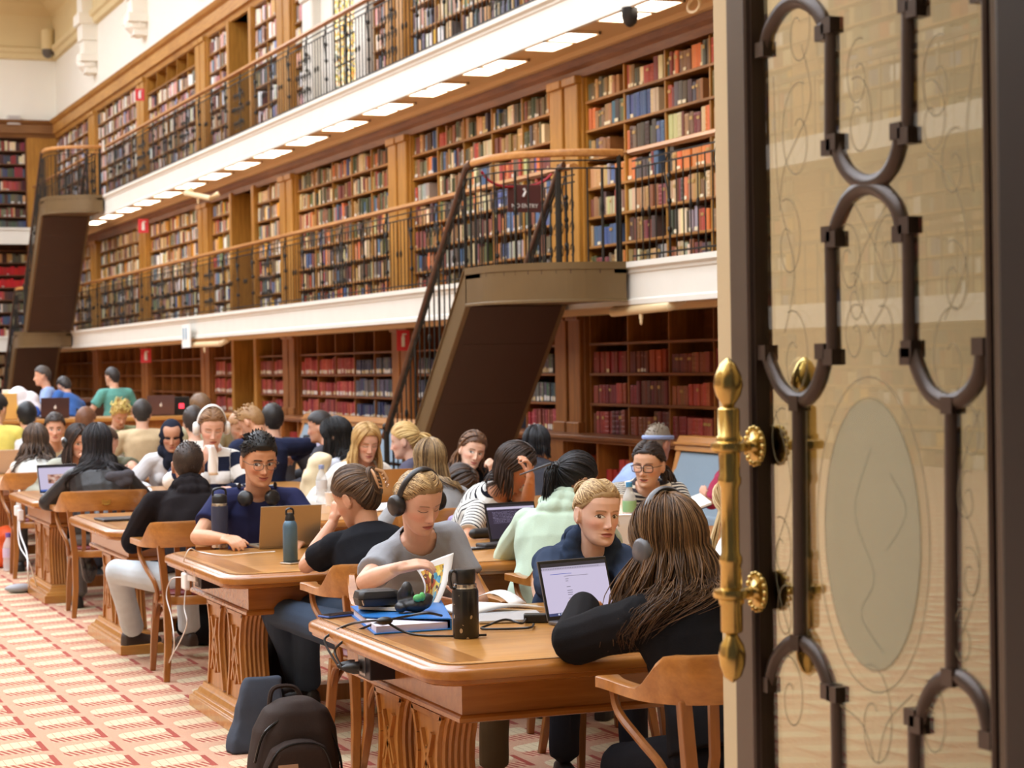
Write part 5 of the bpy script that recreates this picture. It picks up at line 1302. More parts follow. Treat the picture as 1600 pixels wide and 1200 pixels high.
    def blob(s,c,r,n=26,R=.008):
        c=np.array(c); s.b.ell(s.W(c),tuple(q*.92*s.I['hs'] for q in r),s.I['HR'],14,9,(.4,)*3)
        for k in range(n):
            a0=s.r.uniform(0,6.3); tl=s.r.uniform(-1,1); P=[]
            for q in range(9):
                a=a0+q*.42; v=np.array([math.cos(a),tl*.5*math.sin(a)+.2*tl,math.sin(a)]); v=nrm(v); P.append(s.W(c+v*np.array(r)))
            s.lock(P,R*s.r.uniform(.6,1.1))
        return s
    def done(s,name='hair',c=None,c2=None,rough=.42):
        I=s.I; return s.b.build(name,hairmat('hair_'+I['key'],c or I['hc'],c2 or I['hc2'],rough),I['root'],smooth=180,recalc=False)
def headphones(I,label,col,cup=.044,pad=None,up=.0,group=None,tilt=-.1):
    H=lambda p: I['hl'](p); M=plain('hp_%d_%d_%d'%col,col,.35); M2=plain('hp_pad_%d'%col[0],pad or tuple(int(q*.75) for q in col),.6)
    t=thing('headphones',label,'headphones',I['hl']((0,0,.13)))
    b=MB(); an=np.linspace(math.radians(-4),math.radians(184),28); P=[H((.092*math.cos(a),-.012+tilt*.10*math.sin(a)*.2,.012+(.125+up)*math.sin(a))) for a in an]
    b.tube(P,[.0075]*28,8,flat=2.1,up=I['HR'][:,1]); b.build('headband',M,t,smooth=60)
    for s in (-1,1):
        ax=I['HR']@np.array([s,0,0]); c=H((s*.082,-.012,-.01))
        b=MB(); b.lathe([(.001,.040),(cup*.72,.038),(cup*.93,.030),(cup,.02),(cup,.012)],24,c,ax); 
        EC_=b.build('ear_cup',M,t,smooth=60)
        b=MB(); b.lathe([(cup*.55,.0),(cup*.9,-.002),(cup*.98,.006),(cup*.96,.013)],24,c,ax); b.build('ear_pad',M2,t,smooth=60,under=EC_)
        b=MB(); b.tube([H((s*.093,-.012,.02)),H((s*.107,-.012,.0)),H((s*.112,-.012,-.012))],.008,8); b.build('hinge',M,t,under=EC_)
    return t
def glasses(I,col=(40,34,32),w=.022,h=.017,sq=.7,th=.0017):
    b=MB(); H=I['hl']
    for s in (-1,1):
        b.tube([H((s*.032+w*math.copysign(abs(math.cos(a))**sq,math.cos(a)),.101,-.003+h*math.copysign(abs(math.sin(a))**sq,math.sin(a)))) for a in np.linspace(0,2*PI,25)],th,6)
        b.tube([H((s*(.032+w),.1,.006)),H((s*.074,.08,.006)),H((s*.081,-.01,.002))],.0018,6)
    b.tube([H((-.0105,.101,.0)),H((0,.107,.003)),H((.0105,.101,.0))],.0018,6)
    b.build('glasses',plain('gl_%d'%col[0],col,.3),I['root'],smooth=60)
# ================================================================== CAST
def seat(I,label,ang=None,dx=0,dy=0,sc=1.02):
    a=ang if ang is not None else math.degrees(math.atan2(I['fw'][0],I['fw'][1])); h=I['hip']+I['fw']*.02
    return chair(h[0]+dx,h[1]+dy,a,label,sc)
BLONDE=(98,68,38); BLONDE2=(232,200,146); DKB=(38,28,24); DKB2=(84,62,50); BLK=(16,15,16); BLK2=(52,50,54); BRN=(70,50,36); BRN2=(140,108,80)
# --- nearest table
I=person('reader','person in grey t-shirt and headphones reading a magazine at the nearest table',PX(655,784,y=7.6),178,(163,24,-4),(226,178,152),1,BLONDE,BLONDE2,(150,153,160),'plain',None,'short',(112,96,72),0,1.0,bw=.95,shw=.140,hip=(2.74,7.98,.55),nbo=(.03,0,0),
    rh=PX(621,888,y=7.26),rp=(-.9,.1,-.55),rd=(.95,-.1,.16),rn=(.15,.35,-1),rcurl=.42,lh=PX(724,950,y=7.42),ld=(-.6,-.3,.1),ln=(-.2,.8,.3),lcurl=.6,eyes='down',lip=(178,104,98),brow=(120,92,66),slouch=.06)
h=Hair(I).cap(off=.003); h.parted((0,-.1,-.005),1200,.006,.0025); h.blob((0,-.122,-.01),(.038,.03,.036),24,.007).done()
headphones(I,'black over-ear headphones on the person reading the magazine',(34,30,31),.043)
seat(I,'library chair of the magazine reader at the nearest table',180,.02,0,.98)
I=person('navyhood','person in navy hoodie with fair hair tied back looking up beside the open laptop',PX(934,803,y=7.62),186,(175,5,3),(236,194,172),1,(124,90,52),(244,214,160),(50,62,84),'plain',None,'long',(50,52,60),0,1.07,hood=True,neck='hood',
    rh=PX(880,925,y=7.25),lh=PX(1000,930,y=7.2),rp=(-.8,.3,-.6),lp=(.8,.3,-.6),eyes='open',gaze=.0035,iris=(84,66,50),lip=(190,116,108),brow=(140,106,72),slouch=.06)
h=Hair(I).cap(off=.003); h.parted((0,-.09,.06),1200,.006,.0025); h.blob((0,-.125,.072),(.036,.032,.036),60,.004).done()
b=MB(); b.ell(I['hl']((-.083,.0,-.022)),(.008,.011,.011)); b.tube([I['hl']((-.086,.006,-.024)),I['hl']((-.088,.016,-.045))],.0045,6); o=b.build('earbud',plain('earbud_white',(240,238,236),.3),None,smooth=60); tag(o,'white wireless earbud in the ear of the person in navy hoodie','earbud')
seat(I,'library chair of the navy hoodie person, legs visible under the nearest table',180,.16,.0,.92)
I=person('longhair','person seen from behind with very long brown hair and black sweater at the laptop',PX(1046,852,y=5.72),-2,(-8,10,3),(226,178,152),1,(62,42,28),(150,112,74),(24,23,25),'plain',None,'long',(24,24,28),0,1.08,bw=1.12,
    sinf=.016,lel=PX(900,1000,y=5.92),lh=PX(911,950,y=6.17),ld=(.25,.9,.25),ln=(.3,.1,-1),lcurl=.55,rh=PX(1010,985,y=6.2),slouch=.06,faceon=False,neck='high')
h=Hair(I).cap(off=.010); h.long(.22,1300,.0034,58,.014,13,part=.0,flare=.05,off=.012,tilt=(-.08,-.05,0)); h.long(.27,700,.0036,70,.026,9,part=.0,flare=.06,off=.018,tilt=(-.2,-.04,0)).done(rough=.4)
headphones(I,'grey and black headphones on the person with very long brown hair',(88,88,92),.046,(30,30,30),.026)
seat(I,'nearest library chair with brass plate, holding the long haired person',2)
# --- near side of second table
I=person('claw','person in black t-shirt with hair twisted up in a claw clip leaning on one hand',PX(556,778,y=8.78),2,(-34,22,6),(214,160,130),1,(62,46,36),(132,104,78),(27,28,33),'plain',None,'short',(58,72,92),0,1.07,bw=1.12,
    lh=PX(521,815,y=9.0),lp=(-.75,-.3,-.9),ld=(.2,.1,1),ln=(.9,.2,.1),lcurl=.9,rh=PX(600,880,y=9.4),faceon=True,eyes='down',hip=None,slouch=.08,neck='crew',
    legs={-1:(PX(432,955,y=9.25),PX(468,1062,y=9.55)),1:(PX(478,948,y=9.2),PX(480,1072,y=9.45))},shoes=(22,21,22))
h=Hair(I).cap(off=.007); h.pulled((0.012,-.098,.04),800,.009,.0032); h.blob((.012,-.112,.03),(.034,.03,.06),30,.009).done()
b=MB(); Hc=I['hl']
for s in (-1,1):
    b.tube([Hc((.012+s*.012,-.128,.075)),Hc((.012+s*.03,-.146,.055)),Hc((.012+s*.036,-.15,.02)),Hc((.012+s*.024,-.14,-.01))],[.008,.010,.009,.004],8,flat=.6)
    for q in range(4): z=.05-.018*q; b.tube([Hc((.012+s*.036,-.148,z)),Hc((.012+s*.014,-.15,z-.01))],.0035,5)
b.build('claw_clip',plain('clip_horn',(196,150,110),.3),I['root'],smooth=60)
seat(I,'library chair of the claw clip person between the first two tables')
I=person('mint','person in pale mint hoodie with black ponytail bent towards the table',PX(898,752,y=8.9),40,(72,26,-6),(206,160,132),1,BLK,(60,58,62),(190,212,192),'plain',None,'long',(90,96,104),0,1.04,hood=True,neck='hood',bw=1.1,
    lh=PX(838,850,y=9.3),rh=PX(960,850,y=9.2),lp=(-1,-.2,-.5),eyes='down',slouch=.08)
h=Hair(I).cap(off=.007); h.pulled((-.02,-.1,.02),560,.008,.0034); p0=h.W((-.02,-.115,.02)); h.blob((-.02,-.112,.02),(.025,.022,.025),16,.006); h.tail(p0,p0+np.array([-.05,-.05,-.03]),p0+np.array([-.07,-.06,-.19]),110,.0045,.035,.014).done()
chair(3.70,8.47,3,'library chair with wooden arm of the mint hoodie person at the second table',1.0)
I=person('blondedge','person with pale blonde hair and white top half hidden by the brass handle',PX(1150,790,y=8.9),-10,(-20,20),(236,196,172),1,(190,156,104),(244,222,180),(236,234,228),'plain',None,'long',(120,110,100),1,1.04,faceon=False)
Hair(I).cap(off=.008).long(.38,150,.009,60,.01,12,flare=.05,tilt=(-.1,-.05,0)).done()
# --- far side of second table
I=person('glassesman','smiling person in navy shirt and round glasses with headphones round the neck',PX(405,720,y=10.62),190,(178,12,0),(214,160,126),0,(18,17,18),(58,54,52),(44,48,84),'plain',None,'short',(60,66,84),0,1.10,
    rh=PX(352,842,y=10.35),lh=PX(470,846,y=10.3),rp=(-.9,.3,-.6),lp=(.9,.3,-.6),eyes='open',smile=1.,gaze=.004,iris=(40,28,22),brow=(30,26,24),lip=(182,108,98),slouch=.05,neck='crew')
h=Hair(I).cap(off=.006,line=.0,vol=.014,bump=.03); h.short(900,.018,.004,(.35,.3,.12),1.6,.004,.016,.4).done()
glasses(I,(74,62,52),.0235,.0185,.85)
t=thing('headphones','black headphones worn round the neck of the smiling glasses person','headphones',I['nb']); M=plain('neck_hp',(26,25,27),.35)
nb,f9,r9,u9=I['nb'],I['fw'],I['ri'],np.array([0,0,1.])
b=MB(); b.tube([nb+r9*.098*math.sin(a)-f9*.085*math.cos(a)+u9*(.055-.02*math.cos(a)-.03) for a in np.linspace(-1.9,1.9,20)],.009,8,flat=1.6,up=u9); b.build('headband',M,t,smooth=60)
for s in (-1,1):
    c=nb+r9*s*.068+f9*.105+u9*(-.035); ax=nrm(f9*.75+r9*s*.45+u9*.3)
    b=MB(); b.lathe([(.001,.03),(.03,.029),(.04,.022),(.043,.008),(.043,.0)],20,c,ax); EC_=b.build('ear_cup',M,t,smooth=60)
    b=MB(); b.lathe([(.02,-.014),(.038,-.012),(.041,0)],20,c,ax); b.build('ear_pad',plain('neck_hp_pad',(40,38,36),.7),t,smooth=60,under=EC_)
seat(I,'library chair of the smiling glasses person at the second table')
I=person('stripes','person in black and white striped top leaning on one hand with a pen',PX(804,730,y=10.55),140,(112,34,-10),(206,150,118),1,(34,26,24),(86,70,62),(28,30,40),'stripe',(226,226,222),'short',(60,62,72),0,1.04,bw=1.2,
    lh=PX(829,748,y=10.3),lp=(.4,-.5,-1.),ld=(-.1,-.1,1),ln=(-1,.2,.1),lcurl=.75,rh=PX(792,838,y=10.2),rp=(-.9,.2,-.5),rd=(.5,-.8,-.1),rn=(0,0,-1),rcurl=.3,eyes='down',slouch=.08,per=.026,duty=.70,hip=PX(728,850,y=10.95)*np.array([1,1,0])+np.array([0,0,.56]))
h=Hair(I).cap(off=.009); h.long(.15,420,.005,84,.006,12,part=.01,flare=.01,off=.011,back=.0,tilt=(-.05,.1,0)).done()
b=MB(); p0=PX(812,742,y=10.24); p1=PX(861,724,y=10.2); b.tube([p0,p0*.3+p1*.7,p1],[.004,.006,.006],8); o=b.build('pen',plain('pen_grey',(70,72,78),.35),smooth=60); tag(o,'grey pen held up by the person in the black striped top','pen')
I=person('creamstripe','person in cream striped top and dark glasses talking with open mouth',PX(1013,727,y=10.7),205,(224,6,2),(226,182,154),1,(26,20,20),(78,62,54),(226,218,200),'stripe',(52,50,58),'short',(50,52,60),0,1.06,bw=1.05,
    rh=PX(985,820,y=10.35),lh=PX(1050,820,y=10.4),eyes='down',mouth=1.,neck='crew',nbo=(0,.03,.045),shw=.17,per=.024,duty=.58,brow=(40,32,28),lip=(196,104,96))
h=Hair(I).cap(off=.004); h.parted((0,-.1,-.02),500,.009,.004); p0=h.W((.0,-.11,-.02)); h.tail(p0,p0+np.array([.07,-.02,-.05]),p0+np.array([.07,-.04,-.2]),60,.009,.045,.016).done()
glasses(I,(38,28,34),.027,.020,.6,.0026)
I=person('bent','person with dark wavy hair and pale grey top bent low below the smiling person',PX(718,757,y=13.2),175,(150,48),(220,170,145),1,(32,26,24),(92,72,60),(206,204,200),'plain',None,'long',(70,70,76),1,1.04,hip=PX(722,800,y=13.95)*np.array([1,1,0])+np.array([0,0,.55]),faceon=False)
Hair(I).cap(off=.009).long(.2,150,.011,45,.016,14,flare=.04,tilt=(.05,-.05,0)).done()
I=person('maroon','person in maroon top holding an open book, hidden by the bronze door',PX(1168,705,y=12.3),200,(215,20),(226,176,150),1,(50,36,30),None,(150,40,70),'plain',None,'long',(50,50,56),1,1.05,faceon=False,rh=PX(1106,796,y=11.95),rd=(-.7,-.2,.5),rn=(.3,-.2,1),rcurl=.7)
Hair(I).cap(off=.012,bump=.03).done()
t=thing('open_book','open book with dark cover held by the person in maroon top','book',PX(1088,792,y=11.95)); bl=PX(1066,786,y=11.95); bm_=PX(1083,801,y=11.9); br_=PX(1112,790,y=11.9)
for nm,off_,mt,th_ in (('cover',0,plain('book_dark',(36,40,38),.5),.006),('pages',.008,plain('book_pages',(240,236,226),.8),.014)):
    for e in (bl,br_):
        up_=np.array([0,.16,.05]); b=MB(); b.loft([np.array([bm_,e,e+up_,bm_+up_])+[0,0,off_],np.array([bm_,e,e+up_,bm_+up_])+[0,0,off_+th_]]); b.build(nm,mt,t)
I=person('visor','person in pale blue shirt and blue headband seen from behind in front of the bench',PX(1028,694,y=13.3),88,(60,8),(206,150,124),0,(120,108,92),(170,156,138),(150,172,214),'plain',None,'short',(60,62,70),1,1.08,faceon=False,rh=PX(1072,790,y=12.6),rp=(.5,-.6,-.6))
Hair(I).cap(off=.006,bump=.02).short(220,.02,.006,(0,-.2,.2),1.2,0,.008).done()
seat(I,'library chair at the bench end of the third table, holding the blue headband person')
b=MB(); b.tube([I['hl']((.094*math.sin(a),-.004+.118*math.cos(a),.045+.012*math.cos(a))) for a in np.linspace(0,2*PI,32)],.0055,8,flat=2.6,up=I['HR'][:,2]); b.build('headband',plain('visor_blue',(156,178,224),.6),I['root'],smooth=60)
# --- third table
I=person('blackhoodie','person in black hoodie seen from behind, pale jeans leg out to the aisle',PX(294,728,y=11.55),4,(14,8),(212,158,130),0,(40,30,26),(104,82,66),(33,29,31),'plain',None,'long',(196,206,214),0,1.06,hood=True,neck='hood',bw=1.12,faceon=False,
    lh=PX(262,835,y=11.75),rh=PX(345,820,y=11.9),lp=(-1,-.4,-.2),legs={-1:(PX(184,893,y=11.55),PX(208,984,y=12.0),(.75,.3,0)),1:(PX(290,905,y=11.75),PX(296,985,y=11.85))},shoes=(60,46,38))
h=Hair(I).cap(off=.005,line=.004,bump=.015); h.short(800,.016,.0035,(.1,-.15,-.2),1.3,.006,.005,.6).done()
seat(I,'library chair of the black hoodie person beside the third table',2)
I=person('browndip','person with long brown hair fading to blonde seen from behind at the third table',PX(672,722,y=11.7),8,(12,8),(226,180,154),1,(92,72,54),(206,172,122),(150,150,152),'plain',None,'long',(70,70,80),1,1.06,faceon=False)
Hair(I).cap(off=.009).long(.36,360,.0065,70,.008,12,flare=.03).done()
seat(I,'library chair behind the magazine reader holding the brown haired person')
I=person('whitephones','person in navy and white striped sweater with white headphones and tissue at the mouth',PX(331,668,y=13.75),186,(186,20,0),(236,192,172),1,(112,80,54),(176,138,100),(36,42,64),'stripe',(236,236,234),'long',(60,62,70),0,1.06,
    rh=PX(312,724,y=13.5),rp=(-1,.2,-.8),rd=(.5,-.2,.8),rn=(.2,.9,.1),rcurl=.85,lh=PX(360,765,y=13.5),eyes='down',per=.18,duty=.45,neck='crew')
h=Hair(I).cap(off=.004); h.parted((0,-.1,-.03),380,.007,.0042).done()
headphones(I,'large white headphones on the person in the navy and white sweater',(232,230,226),.047,(200,198,196),.01)
b=MB(); P=PX(328,700,y=13.44); R=[]
for q in range(9): 
    t=q/8; R.append(np.array([P+np.array([(-.03+.06*a+.012*math.sin(t*5+a*6)+.03*t)*1.0,.015*math.sin(a*7+t*3)-.02*t,-.20*t+.02]) for a in np.linspace(0,1,8)]))
b.loft(R,cap=False,closed=False); o=b.build('tissue',plain('tissue_white',(244,242,240),.9),smooth=180); s_=o.modifiers.new('S','SOLIDIFY'); s_.thickness=.004; tag(o,'white tissue held by the person with white headphones','tissue')
I=person('cardigan','person with long blonde hair and white cardigan behind the tan laptop',PX(572,692,y=13.75),180,(178,16,2),(234,186,162),1,(168,128,76),(232,200,140),(240,236,228),'plain',None,'long',(90,92,100),0,1.06,eyes='down',neck='scoop',brow=(150,116,84))
Hair(I).cap(off=.007).long(.25,380,.0058,58,.006,12,part=.012,flare=.015).done()
I=person('smiler','smiling person in black top with brown hair tilting the head, fist raised',PX(738,705,y=13.75),178,(182,8,14),(238,196,172),1,(66,46,36),(150,108,72),(30,29,32),'plain',None,'long',(50,50,56),0,1.06,smile=1.,eyes='open',gaze=.004,lh=PX(772,742,y=13.5),lp=(.9,.2,-.8),ld=(-.3,-.2,.9),ln=(-.5,.8,.2),lcurl=1.1,neck='scoop')
h=Hair(I).cap(off=.008); h.pulled((0,-.1,0),120,.009,.008); h.long(.16,110,.009,100,.016,16,flare=.04,tilt=(-.2,0,0)).done()
I=person('blackbob','person with smooth black hair seen from behind near the ledge',PX(838,694,y=14.6),14,(14,4),(206,150,124),1,BLK,(70,72,78),(60,60,66),'plain',None,'long',(50,50,56),1,1.06,faceon=False)
Hair(I).cap(off=.012).long(.1,160,.010,70,.004,12,flare=.01).done()
# --- fourth table
I=person('ponytail','person with blonde ponytail turned to the left beside the staircase foot',PX(632,690,y=14.75),-40,(-58,10),(236,190,168),1,(190,150,90),(240,212,150),(80,78,96),'plain',None,'long',(60,60,70),1,1.06,eyes='down')
h=Hair(I).cap(off=.007); h.pulled((0,-.1,.03),150,.009,.008); p0=h.W((0,-.115,.03)); h.tail(p0,p0+np.array([.09,-.03,-.08]),p0+np.array([.06,-.05,-.34]),60,.010,.05,.008).done()
I=person('greytee','person with long black hair and pale grey t-shirt turned to the left',PX(524,682,y=14.6),-35,(-48,8),(220,176,150),1,BLK,(44,42,44),(196,200,212),'plain',None,'short',(60,62,70),1,1.08,eyes='down',lh=PX(480,735,y=15.1))
Hair(I).cap(off=.009).long(.34,340,.0065,60,.006,12,flare=.02).done()
seat(I,'library chair with cream jacket on its back, at the fourth table',0)
I=person('darkbehind','person with dark hair facing left behind the person in pale grey t-shirt',PX(500,668,y=16.4),-40,(-60,8),(216,170,146),1,(30,26,26),None,(70,70,78),'plain',None,'long',(50,50,56),2,1.04)
Hair(I).cap(off=.012,bump=.02).done()
I=person('leather','person with long black hair and black leather jacket seen from behind, fourth table',PX(152,694,y=14.65),6,(4,8),(214,166,140),1,(22,21,22),(66,62,66),(36,35,38),'leather',None,'long',(120,122,124),0,1.10,hood=False,neck='high',bw=1.22,faceon=False,lh=PX(112,790,y=14.85),lp=(-1,-.3,-.2),rh=PX(215,765,y=14.9))
h=Hair(I).cap(off=.008).long(.42,380,.006,64,.005,10,flare=.01,tilt=(-.3,0,0)).done()
b=MB(); nb=I['nb']
for x,z,a in ((.0,-.08,.055),(.05,-.075,.05),(.09,-.11,.05),(.04,-.13,.05),(.11,-.06,.045)): b.ell(nb+np.array([x+.06,-.20,z+.02]),(a*1.1,a*.6,a*.8),None,12,8)
me=remesh(b,.01,3); fin(me,'hood',clothmat('hood_grey',(84,82,88)),I['root'])
seat(I,'library chair with bag strap on the rail, at the fourth table',4)
I=person('hijab','person in dark headscarf and white sleeved top at the fourth table',PX(268,682,y=16.85),184,(190,14),(206,156,128),1,(70,50,42),None,(222,222,226),'plain',None,'long',(50,50,56),1,1.04,eyes='down')
b=MB(); an=np.linspace(0,2*PI,33)
R=[]
for k,(rr,dz,dy) in enumerate(((0,0,0),(1,0,0),)): pass
b.ell(I['hl']((0,-.020,.022)),(.094,.112,.122),I['HR'],24,16)
for q in range(14):
    a=q/13*2*PI; c=I['hl']((.084*math.sin(a),.045-.05*(1+math.cos(a))*.35-.045,-.006+.106*math.cos(a))); b.ell(c,(.022,.03,.022),None,8,6)
for x,y,z,a in ((0,-.02,-.11,.085),(0,.03,-.13,.07),(.05,-.02,-.12,.07),(-.05,-.02,-.12,.07),(0,-.08,-.02,.06),(0,.05,-.17,.06),(0,.02,-.21,.08)): b.ell(I['hl']((x,y,z)),(a,a*.8,a),None,12,8)
me=remesh(b,.009,3); fin(me,'headscarf',clothmat('scarf_dark',(40,44,58)),I['root'])
I=person('bandphones','person with long dark hair and black headphones resting chin on hand',PX(122,690,y=16.9),178,(166,14),(222,170,142),1,(30,24,24),(82,66,58),(176,178,164),'plain',None,'long',(60,60,66),1,1.06,eyes='open',lh=PX(134,730,y=16.65),ld=(0,0,1),ln=(-.6,.6,0),lcurl=.9)
Hair(I).cap(off=.007).long(.28,170,.010,56,.005,12,flare=.02).done()
headphones(I,'black headphones on the dark haired person resting a hand on the chin',(24,24,25),.042)
I=person('olive','person in olive t-shirt mostly hidden behind the leather jacket',PX(168,693,y=17.6),186,(186,20),(216,164,138),0,(60,44,34),None,(104,104,84),'plain',None,'short',(60,60,66),2,1.06,faceon=False,lh=PX(211,728,y=16.75),lp=(.9,.3,-.4))
Hair(I).cap(off=.012,bump=.03).done()
I=person('curlyback','person with long curly brown hair and white top seen from behind at far left',PX(56,690,y=17.7),6,(4,4),(222,176,150),1,(52,40,34),(120,96,78),(226,228,222),'plain',None,'none',(90,92,96),1,1.12,bw=1.1,faceon=False,lh=PX(26,768,y=17.9),lp=(-1,-.3,-.3),rh=PX(100,760,y=17.9))
Hair(I).cap(off=.014,bump=.03).long(.3,260,.010,60,.022,20,flare=.05).done()
seat(I,'library chair of the person with curly brown hair at far left',4)
I=person('navybend','person in navy sweater bending forward seen from behind beside the far bench',PX(393,660,y=16.6),-8,(-40,34),(222,170,140),0,(140,104,66),(206,170,120),(40,46,72),'plain',None,'long',(60,62,76),1,1.08,bw=1.25,faceon=False,rh=PX(462,712,y=16.9),rp=(1,-.3,.3),lh=PX(372,720,y=17.0),slouch=.1)
Hair(I).cap(off=.008,bump=.02).short(240,.03,.007,(-.2,.3,.2),1.3,0,.012).done()
BG=[('shadowhead','person with very dark hair behind the navy sweater person',(426,658,17.6),6,(6,6),(30,28,28),(70,70,74),0,'cap'),
('brownhead','person with short brown hair behind the white headphones person',(313,640,19.7),-10,(-20,6),(92,68,46),(170,168,140),0,'short'),
('smilefar','smiling person with dark fringe at far left behind curly hair',(86,670,19.85),184,(188,6),(46,38,34),(216,200,160),0,'short'),
('navywhite','person with black hair and navy white jacket seen from behind at far left',(42,652,20.7),4,(4,4),(20,20,22),(228,230,236),0,'cap'),
('yellow','person in yellow top at the left edge of the photo',(-4,640,20.7),10,(40,6),(26,24,24),(226,212,110),0,'cap'),
('blondcurl','person with curly blond hair and olive shirt bending over at the sixth table',(187,648,22.9),182,(170,34),(176,140,84),(140,148,112),0,'curl'),
('tanjacket','person in tan jacket with dark hair seen from behind at the sixth table',(222,648,20.75),10,(12,10),(42,38,36),(200,176,140),0,'cap'),
('whitetee','person with reddish brown hair and white shirt at the sixth table',(134,660,20.9),0,(30,10),(92,58,38),(232,232,230),0,'cap'),
('lowgrey','person with dark brown hair in white behind the white headphones',(303,662,17.7),5,(10,10),(44,36,32),(226,224,216),1,'cap'),
('handblond','person with pale top half hidden left of the navy sweater',(372,668,19.75),190,(170,20),(150,112,80),(214,214,214),1,'cap')]
for key,lab,(u,v,y),fc,lk,hc,tc,fm,st in BG:
    I=person(key,lab,PX(u,v,y=y),fc,lk,(222,174,148),fm,hc,None,tc,'plain',None,'long' if fm or st!='curl' else 'long',(56,58,66),2,1.08,bw=1.12,faceon=lk[0]>150,smile=1. if key=='smilefar' else 0,eyes='open' if key=='smilefar' else 'down')
    h=Hair(I).cap(off=.014,bump=.03,vol=.01)
    if st=='short': h.short(160,.03,.008,(0,.4,.3),1.3,0,.012)
    if st=='curl': h.short(260,.04,.009,(0,.2,.4),1.5,0,.02,.9,.02)
    if st=='cap': h.short(150,.028,.009,(0,-.1,0),1.2,0,.010,.6)
    h.done()
# --- standing people far behind
for key,lab,(u,v,y),fc,lk,hc,tc,kw in (('bluestand','standing person in pale blue shirt facing left in front of the dark screen',(66,588,28.),-80,(-78,4),(58,50,44),(140,164,206),{}),
 ('bluebend','person in mid blue shirt bending over the counter, seen from behind',(100,604,28.),-30,(-20,30),(40,36,34),(58,98,164),{'hip':PX(112,655,y=27.7)}),
 ('tealstand','standing person in teal polo shirt seen from behind in front of the empty shelves',(175,590,28.),-15,(-30,4),(40,36,34),(96,158,146),{})):
    I=person(key,lab,PX(u,v,y=y),fc,lk,(222,170,140),0,hc,None,tc,'plain',None,'short',(50,52,62),2,1.05,stand=True,bw=1.05,faceon=False,**kw)
    Hair(I).cap(off=.012,bump=.03).done()
# ================================================================== THINGS ON AND UNDER THE TABLES
ZTB=THt+.004
def T_(u,v,dz=0): return PX(u,v,z=ZTB+dz)
def scrmat(name,kind):
    m=MatB(name); uv=m.attr('Col','Vector'); x,y,z=m.xyz(uv); white=lin((214,204,232))
    c=m.mix(y.gt(.93),white,lin((40,38,48)))
    if kind=='doc':
        c=m.mix(y.gt(.865)*y.lt(.93),c,lin((190,182,206))); c=m.mix(((x*38.).frac().lt(.5))*y.gt(.885)*y.lt(.905)*x.lt(.9),c,lin((120,112,140)))
        c=m.mix(y.gt(.785)*y.lt(.795)*x.gt(.12)*x.lt(.45),c,lin((70,90,190)))
        c=m.mix(((x*46.).frac().lt(.62))*y.gt(.735)*y.lt(.747)*x.gt(.33)*x.lt(.70),c,lin((96,90,110)))
        for yy,w in ((.68,.05),(.64,.04),(.53,.06),(.46,.08),(.42,.08),(.38,.07),(.31,.09)): c=m.mix(y.gt(yy)*y.lt(yy+.012)*x.gt(.34)*x.lt(.34+w),c,lin((120,114,134)))
        c=m.mix(y.lt(.055),c,lin((60,72,120))); c=m.mix(y.lt(.045)*y.gt(.012)*((x*22.).frac().lt(.6))*x.gt(.12)*x.lt(.8),c,lin((210,214,230)))
    elif kind=='code':
        c=m.mix(y.gt(.42)*y.lt(.86),c,lin((52,44,66))); c=m.mix(y.lt(.42)*x.lt(.5),c,lin((46,40,58)))
        f=m.noise(uv,60,1); c=m.mix(((y*22.).frac().lt(.4))*y.gt(.46)*y.lt(.82)*f.gt(.5)*x.gt(.1)*x.lt(.9),c,lin((150,140,170)))
    elif kind=='pic':
        f=m.noise(uv,9,3); pc=m.ramp(f,[(.3,lin((60,40,36))),(.5,lin((200,140,120))),(.7,lin((236,214,200)))])
        c=m.mix(y.gt(.3)*y.lt(.66)*x.gt(.22)*x.lt(.64),c,pc)
        for k in range(5): c=m.mix(y.gt(.6-.08*k)*y.lt(.645-.08*k)*x.gt(.68)*x.lt(.76),c,lin((90,80,100)))
        c=m.mix(y.lt(.07),c,lin((70,110,200))); c=m.mix(y.gt(.08)*y.lt(.12)*x.gt(.7)*x.lt(.85),c,lin((210,70,70)))
    m.set(Base_Color=(0.01,0.01,0.012),Emission_Color=c,Emission_Strength=.85,Roughness=.25); return m.m
KEYM=plain('keyboard_black',(30,30,33),.5)
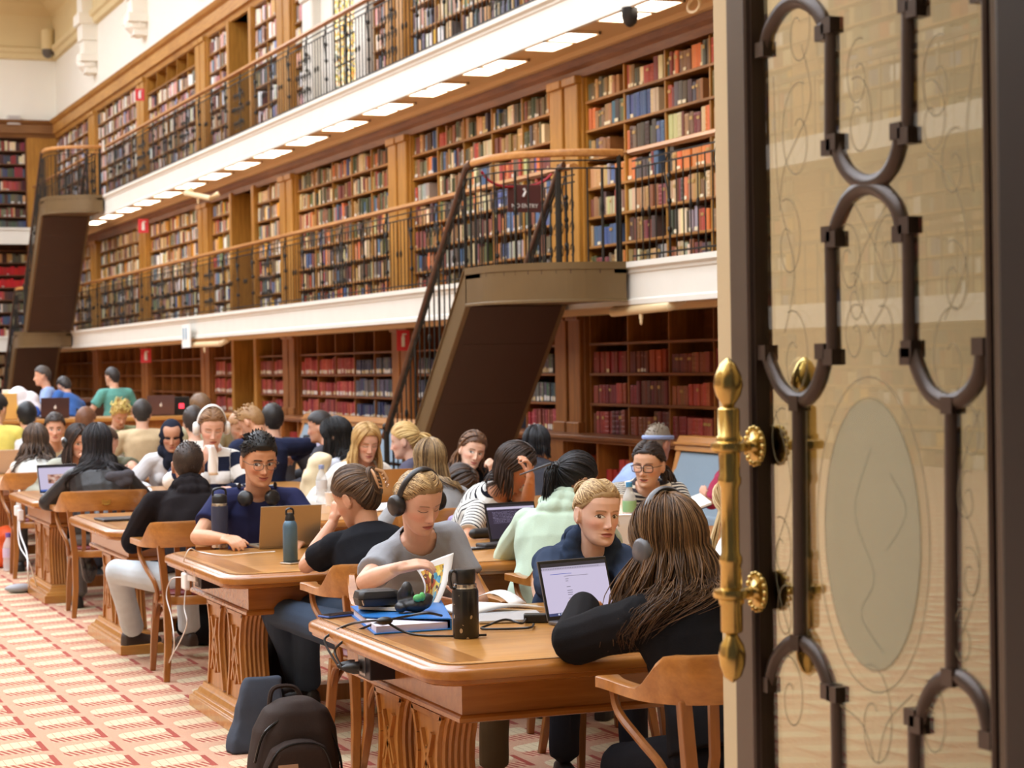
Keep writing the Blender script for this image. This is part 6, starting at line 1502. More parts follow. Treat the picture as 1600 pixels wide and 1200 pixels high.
def laptop(c,ang,label,col=(150,148,146),w=.305,d=.21,tilt=18,scr=None,bez=(22,22,24),logo=False,key='doc'):
    """c: middle of the hinge line on the table; ang: direction towards the user"""
    a=math.radians(ang); u=np.array([math.sin(a),math.cos(a),0]); r=np.array([u[1],-u[0],0]); up=np.array([0,0,1.]); c=np.array(c,float)
    if c[2]>1.: c[2]=1.142
    t=thing('laptop',label,'laptop',c); M=plain('lap_%d_%d_%d'%col,col,.35,.6)
    Mx=np.stack([r,u,up],1)
    b=MB(); b.obox(c+u*d/2+up*.007,(w,d,.013),Mx); BS=b.build('base',M,t,bevel=.004)
    b=MB(); b.obox(c+u*d*.36+up*.0142,(w*.86,d*.46,.002),Mx); b.build('keyboard',KEYM,t,under=BS)
    b=MB(); b.obox(c+u*d*.80+up*.0142,(w*.36,d*.3,.0015),Mx); b.build('trackpad',M,t,under=BS)
    tl=math.radians(tilt); lu=up*math.cos(tl)-u*math.sin(tl); ln=np.cross(r,lu); ln=ln if ln@u>0 else -ln; L=np.stack([r,ln,lu],1)
    o=c+up*.012
    b=MB(); b.obox(o+lu*d/2-ln*.003,(w,.005,d),L); LD=b.build('lid',M,t,bevel=.002)
    b=MB(); b.obox(o+lu*d/2+ln*.0005,(w-.004,.0016,d-.004),L); b.build('bezel',plain('bez_%d'%bez[0],bez,.4),t,under=LD)
    if scr:
        b=MB(); q=.010; h=(w/2-q); P=[o+lu*(.014)+r*-h*1.,o+lu*.014+r*h,o+lu*(d-.012)+r*h,o+lu*(d-.012)-r*h]; P=[p+ln*.0022 for p in P]
        # which screen side is left for the user: user looks along -u, so left is +r... flip so text starts at the user's left
        me_uv=[(0,0,0),(1,0,0),(1,1,0),(0,1,0)]
        lft=np.cross(up,-u)        # left of a viewer looking along -u
        if lft@r>0: me_uv=[(1,0,0),(0,0,0),(0,1,0),(1,1,0)]
        n=np.cross(P[1]-P[0],P[3]-P[0]); f=(0,1,2,3) if n@ln>0 else (3,2,1,0)
        b.v.append(np.array(P)); b.n=4; b.f=[f]; b.m=[0]; b.c.append(np.array(me_uv,float)); b.build('screen',scrmat('screen_%s_%d'%(scr,len(bpy.data.materials)),scr),t,recalc=False,under=LD)
    if logo:
        b=MB(); b.ell(o+lu*d*.5-ln*.006,(.016,.0015,.02),L,10,6); b.ell(o+lu*(d*.5+.026)-ln*.006+r*.004,(.004,.0015,.008),L,8,4); b.build('logo',plain('logo_white',(240,236,232),.4),t,under=LD)
    return t
def bottle(c,prof,label,mats,rng_,n=28,extra=None,name='water_bottle'):
    t=thing(name,label,'bottle',c)
    for nm,m,i0,i1 in rng_:
        b=MB(); b.lathe([(r,z) for r,z in prof[i0:i1]],n,c); b.build(nm,mats[m],t,smooth=40)
    if extra: extra(t)
    return t
# --- nearest table
sp=MatB('speckled_black'); v=sp.coord(scale=(1,1,.7)); vo=sp.new('TexVoronoi'); vo.inputs['Scale'].default_value=46; sp.L.new(v,vo.inputs['Vector']); dd=E(sp.nt,vo.outputs['Distance']); nn=sp.noise(v,14,2)
msk=dd.lt(.27)*nn.gt(.47); sp.set(Base_Color=sp.mix(msk,lin((26,25,26)),lin((176,160,140))),Roughness=.35,Metallic=.2,Coat_Weight=.3)
BP=plain('bottle_black',(24,24,25),.4); STL=plain('bottle_steel',(190,182,172),.25,.95)
c=T_(728,996)
def loop(t):
    b=MB(); b.tube(spl([c+np.array([-.036,0,.226]),c+np.array([-.05,0,.226]),c+np.array([-.055,0,.20]),c+np.array([-.05,0,.172]),c+np.array([-.036,0,.172])],5),.005,8,flat=2.,up=(0,1,0)); b.build('carry_loop',BP,t,smooth=60)
bottle(c,[(.043,0),(.045,.004),(.045,.158),(.041,.168),(.039,.172),(.039,.182),(.034,.184),(.034,.19),(.036,.194),(.036,.228),(.033,.233),(.001,.234)],'black speckled steel bottle standing on the nearest table',{'a':sp.m,'s':STL,'k':BP},[('body','a',0,4),('neck_ring','s',3,6),('lid','k',5,12)],extra=loop)
t=thing('ring_binder','blue ring binder full of papers under the black cases','binder',T_(630,972)); BLU=plain('binder_blue',(28,112,190),.4)
A=[T_(548,962),T_(688,953),T_(704,984),T_(585,992)]
b=MB(); b.prism([(p[0],p[1]) for p in A],lambda x,y,d:(x,y,ZTB+d),0,.004); b.build('back_cover',BLU,t)
ce=sum(A)/4; In=[ce+(p-ce)*.94 for p in A]
b=MB(); b.prism([(p[0],p[1]) for p in In],lambda x,y,d:(x,y,ZTB+d),.004,.026); b.build('paper_stack',plain('paper_lilac',(222,214,226),.8),t)
b=MB(); V=[]
Tp=[A[0]+[0,0,.032],A[1]+[0,0,.034],A[2]+[0,0,.036],A[3]*.55+A[0]*.45+[0,0,.03]]
b.loft([np.array(Tp),np.array(Tp)+[0,0,.004]]); b.build('front_cover',BLU,t)
b=MB(); p,q=A[1],A[2]; b.loft([np.array([p,q,q+[0,0,.038],p+[0,0,.036]]),np.array([p,q,q+[0,0,.038],p+[0,0,.036]])+[.005,0,0]]); b.build('spine',BLU,t)
t=thing('notebook','cream notebook with yellow corner between blue binder and black case','notebook',T_(595,955,.04)); z0=ZTB+.0415
A=[PX(560,952,z=z0),PX(624,955,z=z0),PX(626,944,z=z0),PX(566,940,z=z0)]
b=MB(); b.prism([(p[0],p[1]) for p in A],lambda x,y,d:(x,y,z0+d),0,.012); b.build('pages',plain('note_paper',(226,216,190),.8),t)
b=MB(); b.prism([(A[0][0],A[0][1]),(A[0][0]*.8+A[1][0]*.2,A[0][1]*.8+A[1][1]*.2),(A[3][0],A[3][1])],lambda x,y,d:(x,y,z0+d),.012,.0135); b.build('cover',plain('note_yellow',(226,206,90),.6),t)
def rbox(b,c,sx,sy,sz,r,M=None,k=5):
    R=[]; 
    for q in range(k+1):
        a=PI*q/k-PI/2; z=c[2]+(sz-r)*math.sin(a) if False else c[2]+math.sin(a)*sz; s=max(.0,math.cos(a))**.35
        R.append(np.array([(x,y,z) for x,y in rrect(c[0]-sx+r*(1-s),c[0]+sx-r*(1-s),c[1]-sy+r*(1-s),c[1]+sy-r*(1-s),r*.9,5)]))
    return b.loft(R)
BCASE=plain('case_black',(38,38,40),.45,bump=.15,nsc=120)
t=thing('hard_case','small black zipped hard case on the notebook','case',PX(591,952,z=z0+.012)); cc=PX(591,948,z=z0+.013)
b=MB(); rbox(b,cc+np.array([0,.02,.032]),.078,.05,.031,.025); b.build('shell',BCASE,t,smooth=60)
b=MB(); b.loft([np.array([(x,y,cc[2]+z) for x,y in rrect(cc[0]-.0795,cc[0]+.0795,cc[1]-.0315,cc[1]+.0715,.024)]) for z in (.030,.034)]); b.build('zip',plain('zip_dark',(20,20,20),.3,.4),t)
b=MB(); b.bar(cc+np.array([-.07,-.034,.03]),cc+np.array([-.066,-.04,.012]),.006,.003); b.build('zip_puller',STL,t)
t=thing('pouch','crumpled open black pouch with something green inside on the blue binder','pouch',PX(648,962,z=ZTB+.04)); cc=PX(650,957,z=ZTB+.04)
b=MB(); rr=np.random.RandomState(5)
for x,y,z,a,bx,h in ((0,0,.026,.055,.035,.028),(.04,.0,.035,.03,.03,.03),(-.02,.02,.075,.02,.025,.035),(.05,.015,.045,.022,.03,.018),(-.05,0,.02,.02,.03,.02)): b.ell(cc+np.array([x,y+.02,z]),(a,bx,h),rz(rr.uniform(-.6,.6)),12,8)
b.ell(cc+np.array([-.022,.045,.05]),(.036,.012,.04),ry(-.35),12,8)
me=remesh(b,.005,2); V=co(me); put(me,V+vnorm(me)*(fold(V,5,1.6)*.005)[:,None]); fin(me,'body',BCASE,t)
b=MB(); b.ell(cc+np.array([.005,-.008,.052]),(.018,.012,.014)); b.ell(cc+np.array([.022,-.006,.056]),(.012,.01,.016)); b.build('lining',plain('green_stuff',(98,190,110),.6),t,smooth=180)
def phone(c,ang,label,col,face=(24,24,30),w=.072,l=.148):
    t=thing('phone',label,'phone',c); M=rz(-math.radians(ang)); b=MB(); b.obox(np.array(c)+[0,0,.0045],(w,l,.009),M); b.build('case',plain('ph_%d_%d'%col[:2],col,.4),t,bevel=.004)
    b=MB(); b.obox(np.array(c)+[0,0,.0095],(w*.93,l*.95,.0012),M); b.build('screen',plain('ph_glass',face,.08),t); return t
phone(T_(530,963),70,'blue phone lying at the left corner of the nearest table',(52,84,158))
# magazine held by the reader, one coloured page turned up
mg=MatB('magazine_page'); uv=mg.attr('Col','Vector'); x,y,z=mg.xyz(uv); vo=mg.new('TexVoronoi'); vo.inputs['Scale'].default_value=7; mg.L.new(uv,vo.inputs['Vector']); cr=mg.xyz(vo.outputs['Color'])[0]; nz=mg.noise(uv,6,3)
pic=mg.ramp(cr*.55+x*.6-.12,[(.05,lin((110,60,40))),(.25,lin((190,90,60))),(.42,lin((226,196,80))),(.55,lin((240,226,120))),(.68,lin((80,160,200))),(.82,lin((40,110,90))),(.95,lin((30,84,60)))])
pic=mg.mix(nz.lt(.4),pic,lin((70,44,34)))
mg.set(Base_Color=mg.mix(x.gt(.06)*x.lt(.78)*y.gt(.05)*y.lt(.84),lin((244,242,238)),pic),Roughness=.3)
t=thing('magazine','open magazine with a colourful picture page held up by the reader','magazine',T_(690,962))
Lp=[(648,951,7.27),(660,934,7.29),(663,916,7.31),(657,900,7.34),(650,889,7.36)]; Rp=[(680,953,7.24),(691,932,7.26),(700,908,7.28),(706,886,7.29),(709,864,7.30)]
Ls=spl([PX(u,v,y=yy) for u,v,yy in Lp],5); Rs=spl([PX(u,v,y=yy) for u,v,yy in Rp],5); b=MB(); R=[]; Cc=[]
for i,(p,q) in enumerate(zip(Ls,Rs)):
    for k in range(9):
        a=k/8; R.append(p*(1-a)+q*a+np.array([0,.02*math.sin(a*PI),0])); Cc.append((a,i/(len(Ls)-1),0))
n=len(Ls); Fs=[(i*9+k,i*9+k+1,(i+1)*9+k+1,(i+1)*9+k) for i in range(n-1) for k in range(8)]
b.v.append(np.array(R)); b.n=len(R); b.f=Fs; b.m=[0]*len(Fs); b.c.append(np.array(Cc)); o=b.build('picture_page',mg.m,t,smooth=180); s_=o.modifiers.new('S','SOLIDIFY'); s_.thickness=.003
PAP=plain('paper_white',(244,242,240),.6)
def sheet(P,lift,name,label,cat,mat,th=.002,par=None):
    A=[np.array(p) for p in P]; R=[]
    for q in range(9):
        a=q/8; h=lift*math.sin(a*PI); R.append(np.array([A[0]*(1-a)+A[1]*a+[0,0,h],A[3]*(1-a)+A[2]*a+[0,0,h]]))
    b=MB(); b.loft(R,cap=False,closed=False); o=b.build(name,mat,par,smooth=180); s_=o.modifiers.new('S','SOLIDIFY'); s_.thickness=th; s_.offset=1
    if par is None: tag(o,label,cat)
    return o
sheet([T_(676,957,.004),T_(780,950,.004),T_(850,953,.004),T_(740,962,.004)],.02,'lower_page','', '',PAP,.012,t)
sheet([T_(745,934,.03),T_(800,948,.006),T_(822,943,.006),T_(758,928,.04)],.03,'turned_page','', '',PAP,.003,t)
t=thing('tablet','closed silver tablet lying between the magazine and the open laptop','tablet',T_(800,965)); A=[T_(748,970,.012),T_(858,966,.012),T_(838,953,.012),T_(748,957,.012)]
b=MB(); b.prism([(p[0],p[1]) for p in A],lambda x,y,d:(x,y,ZTB+d),.001,.012); b.build('body',plain('tablet_silver',(196,198,202),.35,.4),t,bevel=.003)
hl_=T_(856,976); th=math.radians(14); hr_=hl_+np.array([math.cos(th),math.sin(th),0])*.31
laptop((hl_+hr_)/2,180-14,'open laptop showing a lilac form page in front of the long haired person',(120,118,120),.31,.215,16,'doc',logo=False)
t=thing('power_adapter','black power adapter brick with coiled cord beside the open laptop','adapter',T_(840,975)); cc=T_(838,972)
b=MB(); b.obox(cc+[0,0,.016],(.05,.09,.03),rz(1.2)); b.build('brick',BP,t,bevel=.006)
b=MB(); b.tube(spl([cc+[-.04,0,.015],T_(815,974,.02),T_(790,968,.028),T_(765,976,.012),T_(752,982,.006),T_(775,983,.006),T_(810,982,.006),T_(830,980,.01),T_(834,975,.006)],6),.0042,6); b.build('cord',BP,t,smooth=60)
def socket(c,label,twin=True,x=None):
    t=thing('power_socket',label,'socket',c); c=np.array(c); b=MB(); b.box(c[0]-.05,c[0]+.05,c[1]-.07,c[1]+.07,c[2]-.045,c[2]+.05); b.build('housing',plain('socket_steel',(44,40,46),.35,.5),t,bevel=.004)
    b=MB(); b.box(c[0]-.052,c[0]-.048,c[1]-.02,c[1]+.055,c[2]-.035,c[2]+.04); b.build('plate',plain('socket_plate',(150,146,146),.3,.8),t); return t
sx=TAB[0][0]+.10
sc_=PX(590,1038,x=sx); socket(sc_,'dark power socket under the end of the nearest table')
t=thing('power_cable','black cable looping from the socket over the nearest table edge','cable',sc_)
pl=[sc_+np.array([-.06,.02+.05*k,-.01]) for k in (0,1)]
b=MB()
for p in pl: b.lathe([(.022,0),(.022,.02),(.015,.045),(.006,.06)],12,p,(-1,.3,0))
b.build('plug',BP,t,smooth=50)
tp=T_(601,970,.05)
b=MB(); b.tube(spl([pl[0]+[-.055,.02,0],PX(523,1018,x=sx-.12),PX(535,1003,x=sx-.1),PX(560,985,x=sx-.02),T_(590,973,.03),tp],6),.0045,6); b.tube(spl([pl[1]+[-.055,.02,0],PX(508,1005,x=sx-.12),PX(514,992,x=sx-.1),PX(545,976,x=sx-.04),T_(580,970,.045),tp],6),.0045,6); b.tube(spl([tp,T_(640,962,.055),T_(668,958,.07),T_(690,962,.05)],6),.0045,6); b.tube(spl([tp,T_(640,990,.006),T_(700,994,.006),T_(760,992,.006)],6),.0045,6); b.build('cord',BP,t,smooth=60)
b=MB(); b.ell(tp,(.03,.02,.014)); b.build('cable_knot',BP,t,smooth=180)
# --- second table
NV=plain('bottle_navy',(44,48,70),.5); BG_=plain('bottle_blue',(86,116,138),.45,.35,noise=.1,nsc=40,bump=.3)
c2=T_(344,855)
def lp2(t):
    b=MB(); b.tube(spl([c2+np.array([-.035,0,.268]),c2+np.array([-.03,0,.298]),c2+np.array([0,0,.306]),c2+np.array([.03,0,.298]),c2+np.array([.035,0,.268])],5),.006,8,flat=1.5); b.build('carry_handle',BP,t,smooth=60)
bottle(c2,[(.043,0),(.043,.016),(.0435,.018),(.0435,.21),(.042,.214),(.041,.226),(.04,.228),(.04,.262),(.034,.27),(.022,.275),(.001,.276)],'tall navy bottle with steel rings and black lid on the second table end',{'a':NV,'s':STL,'k':BP},[('base_ring','s',0,3),('body','a',2,5),('neck_ring','s',4,7),('lid','k',6,11)],extra=lp2)
c3=T_(454,877)
def lp3(t):
    b=MB(); b.tube(spl([c3+np.array([-.018,0,.222]),c3+np.array([-.016,0,.245]),c3+np.array([0,0,.253]),c3+np.array([.016,0,.245]),c3+np.array([.018,0,.222])],5),.005,8,flat=1.6); b.build('carry_loop',BP,t,smooth=60)
bottle(c3,[(.033,0),(.035,.003),(.035,.165),(.032,.18),(.025,.192),(.023,.194),(.024,.2),(.022,.21),(.016,.23),(.001,.234)],'slim blue hammered bottle with black loop cap on the second table',{'a':BG_,'k':BP},[('body','a',0,6),('cap','k',5,10)],extra=lp3)
phone(T_(463,880),60,'phone lying at the foot of the slim blue bottle',(196,186,172))
laptop(T_(452,856),0,'gold grey laptop seen from its lid before the smiling glasses person',(168,150,126),.32,.215,14,'pic')
t=thing('scarf','crumpled dark grey scarf on the second table beside the gold laptop','scarf',T_(505,858)); cc=T_(505,856); b=MB()
for x,y,z,a,e,h in ((0,0,.03,.06,.05,.03),(.03,.02,.05,.04,.04,.04),(-.04,0,.02,.04,.04,.02),(.05,.0,.02,.04,.04,.02)): b.ell(cc+np.array([x,y,z]),(a,e,h),None,12,8)
me=remesh(b,.007,2); V=co(me); put(me,V+vnorm(me)*(fold(V,9,2.)*.008)[:,None]); fin(me,'body',clothmat('scarf_grey',(62,64,72)),t)
sx2=TAB[1][0]+.10; s2=PX(325,903,x=sx2); socket(s2,'dark power socket under the end of the second table')
WP=plain('charger_white',(242,238,236),.35); WCB=plain('cable_white',(232,230,228),.5)
t=thing('laptop_charger','white square laptop charger plugged in at the second table end','charger',PX(290,908,x=sx2-.09)); q=PX(290,908,x=sx2-.09)
b=MB(); b.obox(q,(.03,.082,.082)); b.build('brick',WP,t,bevel=.010,seg=3)
b=MB(); b.bar(q+np.array([.01,-.04,.02]),s2+np.array([-.05,.0,.0]),.03,.03); b.build('plug',WP,t,bevel=.005)
b=MB(); fl=PX(263,1040,z=.006)
b.tube(spl([q+[0,.0,.04],PX(286,880,x=sx2-.09),PX(296,858,x=sx2-.06),T_(310,862,.008),T_(350,868,.006),T_(400,864,.006),T_(430,862,.006)],6),.0032,6)
b.tube(spl([q+[0,.04,.015],PX(268,905,x=sx2-.09),PX(260,930,x=sx2-.1),PX(268,965,x=sx2-.1),PX(272,1010,x=sx2-.1),fl],6),.0032,6)
b.tube(spl([q+[0,0,-.04],PX(288,950,x=sx2-.1),PX(292,975,x=sx2-.1),PX(280,1005,x=sx2-.1),PX(268,1025,x=sx2-.1),fl],6),.0032,6); b.build('cord',WCB,t,smooth=60)
laptop(T_(806,848),172,'laptop with dark code window before the mint hoodie person',(70,66,78),.30,.205,18,'code')
t=thing('laptop_sleeve','black padded laptop case on the second table under the code laptop','case',T_(782,853)); cc=T_(778,853); b=MB(); b.obox(cc+[0,-.05,.012],(.24,.12,.02),rz(.1)); b.build('body',BCASE,t,bevel=.008)
t=thing('pencil_case','purple pencil case at the elbow of the black striped person','case',T_(728,825)); cc=T_(728,825); b=MB(); b.capsule(cc+[-.08,-.02,.04],.038,cc+[.07,.02,.04],.036,14); b.build('body',plain('pencil_purple',(150,132,176),.6),t,smooth=180)
b=MB(); b.bar(cc+[-.08,-.02,.079],cc+[.07,.02,.077],.008,.004); b.build('zip',plain('zip_white',(226,220,230),.4),t)
t=thing('glasses_case','dark grey soft case lying behind the code laptop','case',T_(765,842)); cc=T_(760,842); b=MB(); b.capsule(cc+[-.07,0,.03],.028,cc+[.08,.03,.03],.03,12); b.build('body',BCASE,t,smooth=180)
phone(T_(748,858),80,'phone lying beside the black padded laptop case',(40,40,44))
o=sheet([T_(585,800,.002),T_(640,796,.002),T_(640,786,.002),T_(590,789,.002)],.004,'notepad','white notepad on the third table behind the claw clip person','notepad',PAP,.01)
CL=MatB('clear_plastic'); nt=CL.nt; CL.set(Base_Color=(.9,.95,.97),Roughness=.08,Alpha=.42)
CBL=plain('cap_blue',(70,150,206),.4); LBG=plain('label_green',(150,200,150),.5); LBW=plain('label_white',(220,226,232),.5)
def pet(c,label,capm,labm,s=1.):
    P=[(.02,0),(.03,.004),(.031,.05),(.029,.06),(.031,.07),(.031,.13),(.026,.15),(.014,.175),(.012,.19)]; P=[(r*s,z*s) for r,z in P]
    t=thing('water_bottle',label,'bottle',c); b=MB(); b.lathe(P,18,c); b.build('body',CL.m,t,smooth=60)
    b=MB(); b.lathe([(.0315*s,.075*s),(.0318*s,.08*s),(.0318*s,.12*s),(.0315*s,.125*s)],18,c,cap=False); b.build('label',labm,t,smooth=60)
    b=MB(); b.lathe([(.015*s,.185*s),(.0155*s,.19*s),(.0155*s,.207*s),(.001,.209*s)],14,c); b.build('cap',capm,t,smooth=40); return t
pet(T_(984,826),'clear water bottle with bright blue cap before the cream striped person',CBL,LBG,1.25)
t=thing('paper_bag','white paper bag standing in front of the bright blue capped bottle','bag',T_(975,850)); cc=T_(975,850); b=MB(); b.loft([np.array([cc+[x*w,y*w+.0,z] for x,y in ((-.05,-.03),(.05,-.03),(.05,.03),(-.05,.03))]) for z,w in ((0,1),(.1,1.02),(.14,.95),(.15,.98))]); b.build('body',plain('bag_white',(228,228,232),.8,bump=.3,nsc=20),t)
pet(T_(503,786),'clear water bottle with pale blue cap beside the white cardigan person',plain('cap_pale',(150,170,220),.4),LBW,1.25)
t=thing('paper_cup','small white cup in front of the pale blue capped bottle','cup',T_(516,790)); cc=T_(516,790); b=MB(); b.lathe([(.028,0),(.036,.085),(.037,.088),(.033,.086),(.026,.004)],18,cc); b.build('body',PAP,t,smooth=50)
# --- third and fourth tables, farther laptops
laptop(T_(612,786),-5,'tan laptop lid in front of the white cardigan person',(190,148,96),.33,.225,12,'pic')
laptop(T_(752,770),0,'grey laptop lid in front of the smiling person in black',(150,138,130),.31,.21,12,'pic')
t=thing('tablet','dark flat tablet with grey top lying on the third table end','tablet',T_(190,812)); cc=T_(195,812); b=MB(); b.obox(cc+[0,0,.008],(.33,.22,.014),rz(.1)); b.build('body',plain('tablet_dark',(60,62,68),.35,.3),t,bevel=.004)
t=thing('charger_box','small black block on the dark tablet of the third table','adapter',T_(218,806)); cc=T_(218,812); b=MB(); b.obox(cc+[0,0,.04],(.05,.05,.05)); b.build('body',BP,t,bevel=.005)
laptop(T_(94,772),168,'laptop showing a photo page on the fourth table end',(206,206,210),.32,.22,16,'pic')
laptop(T_(128,756),0,'rose grey laptop lid facing the black headphones person',(186,160,150),.30,.21,12,'pic')
laptop(PX(14,740,z=ZTB),0,'pale laptop lid at the left edge of the photo',(206,190,176),.30,.21,10,'pic')
laptop(PX(500,716,z=ZTB),200,'laptop with black bezel and pale screen before the long black haired person',(30,30,32),.34,.23,12,'doc')
laptop(PX(86,652,y=24.3),0,'dark laptop lid with white mark far left',(92,70,74),.33,.23,10,'pic',logo=True)
laptop(PX(251,656,y=24.3),0,'dark laptop lid with white mark beyond the headscarf person',(120,96,98),.33,.23,10,'pic',logo=True)
t=thing('charger','white plug charger with cable at the end of the fourth table','charger',PX(28,800,x=2.25)); q=PX(28,798,x=2.22); b=MB(); b.obox(q,(.05,.075,.075)); b.obox(q+[0.01,-.06,-.03],(.045,.05,.08)); b.build('brick',WP,t,bevel=.008)
b=MB(); b.tube(spl([q+[0,-.06,-.07],PX(32,835,x=2.2),PX(42,865,x=2.2),PX(44,900,x=2.2),PX(46,918,z=.03)],6),.006,6); b.tube(spl([q+[0,.0,-.04],PX(30,850,x=2.2),PX(46,880,x=2.22),PX(60,925,z=.01)],6),.005,6); b.build('cord',WCB,t,smooth=60)
t=thing('power_adapter','grey oval power adapter lying on the carpet beside the fourth table','adapter',PX(32,926,z=0)); q=PX(32,926,z=0); b=MB(); b.ell(q+[0,0,.035],(.12,.07,.035),None,16,8); b.build('body',plain('adapter_grey',(150,152,158),.4),t,smooth=180)
o=sheet([PX(212,774,z=ZTB),PX(240,770,z=ZTB),PX(236,763,z=ZTB),PX(212,766,z=ZTB)],.01,'paper_sheet','white paper on the fourth table right of the leather jacket','paper',PAP,.004)
# --- bags on the floor
def lump(name,label,cat,c,parts,vox,mat,seed,amp=.008,fr=.8,floor=True):
    t=thing(name,label,cat,c); b=MB()
    for x,y,z,a,e,h in parts: b.ell(np.array(c)+np.array([x,y,z]),(a,e,h),None,16,10)
    me=remesh(b,vox,3); V=co(me); V=V+vnorm(me)*(fold(V,seed,fr)*amp)[:,None]
    if floor: V[:,2]=np.maximum(V[:,2],.004)
    put(me,V); fin(me,'body',mat,t); return t
BK=clothmat('backpack_brown',(58,48,44),rough=.7); c=PX(455,1292,z=0.); c=np.array([c[0],c[1],0])
t=thing('backpack','brown black backpack with leather label standing on the carpet by the nearest table','backpack',c)
b=MB(); R=[]
for z,sx_,sy_ in ((.0,.15,.10),(.02,.165,.12),(.12,.17,.125),(.26,.165,.12),(.36,.15,.11),(.43,.115,.09),(.465,.06,.06),(.475,.01,.02)):
    R.append(np.array([c+np.array([x+.03*(z/.47),y+.03*z,z]) for x,y in rrect(-sx_,sx_,-sy_,sy_,min(sx_,sy_)*.75,6)]))
b.loft(R); me=remesh(b,.009,2); V=co(me); V=V+vnorm(me)*(fold(V,3,.6)*.005)[:,None]; V[:,2]=np.maximum(V[:,2],.003); put(me,V); fin(me,'body',BK,t)
b=MB(); R=[]
for z,sx_,dy in ((.02,.13,.0),(.14,.135,-.0),(.25,.125,0),(.31,.10,.0),(.335,.05,.01),(.34,.01,.02)): R.append(np.array([c+np.array([x-.02+.03*(z/.47),y-.135+.03*z+dy,z]) for x,y in rrect(-sx_,sx_,-.03,.05,.028,6)]))
b.loft(R); me=remesh(b,.008,2); V=co(me); V[:,2]=np.maximum(V[:,2],.003); put(me,V); fin(me,'front_pocket',BK,t)
b=MB(); b.tube(spl([c+np.array([x,y,z]) for x,y,z in ((-.15,-.07,.26),(-.11,-.075,.37),(0,-.07,.42),(.11,-.08,.38),(.165,-.085,.26),(.17,-.09,.12))],6),.005,6); b.tube(spl([c+np.array([x,y,z]) for x,y,z in ((-.13,-.155,.24),(-.08,-.15,.31),(.0,-.145,.33),(.08,-.15,.31),(.115,-.155,.22),(.12,-.16,.1))],6),.004,6); b.build('zip',plain('zip_dark2',(26,24,24),.3,.3),t)
b=MB(); q=c+np.array([-.05,-.158,.235]); b.obox(q,(.075,.006,.05),rx(-.1)); b.build('leather_label',plain('label_leather',(168,134,108),.6),t,bevel=.002)
b=MB()
for z in (.008,-.008): b.obox(q+np.array([0,-.0035,z]),(.05,.001,.003))
b.build('label_print',plain('label_ink',(96,72,56),.7),t)
for x,y,z in ((.118,-.168,.1),(.168,-.095,.11)):
    b=MB(); b.bar(c+np.array([x,y-.004,z]),c+np.array([x,y-.01,z-.05]),.012,.004); b.build('zip_puller',STL,t)
b=MB(); b.tube(spl([c+np.array([x,y,z]) for x,y,z in ((-.06,.06,.43),(-.04,.07,.50),(.04,.07,.50),(.07,.06,.44))],5),.009,6); b.build('grab_handle',BK,t)
TG=clothmat('tote_grey',(66,72,84)); c=PX(398,1172,z=0); t=thing('tote_bag','slumped blue grey cloth bag leaning on the second table foot','bag',c)
b=MB(); b.loft([np.array([c+np.array([x*w+dx,y*d_,z]) for x,y in ((-1,-1),(0,-1.1),(1,-1),(1.1,0),(1,1),(0,1.1),(-1,1),(-1.1,0))]) for z,w,d_,dx in ((0,.115,.07,0),(.05,.11,.07,.0),(.13,.09,.06,.005),(.2,.10,.05,.02),(.27,.085,.035,.03),(.32,.075,.02,.045))])
me=remesh(b,.009,3); V=co(me); V=V+vnorm(me)*(fold(V,12,.55)*.010)[:,None]; V[:,2]=np.maximum(V[:,2],.003); put(me,V); fin(me,'body',TG,t)
BKB=clothmat('bag_black',(24,24,27),rough=.6)
c=PX(425,1090,z=0); lump('backpack','black backpack standing behind the second table leg','backpack',c,((0,0,.14,.10,.12,.16),(0.03,0,.3,.07,.1,.12),(.03,-.04,.08,.09,.08,.08)),.012,BKB,4)
c=PX(300,1012,z=0); lump('backpack','black backpack on the carpet under the third table beside pale jeans','backpack',c+np.array([.12,.1,0]),((0,0,.12,.2,.14,.13),(0.05,.05,.25,.14,.12,.1)),.014,BKB,5)
c=PX(90,920,z=0); lump('backpack','black bag on the carpet under the fourth table','backpack',c+np.array([.05,.25,0]),((0,0,.15,.14,.2,.16),(0,0,.35,.1,.15,.14)),.014,BKB,6)
OR=plain('bag_orange',(240,96,40),.5,noise=.08,nsc=12); c=PX(18,886,z=0); lump('drawstring_bag','bright orange bag on the carpet at far left','bag',c,((-.05,0,.12,.2,.12,.14),(-.02,0,.24,.13,.09,.12),(-.12,0,.2,.12,.1,.15)),.014,OR,8,.01)
pet(PX(14,892,z=0),'water bottle with purple cap standing on the carpet before the orange bag',plain('cap_purple',(110,90,170),.4),plain('label_lilac',(206,190,214),.5),1.55)
# shoulder bag on the chair, cream jacket over a chair
def hang(name,label,cat,c,pts,mat,vox=.012,seed=2,amp=.01,part='body'):
    t=thing(name,label,cat,c); b=MB()
    for x,y,z,a,e,h in pts: b.ell(np.array(c)+np.array([x,y,z]),(a,e,h),None,12,8)
    me=remesh(b,vox,3); V=co(me); put(me,V+vnorm(me)*(fold(V,seed,1.)*amp)[:,None]); fin(me,part,mat,t); return t
PU=clothmat('puffer_cream',(232,214,178),rough=.6); i_=PERSONS['greytee']; c=PX(486,765,y=i_['hip'][1]-.16)
hang('jacket','cream quilted jacket draped over the chair of the pale grey t-shirt person','jacket',c,((0,0,0,.075,.08,.2),(-.03,.03,-.16,.085,.09,.16),(.05,.02,.13,.08,.08,.12),(.1,.05,.2,.07,.08,.07),(-.06,.05,-.28,.07,.08,.1)),PU,.012,4,.014)
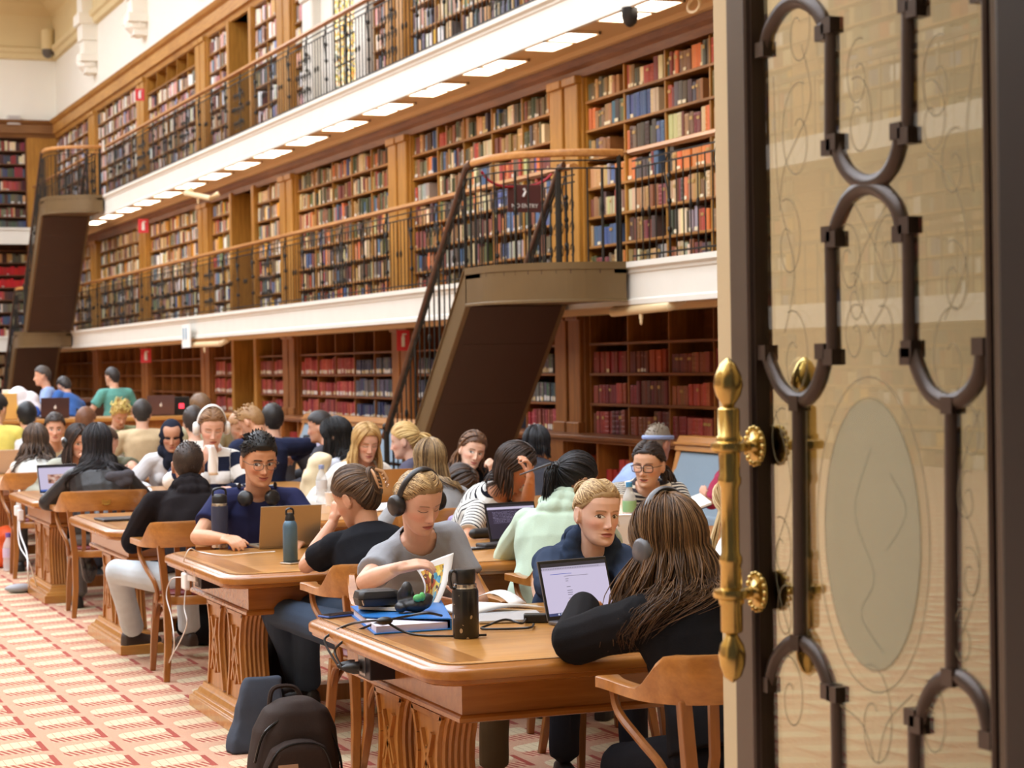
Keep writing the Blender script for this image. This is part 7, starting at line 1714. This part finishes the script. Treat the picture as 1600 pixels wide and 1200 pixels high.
i_=PERSONS['leather']; c=PX(134,858,y=i_['hip'][1]-.05); hang('shoulder_bag','black glossy bag hanging beside the fourth table chair','bag',c,((0,0,0,.05,.06,.16),(.02,0,-.14,.055,.06,.1),(.01,0,.14,.035,.05,.1)),plain('bag_gloss',(30,31,36),.25),.01,6,.008)
# heap of bags and boxes on the far table, counter screen, small devices
t=thing('enquiry_counter','long dark wooden counter with glossy ledge behind the standing people','counter',(1,31,0))
DKW=wood('counter_wood',(84,50,30),(44,26,16),.3,0)
b=MB(); b.box(-4,5.9,31,31.5,0,1.22); b.build('front_panel',DKW,t,bevel=.01)
b=MB(); b.box(-4.1,6.0,30.9,31.6,1.22,1.28); b.build('ledge',plain('counter_top',(96,66,50),.15),t,bevel=.008)
b=MB(); b.box(3.0,4.6,30.97,31.0,.5,1.1); b.build('inset_panel',wood('counter_inset',(120,82,44),(84,54,28),.4,0),t)
zz=1.14
t=thing('service_counter','raised oak counter with bags and laptops on it far left','counter',(3,24.5,0))
b=MB(); b.box(.5,6.2,24.1,24.9,0,1.09); b.build('front_panel',TWZ,t,bevel=.01)
b=MB(); b.box(.45,6.25,24.0,25.0,1.09,zz-.002); b.build('top',TW,t,bevel=.01)
for k,(u,w,h,col,lab) in enumerate(((6,.24,.3,(226,178,100),'tan cardboard box on the raised counter at far left'),(21,.2,.34,(236,228,210),'cream box behind the tan box on the raised counter'))):
    c=PX(u,640,y=24.6 if k else 24.3); c[2]=zz; t=thing('cardboard_box',lab,'box',c); b=MB(); b.obox(c+[0,0,h/2],(w,w,h),rz(.2)); b.build('body',plain('box_%d'%k,col,.7),t,bevel=.006)
for k,(u,col,lab) in enumerate(((40,(236,232,236),'crumpled white plastic bag on the raised counter'),(53,(40,90,190),'blue packet at the foot of the white plastic bag'),(39,(240,214,80),'yellow packet in front of the white plastic bag'))):
    c=PX(u,642,y=24.5 if k==0 else 24.15); c[2]=zz; s=(1.,.45,.45)[k]; lump('plastic_bag' if k==0 else 'packet',lab,'bag' if k==0 else 'packet',c,((0,0,.12*s,.2*s,.14*s,.12*s),(-.08*s,0,.25*s,.14*s,.1*s,.13*s),(.06*s,0,.22*s,.1*s,.1*s,.1*s)),.016,plain('pl_%d'%k,col,.4),20+k,.012,1.,False)
c=PX(283,650,y=24.4); c[2]=zz; t=thing('desk_clock','small black device with red digits beyond the white headphones','clock',c); b=MB(); b.box(c[0]-.1,c[0]+.1,c[1]-.03,c[1]+.03,c[2],c[2]+.22); b.build('case',BP,t,bevel=.008)
b=MB(); b.box(c[0]-.03,c[0]+.03,c[1]-.033,c[1]-.03,c[2]+.08,c[2]+.14); b.build('digits',emit('led_red',(255,60,80),1.5),t)
# ================================================================== camera, light, view
cd=bpy.data.cameras.new('camera'); cam=bpy.data.objects.new('camera',cd); link(cam)
r_=RC@np.array([1,0,0]); u_=RC@np.array([0,-1,0]); f_=RC@np.array([0,0,1])
M=Matrix(((r_[0],u_[0],-f_[0],0),(r_[1],u_[1],-f_[1],0),(r_[2],u_[2],-f_[2],HC),(0,0,0,1)))
cam.matrix_world=M; cd.sensor_width=36; cd.lens=36*F/1600; cd.clip_end=200; cd.clip_start=.1
cd.dof.use_dof=True; cd.dof.focus_distance=7.4; cd.dof.aperture_fstop=6.0
S.camera=cam
w=bpy.data.worlds.new('world'); S.world=w; w.use_nodes=True; w.node_tree.nodes['Background'].inputs[0].default_value=(1,.93,.82,1); w.node_tree.nodes['Background'].inputs[1].default_value=.08
S.view_settings.view_transform='Standard'; S.view_settings.look='None'; S.view_settings.gamma=1; S.view_settings.exposure=EXPO; S.view_settings.use_curve_mapping=False
S.cycles.use_denoising=True; S.cycles.max_bounces=6; S.cycles.diffuse_bounces=4; S.cycles.glossy_bounces=3; S.cycles.transparent_max_bounces=12; S.cycles.caustics_reflective=False; S.cycles.caustics_refractive=False; S.cycles.sample_clamp_indirect=8
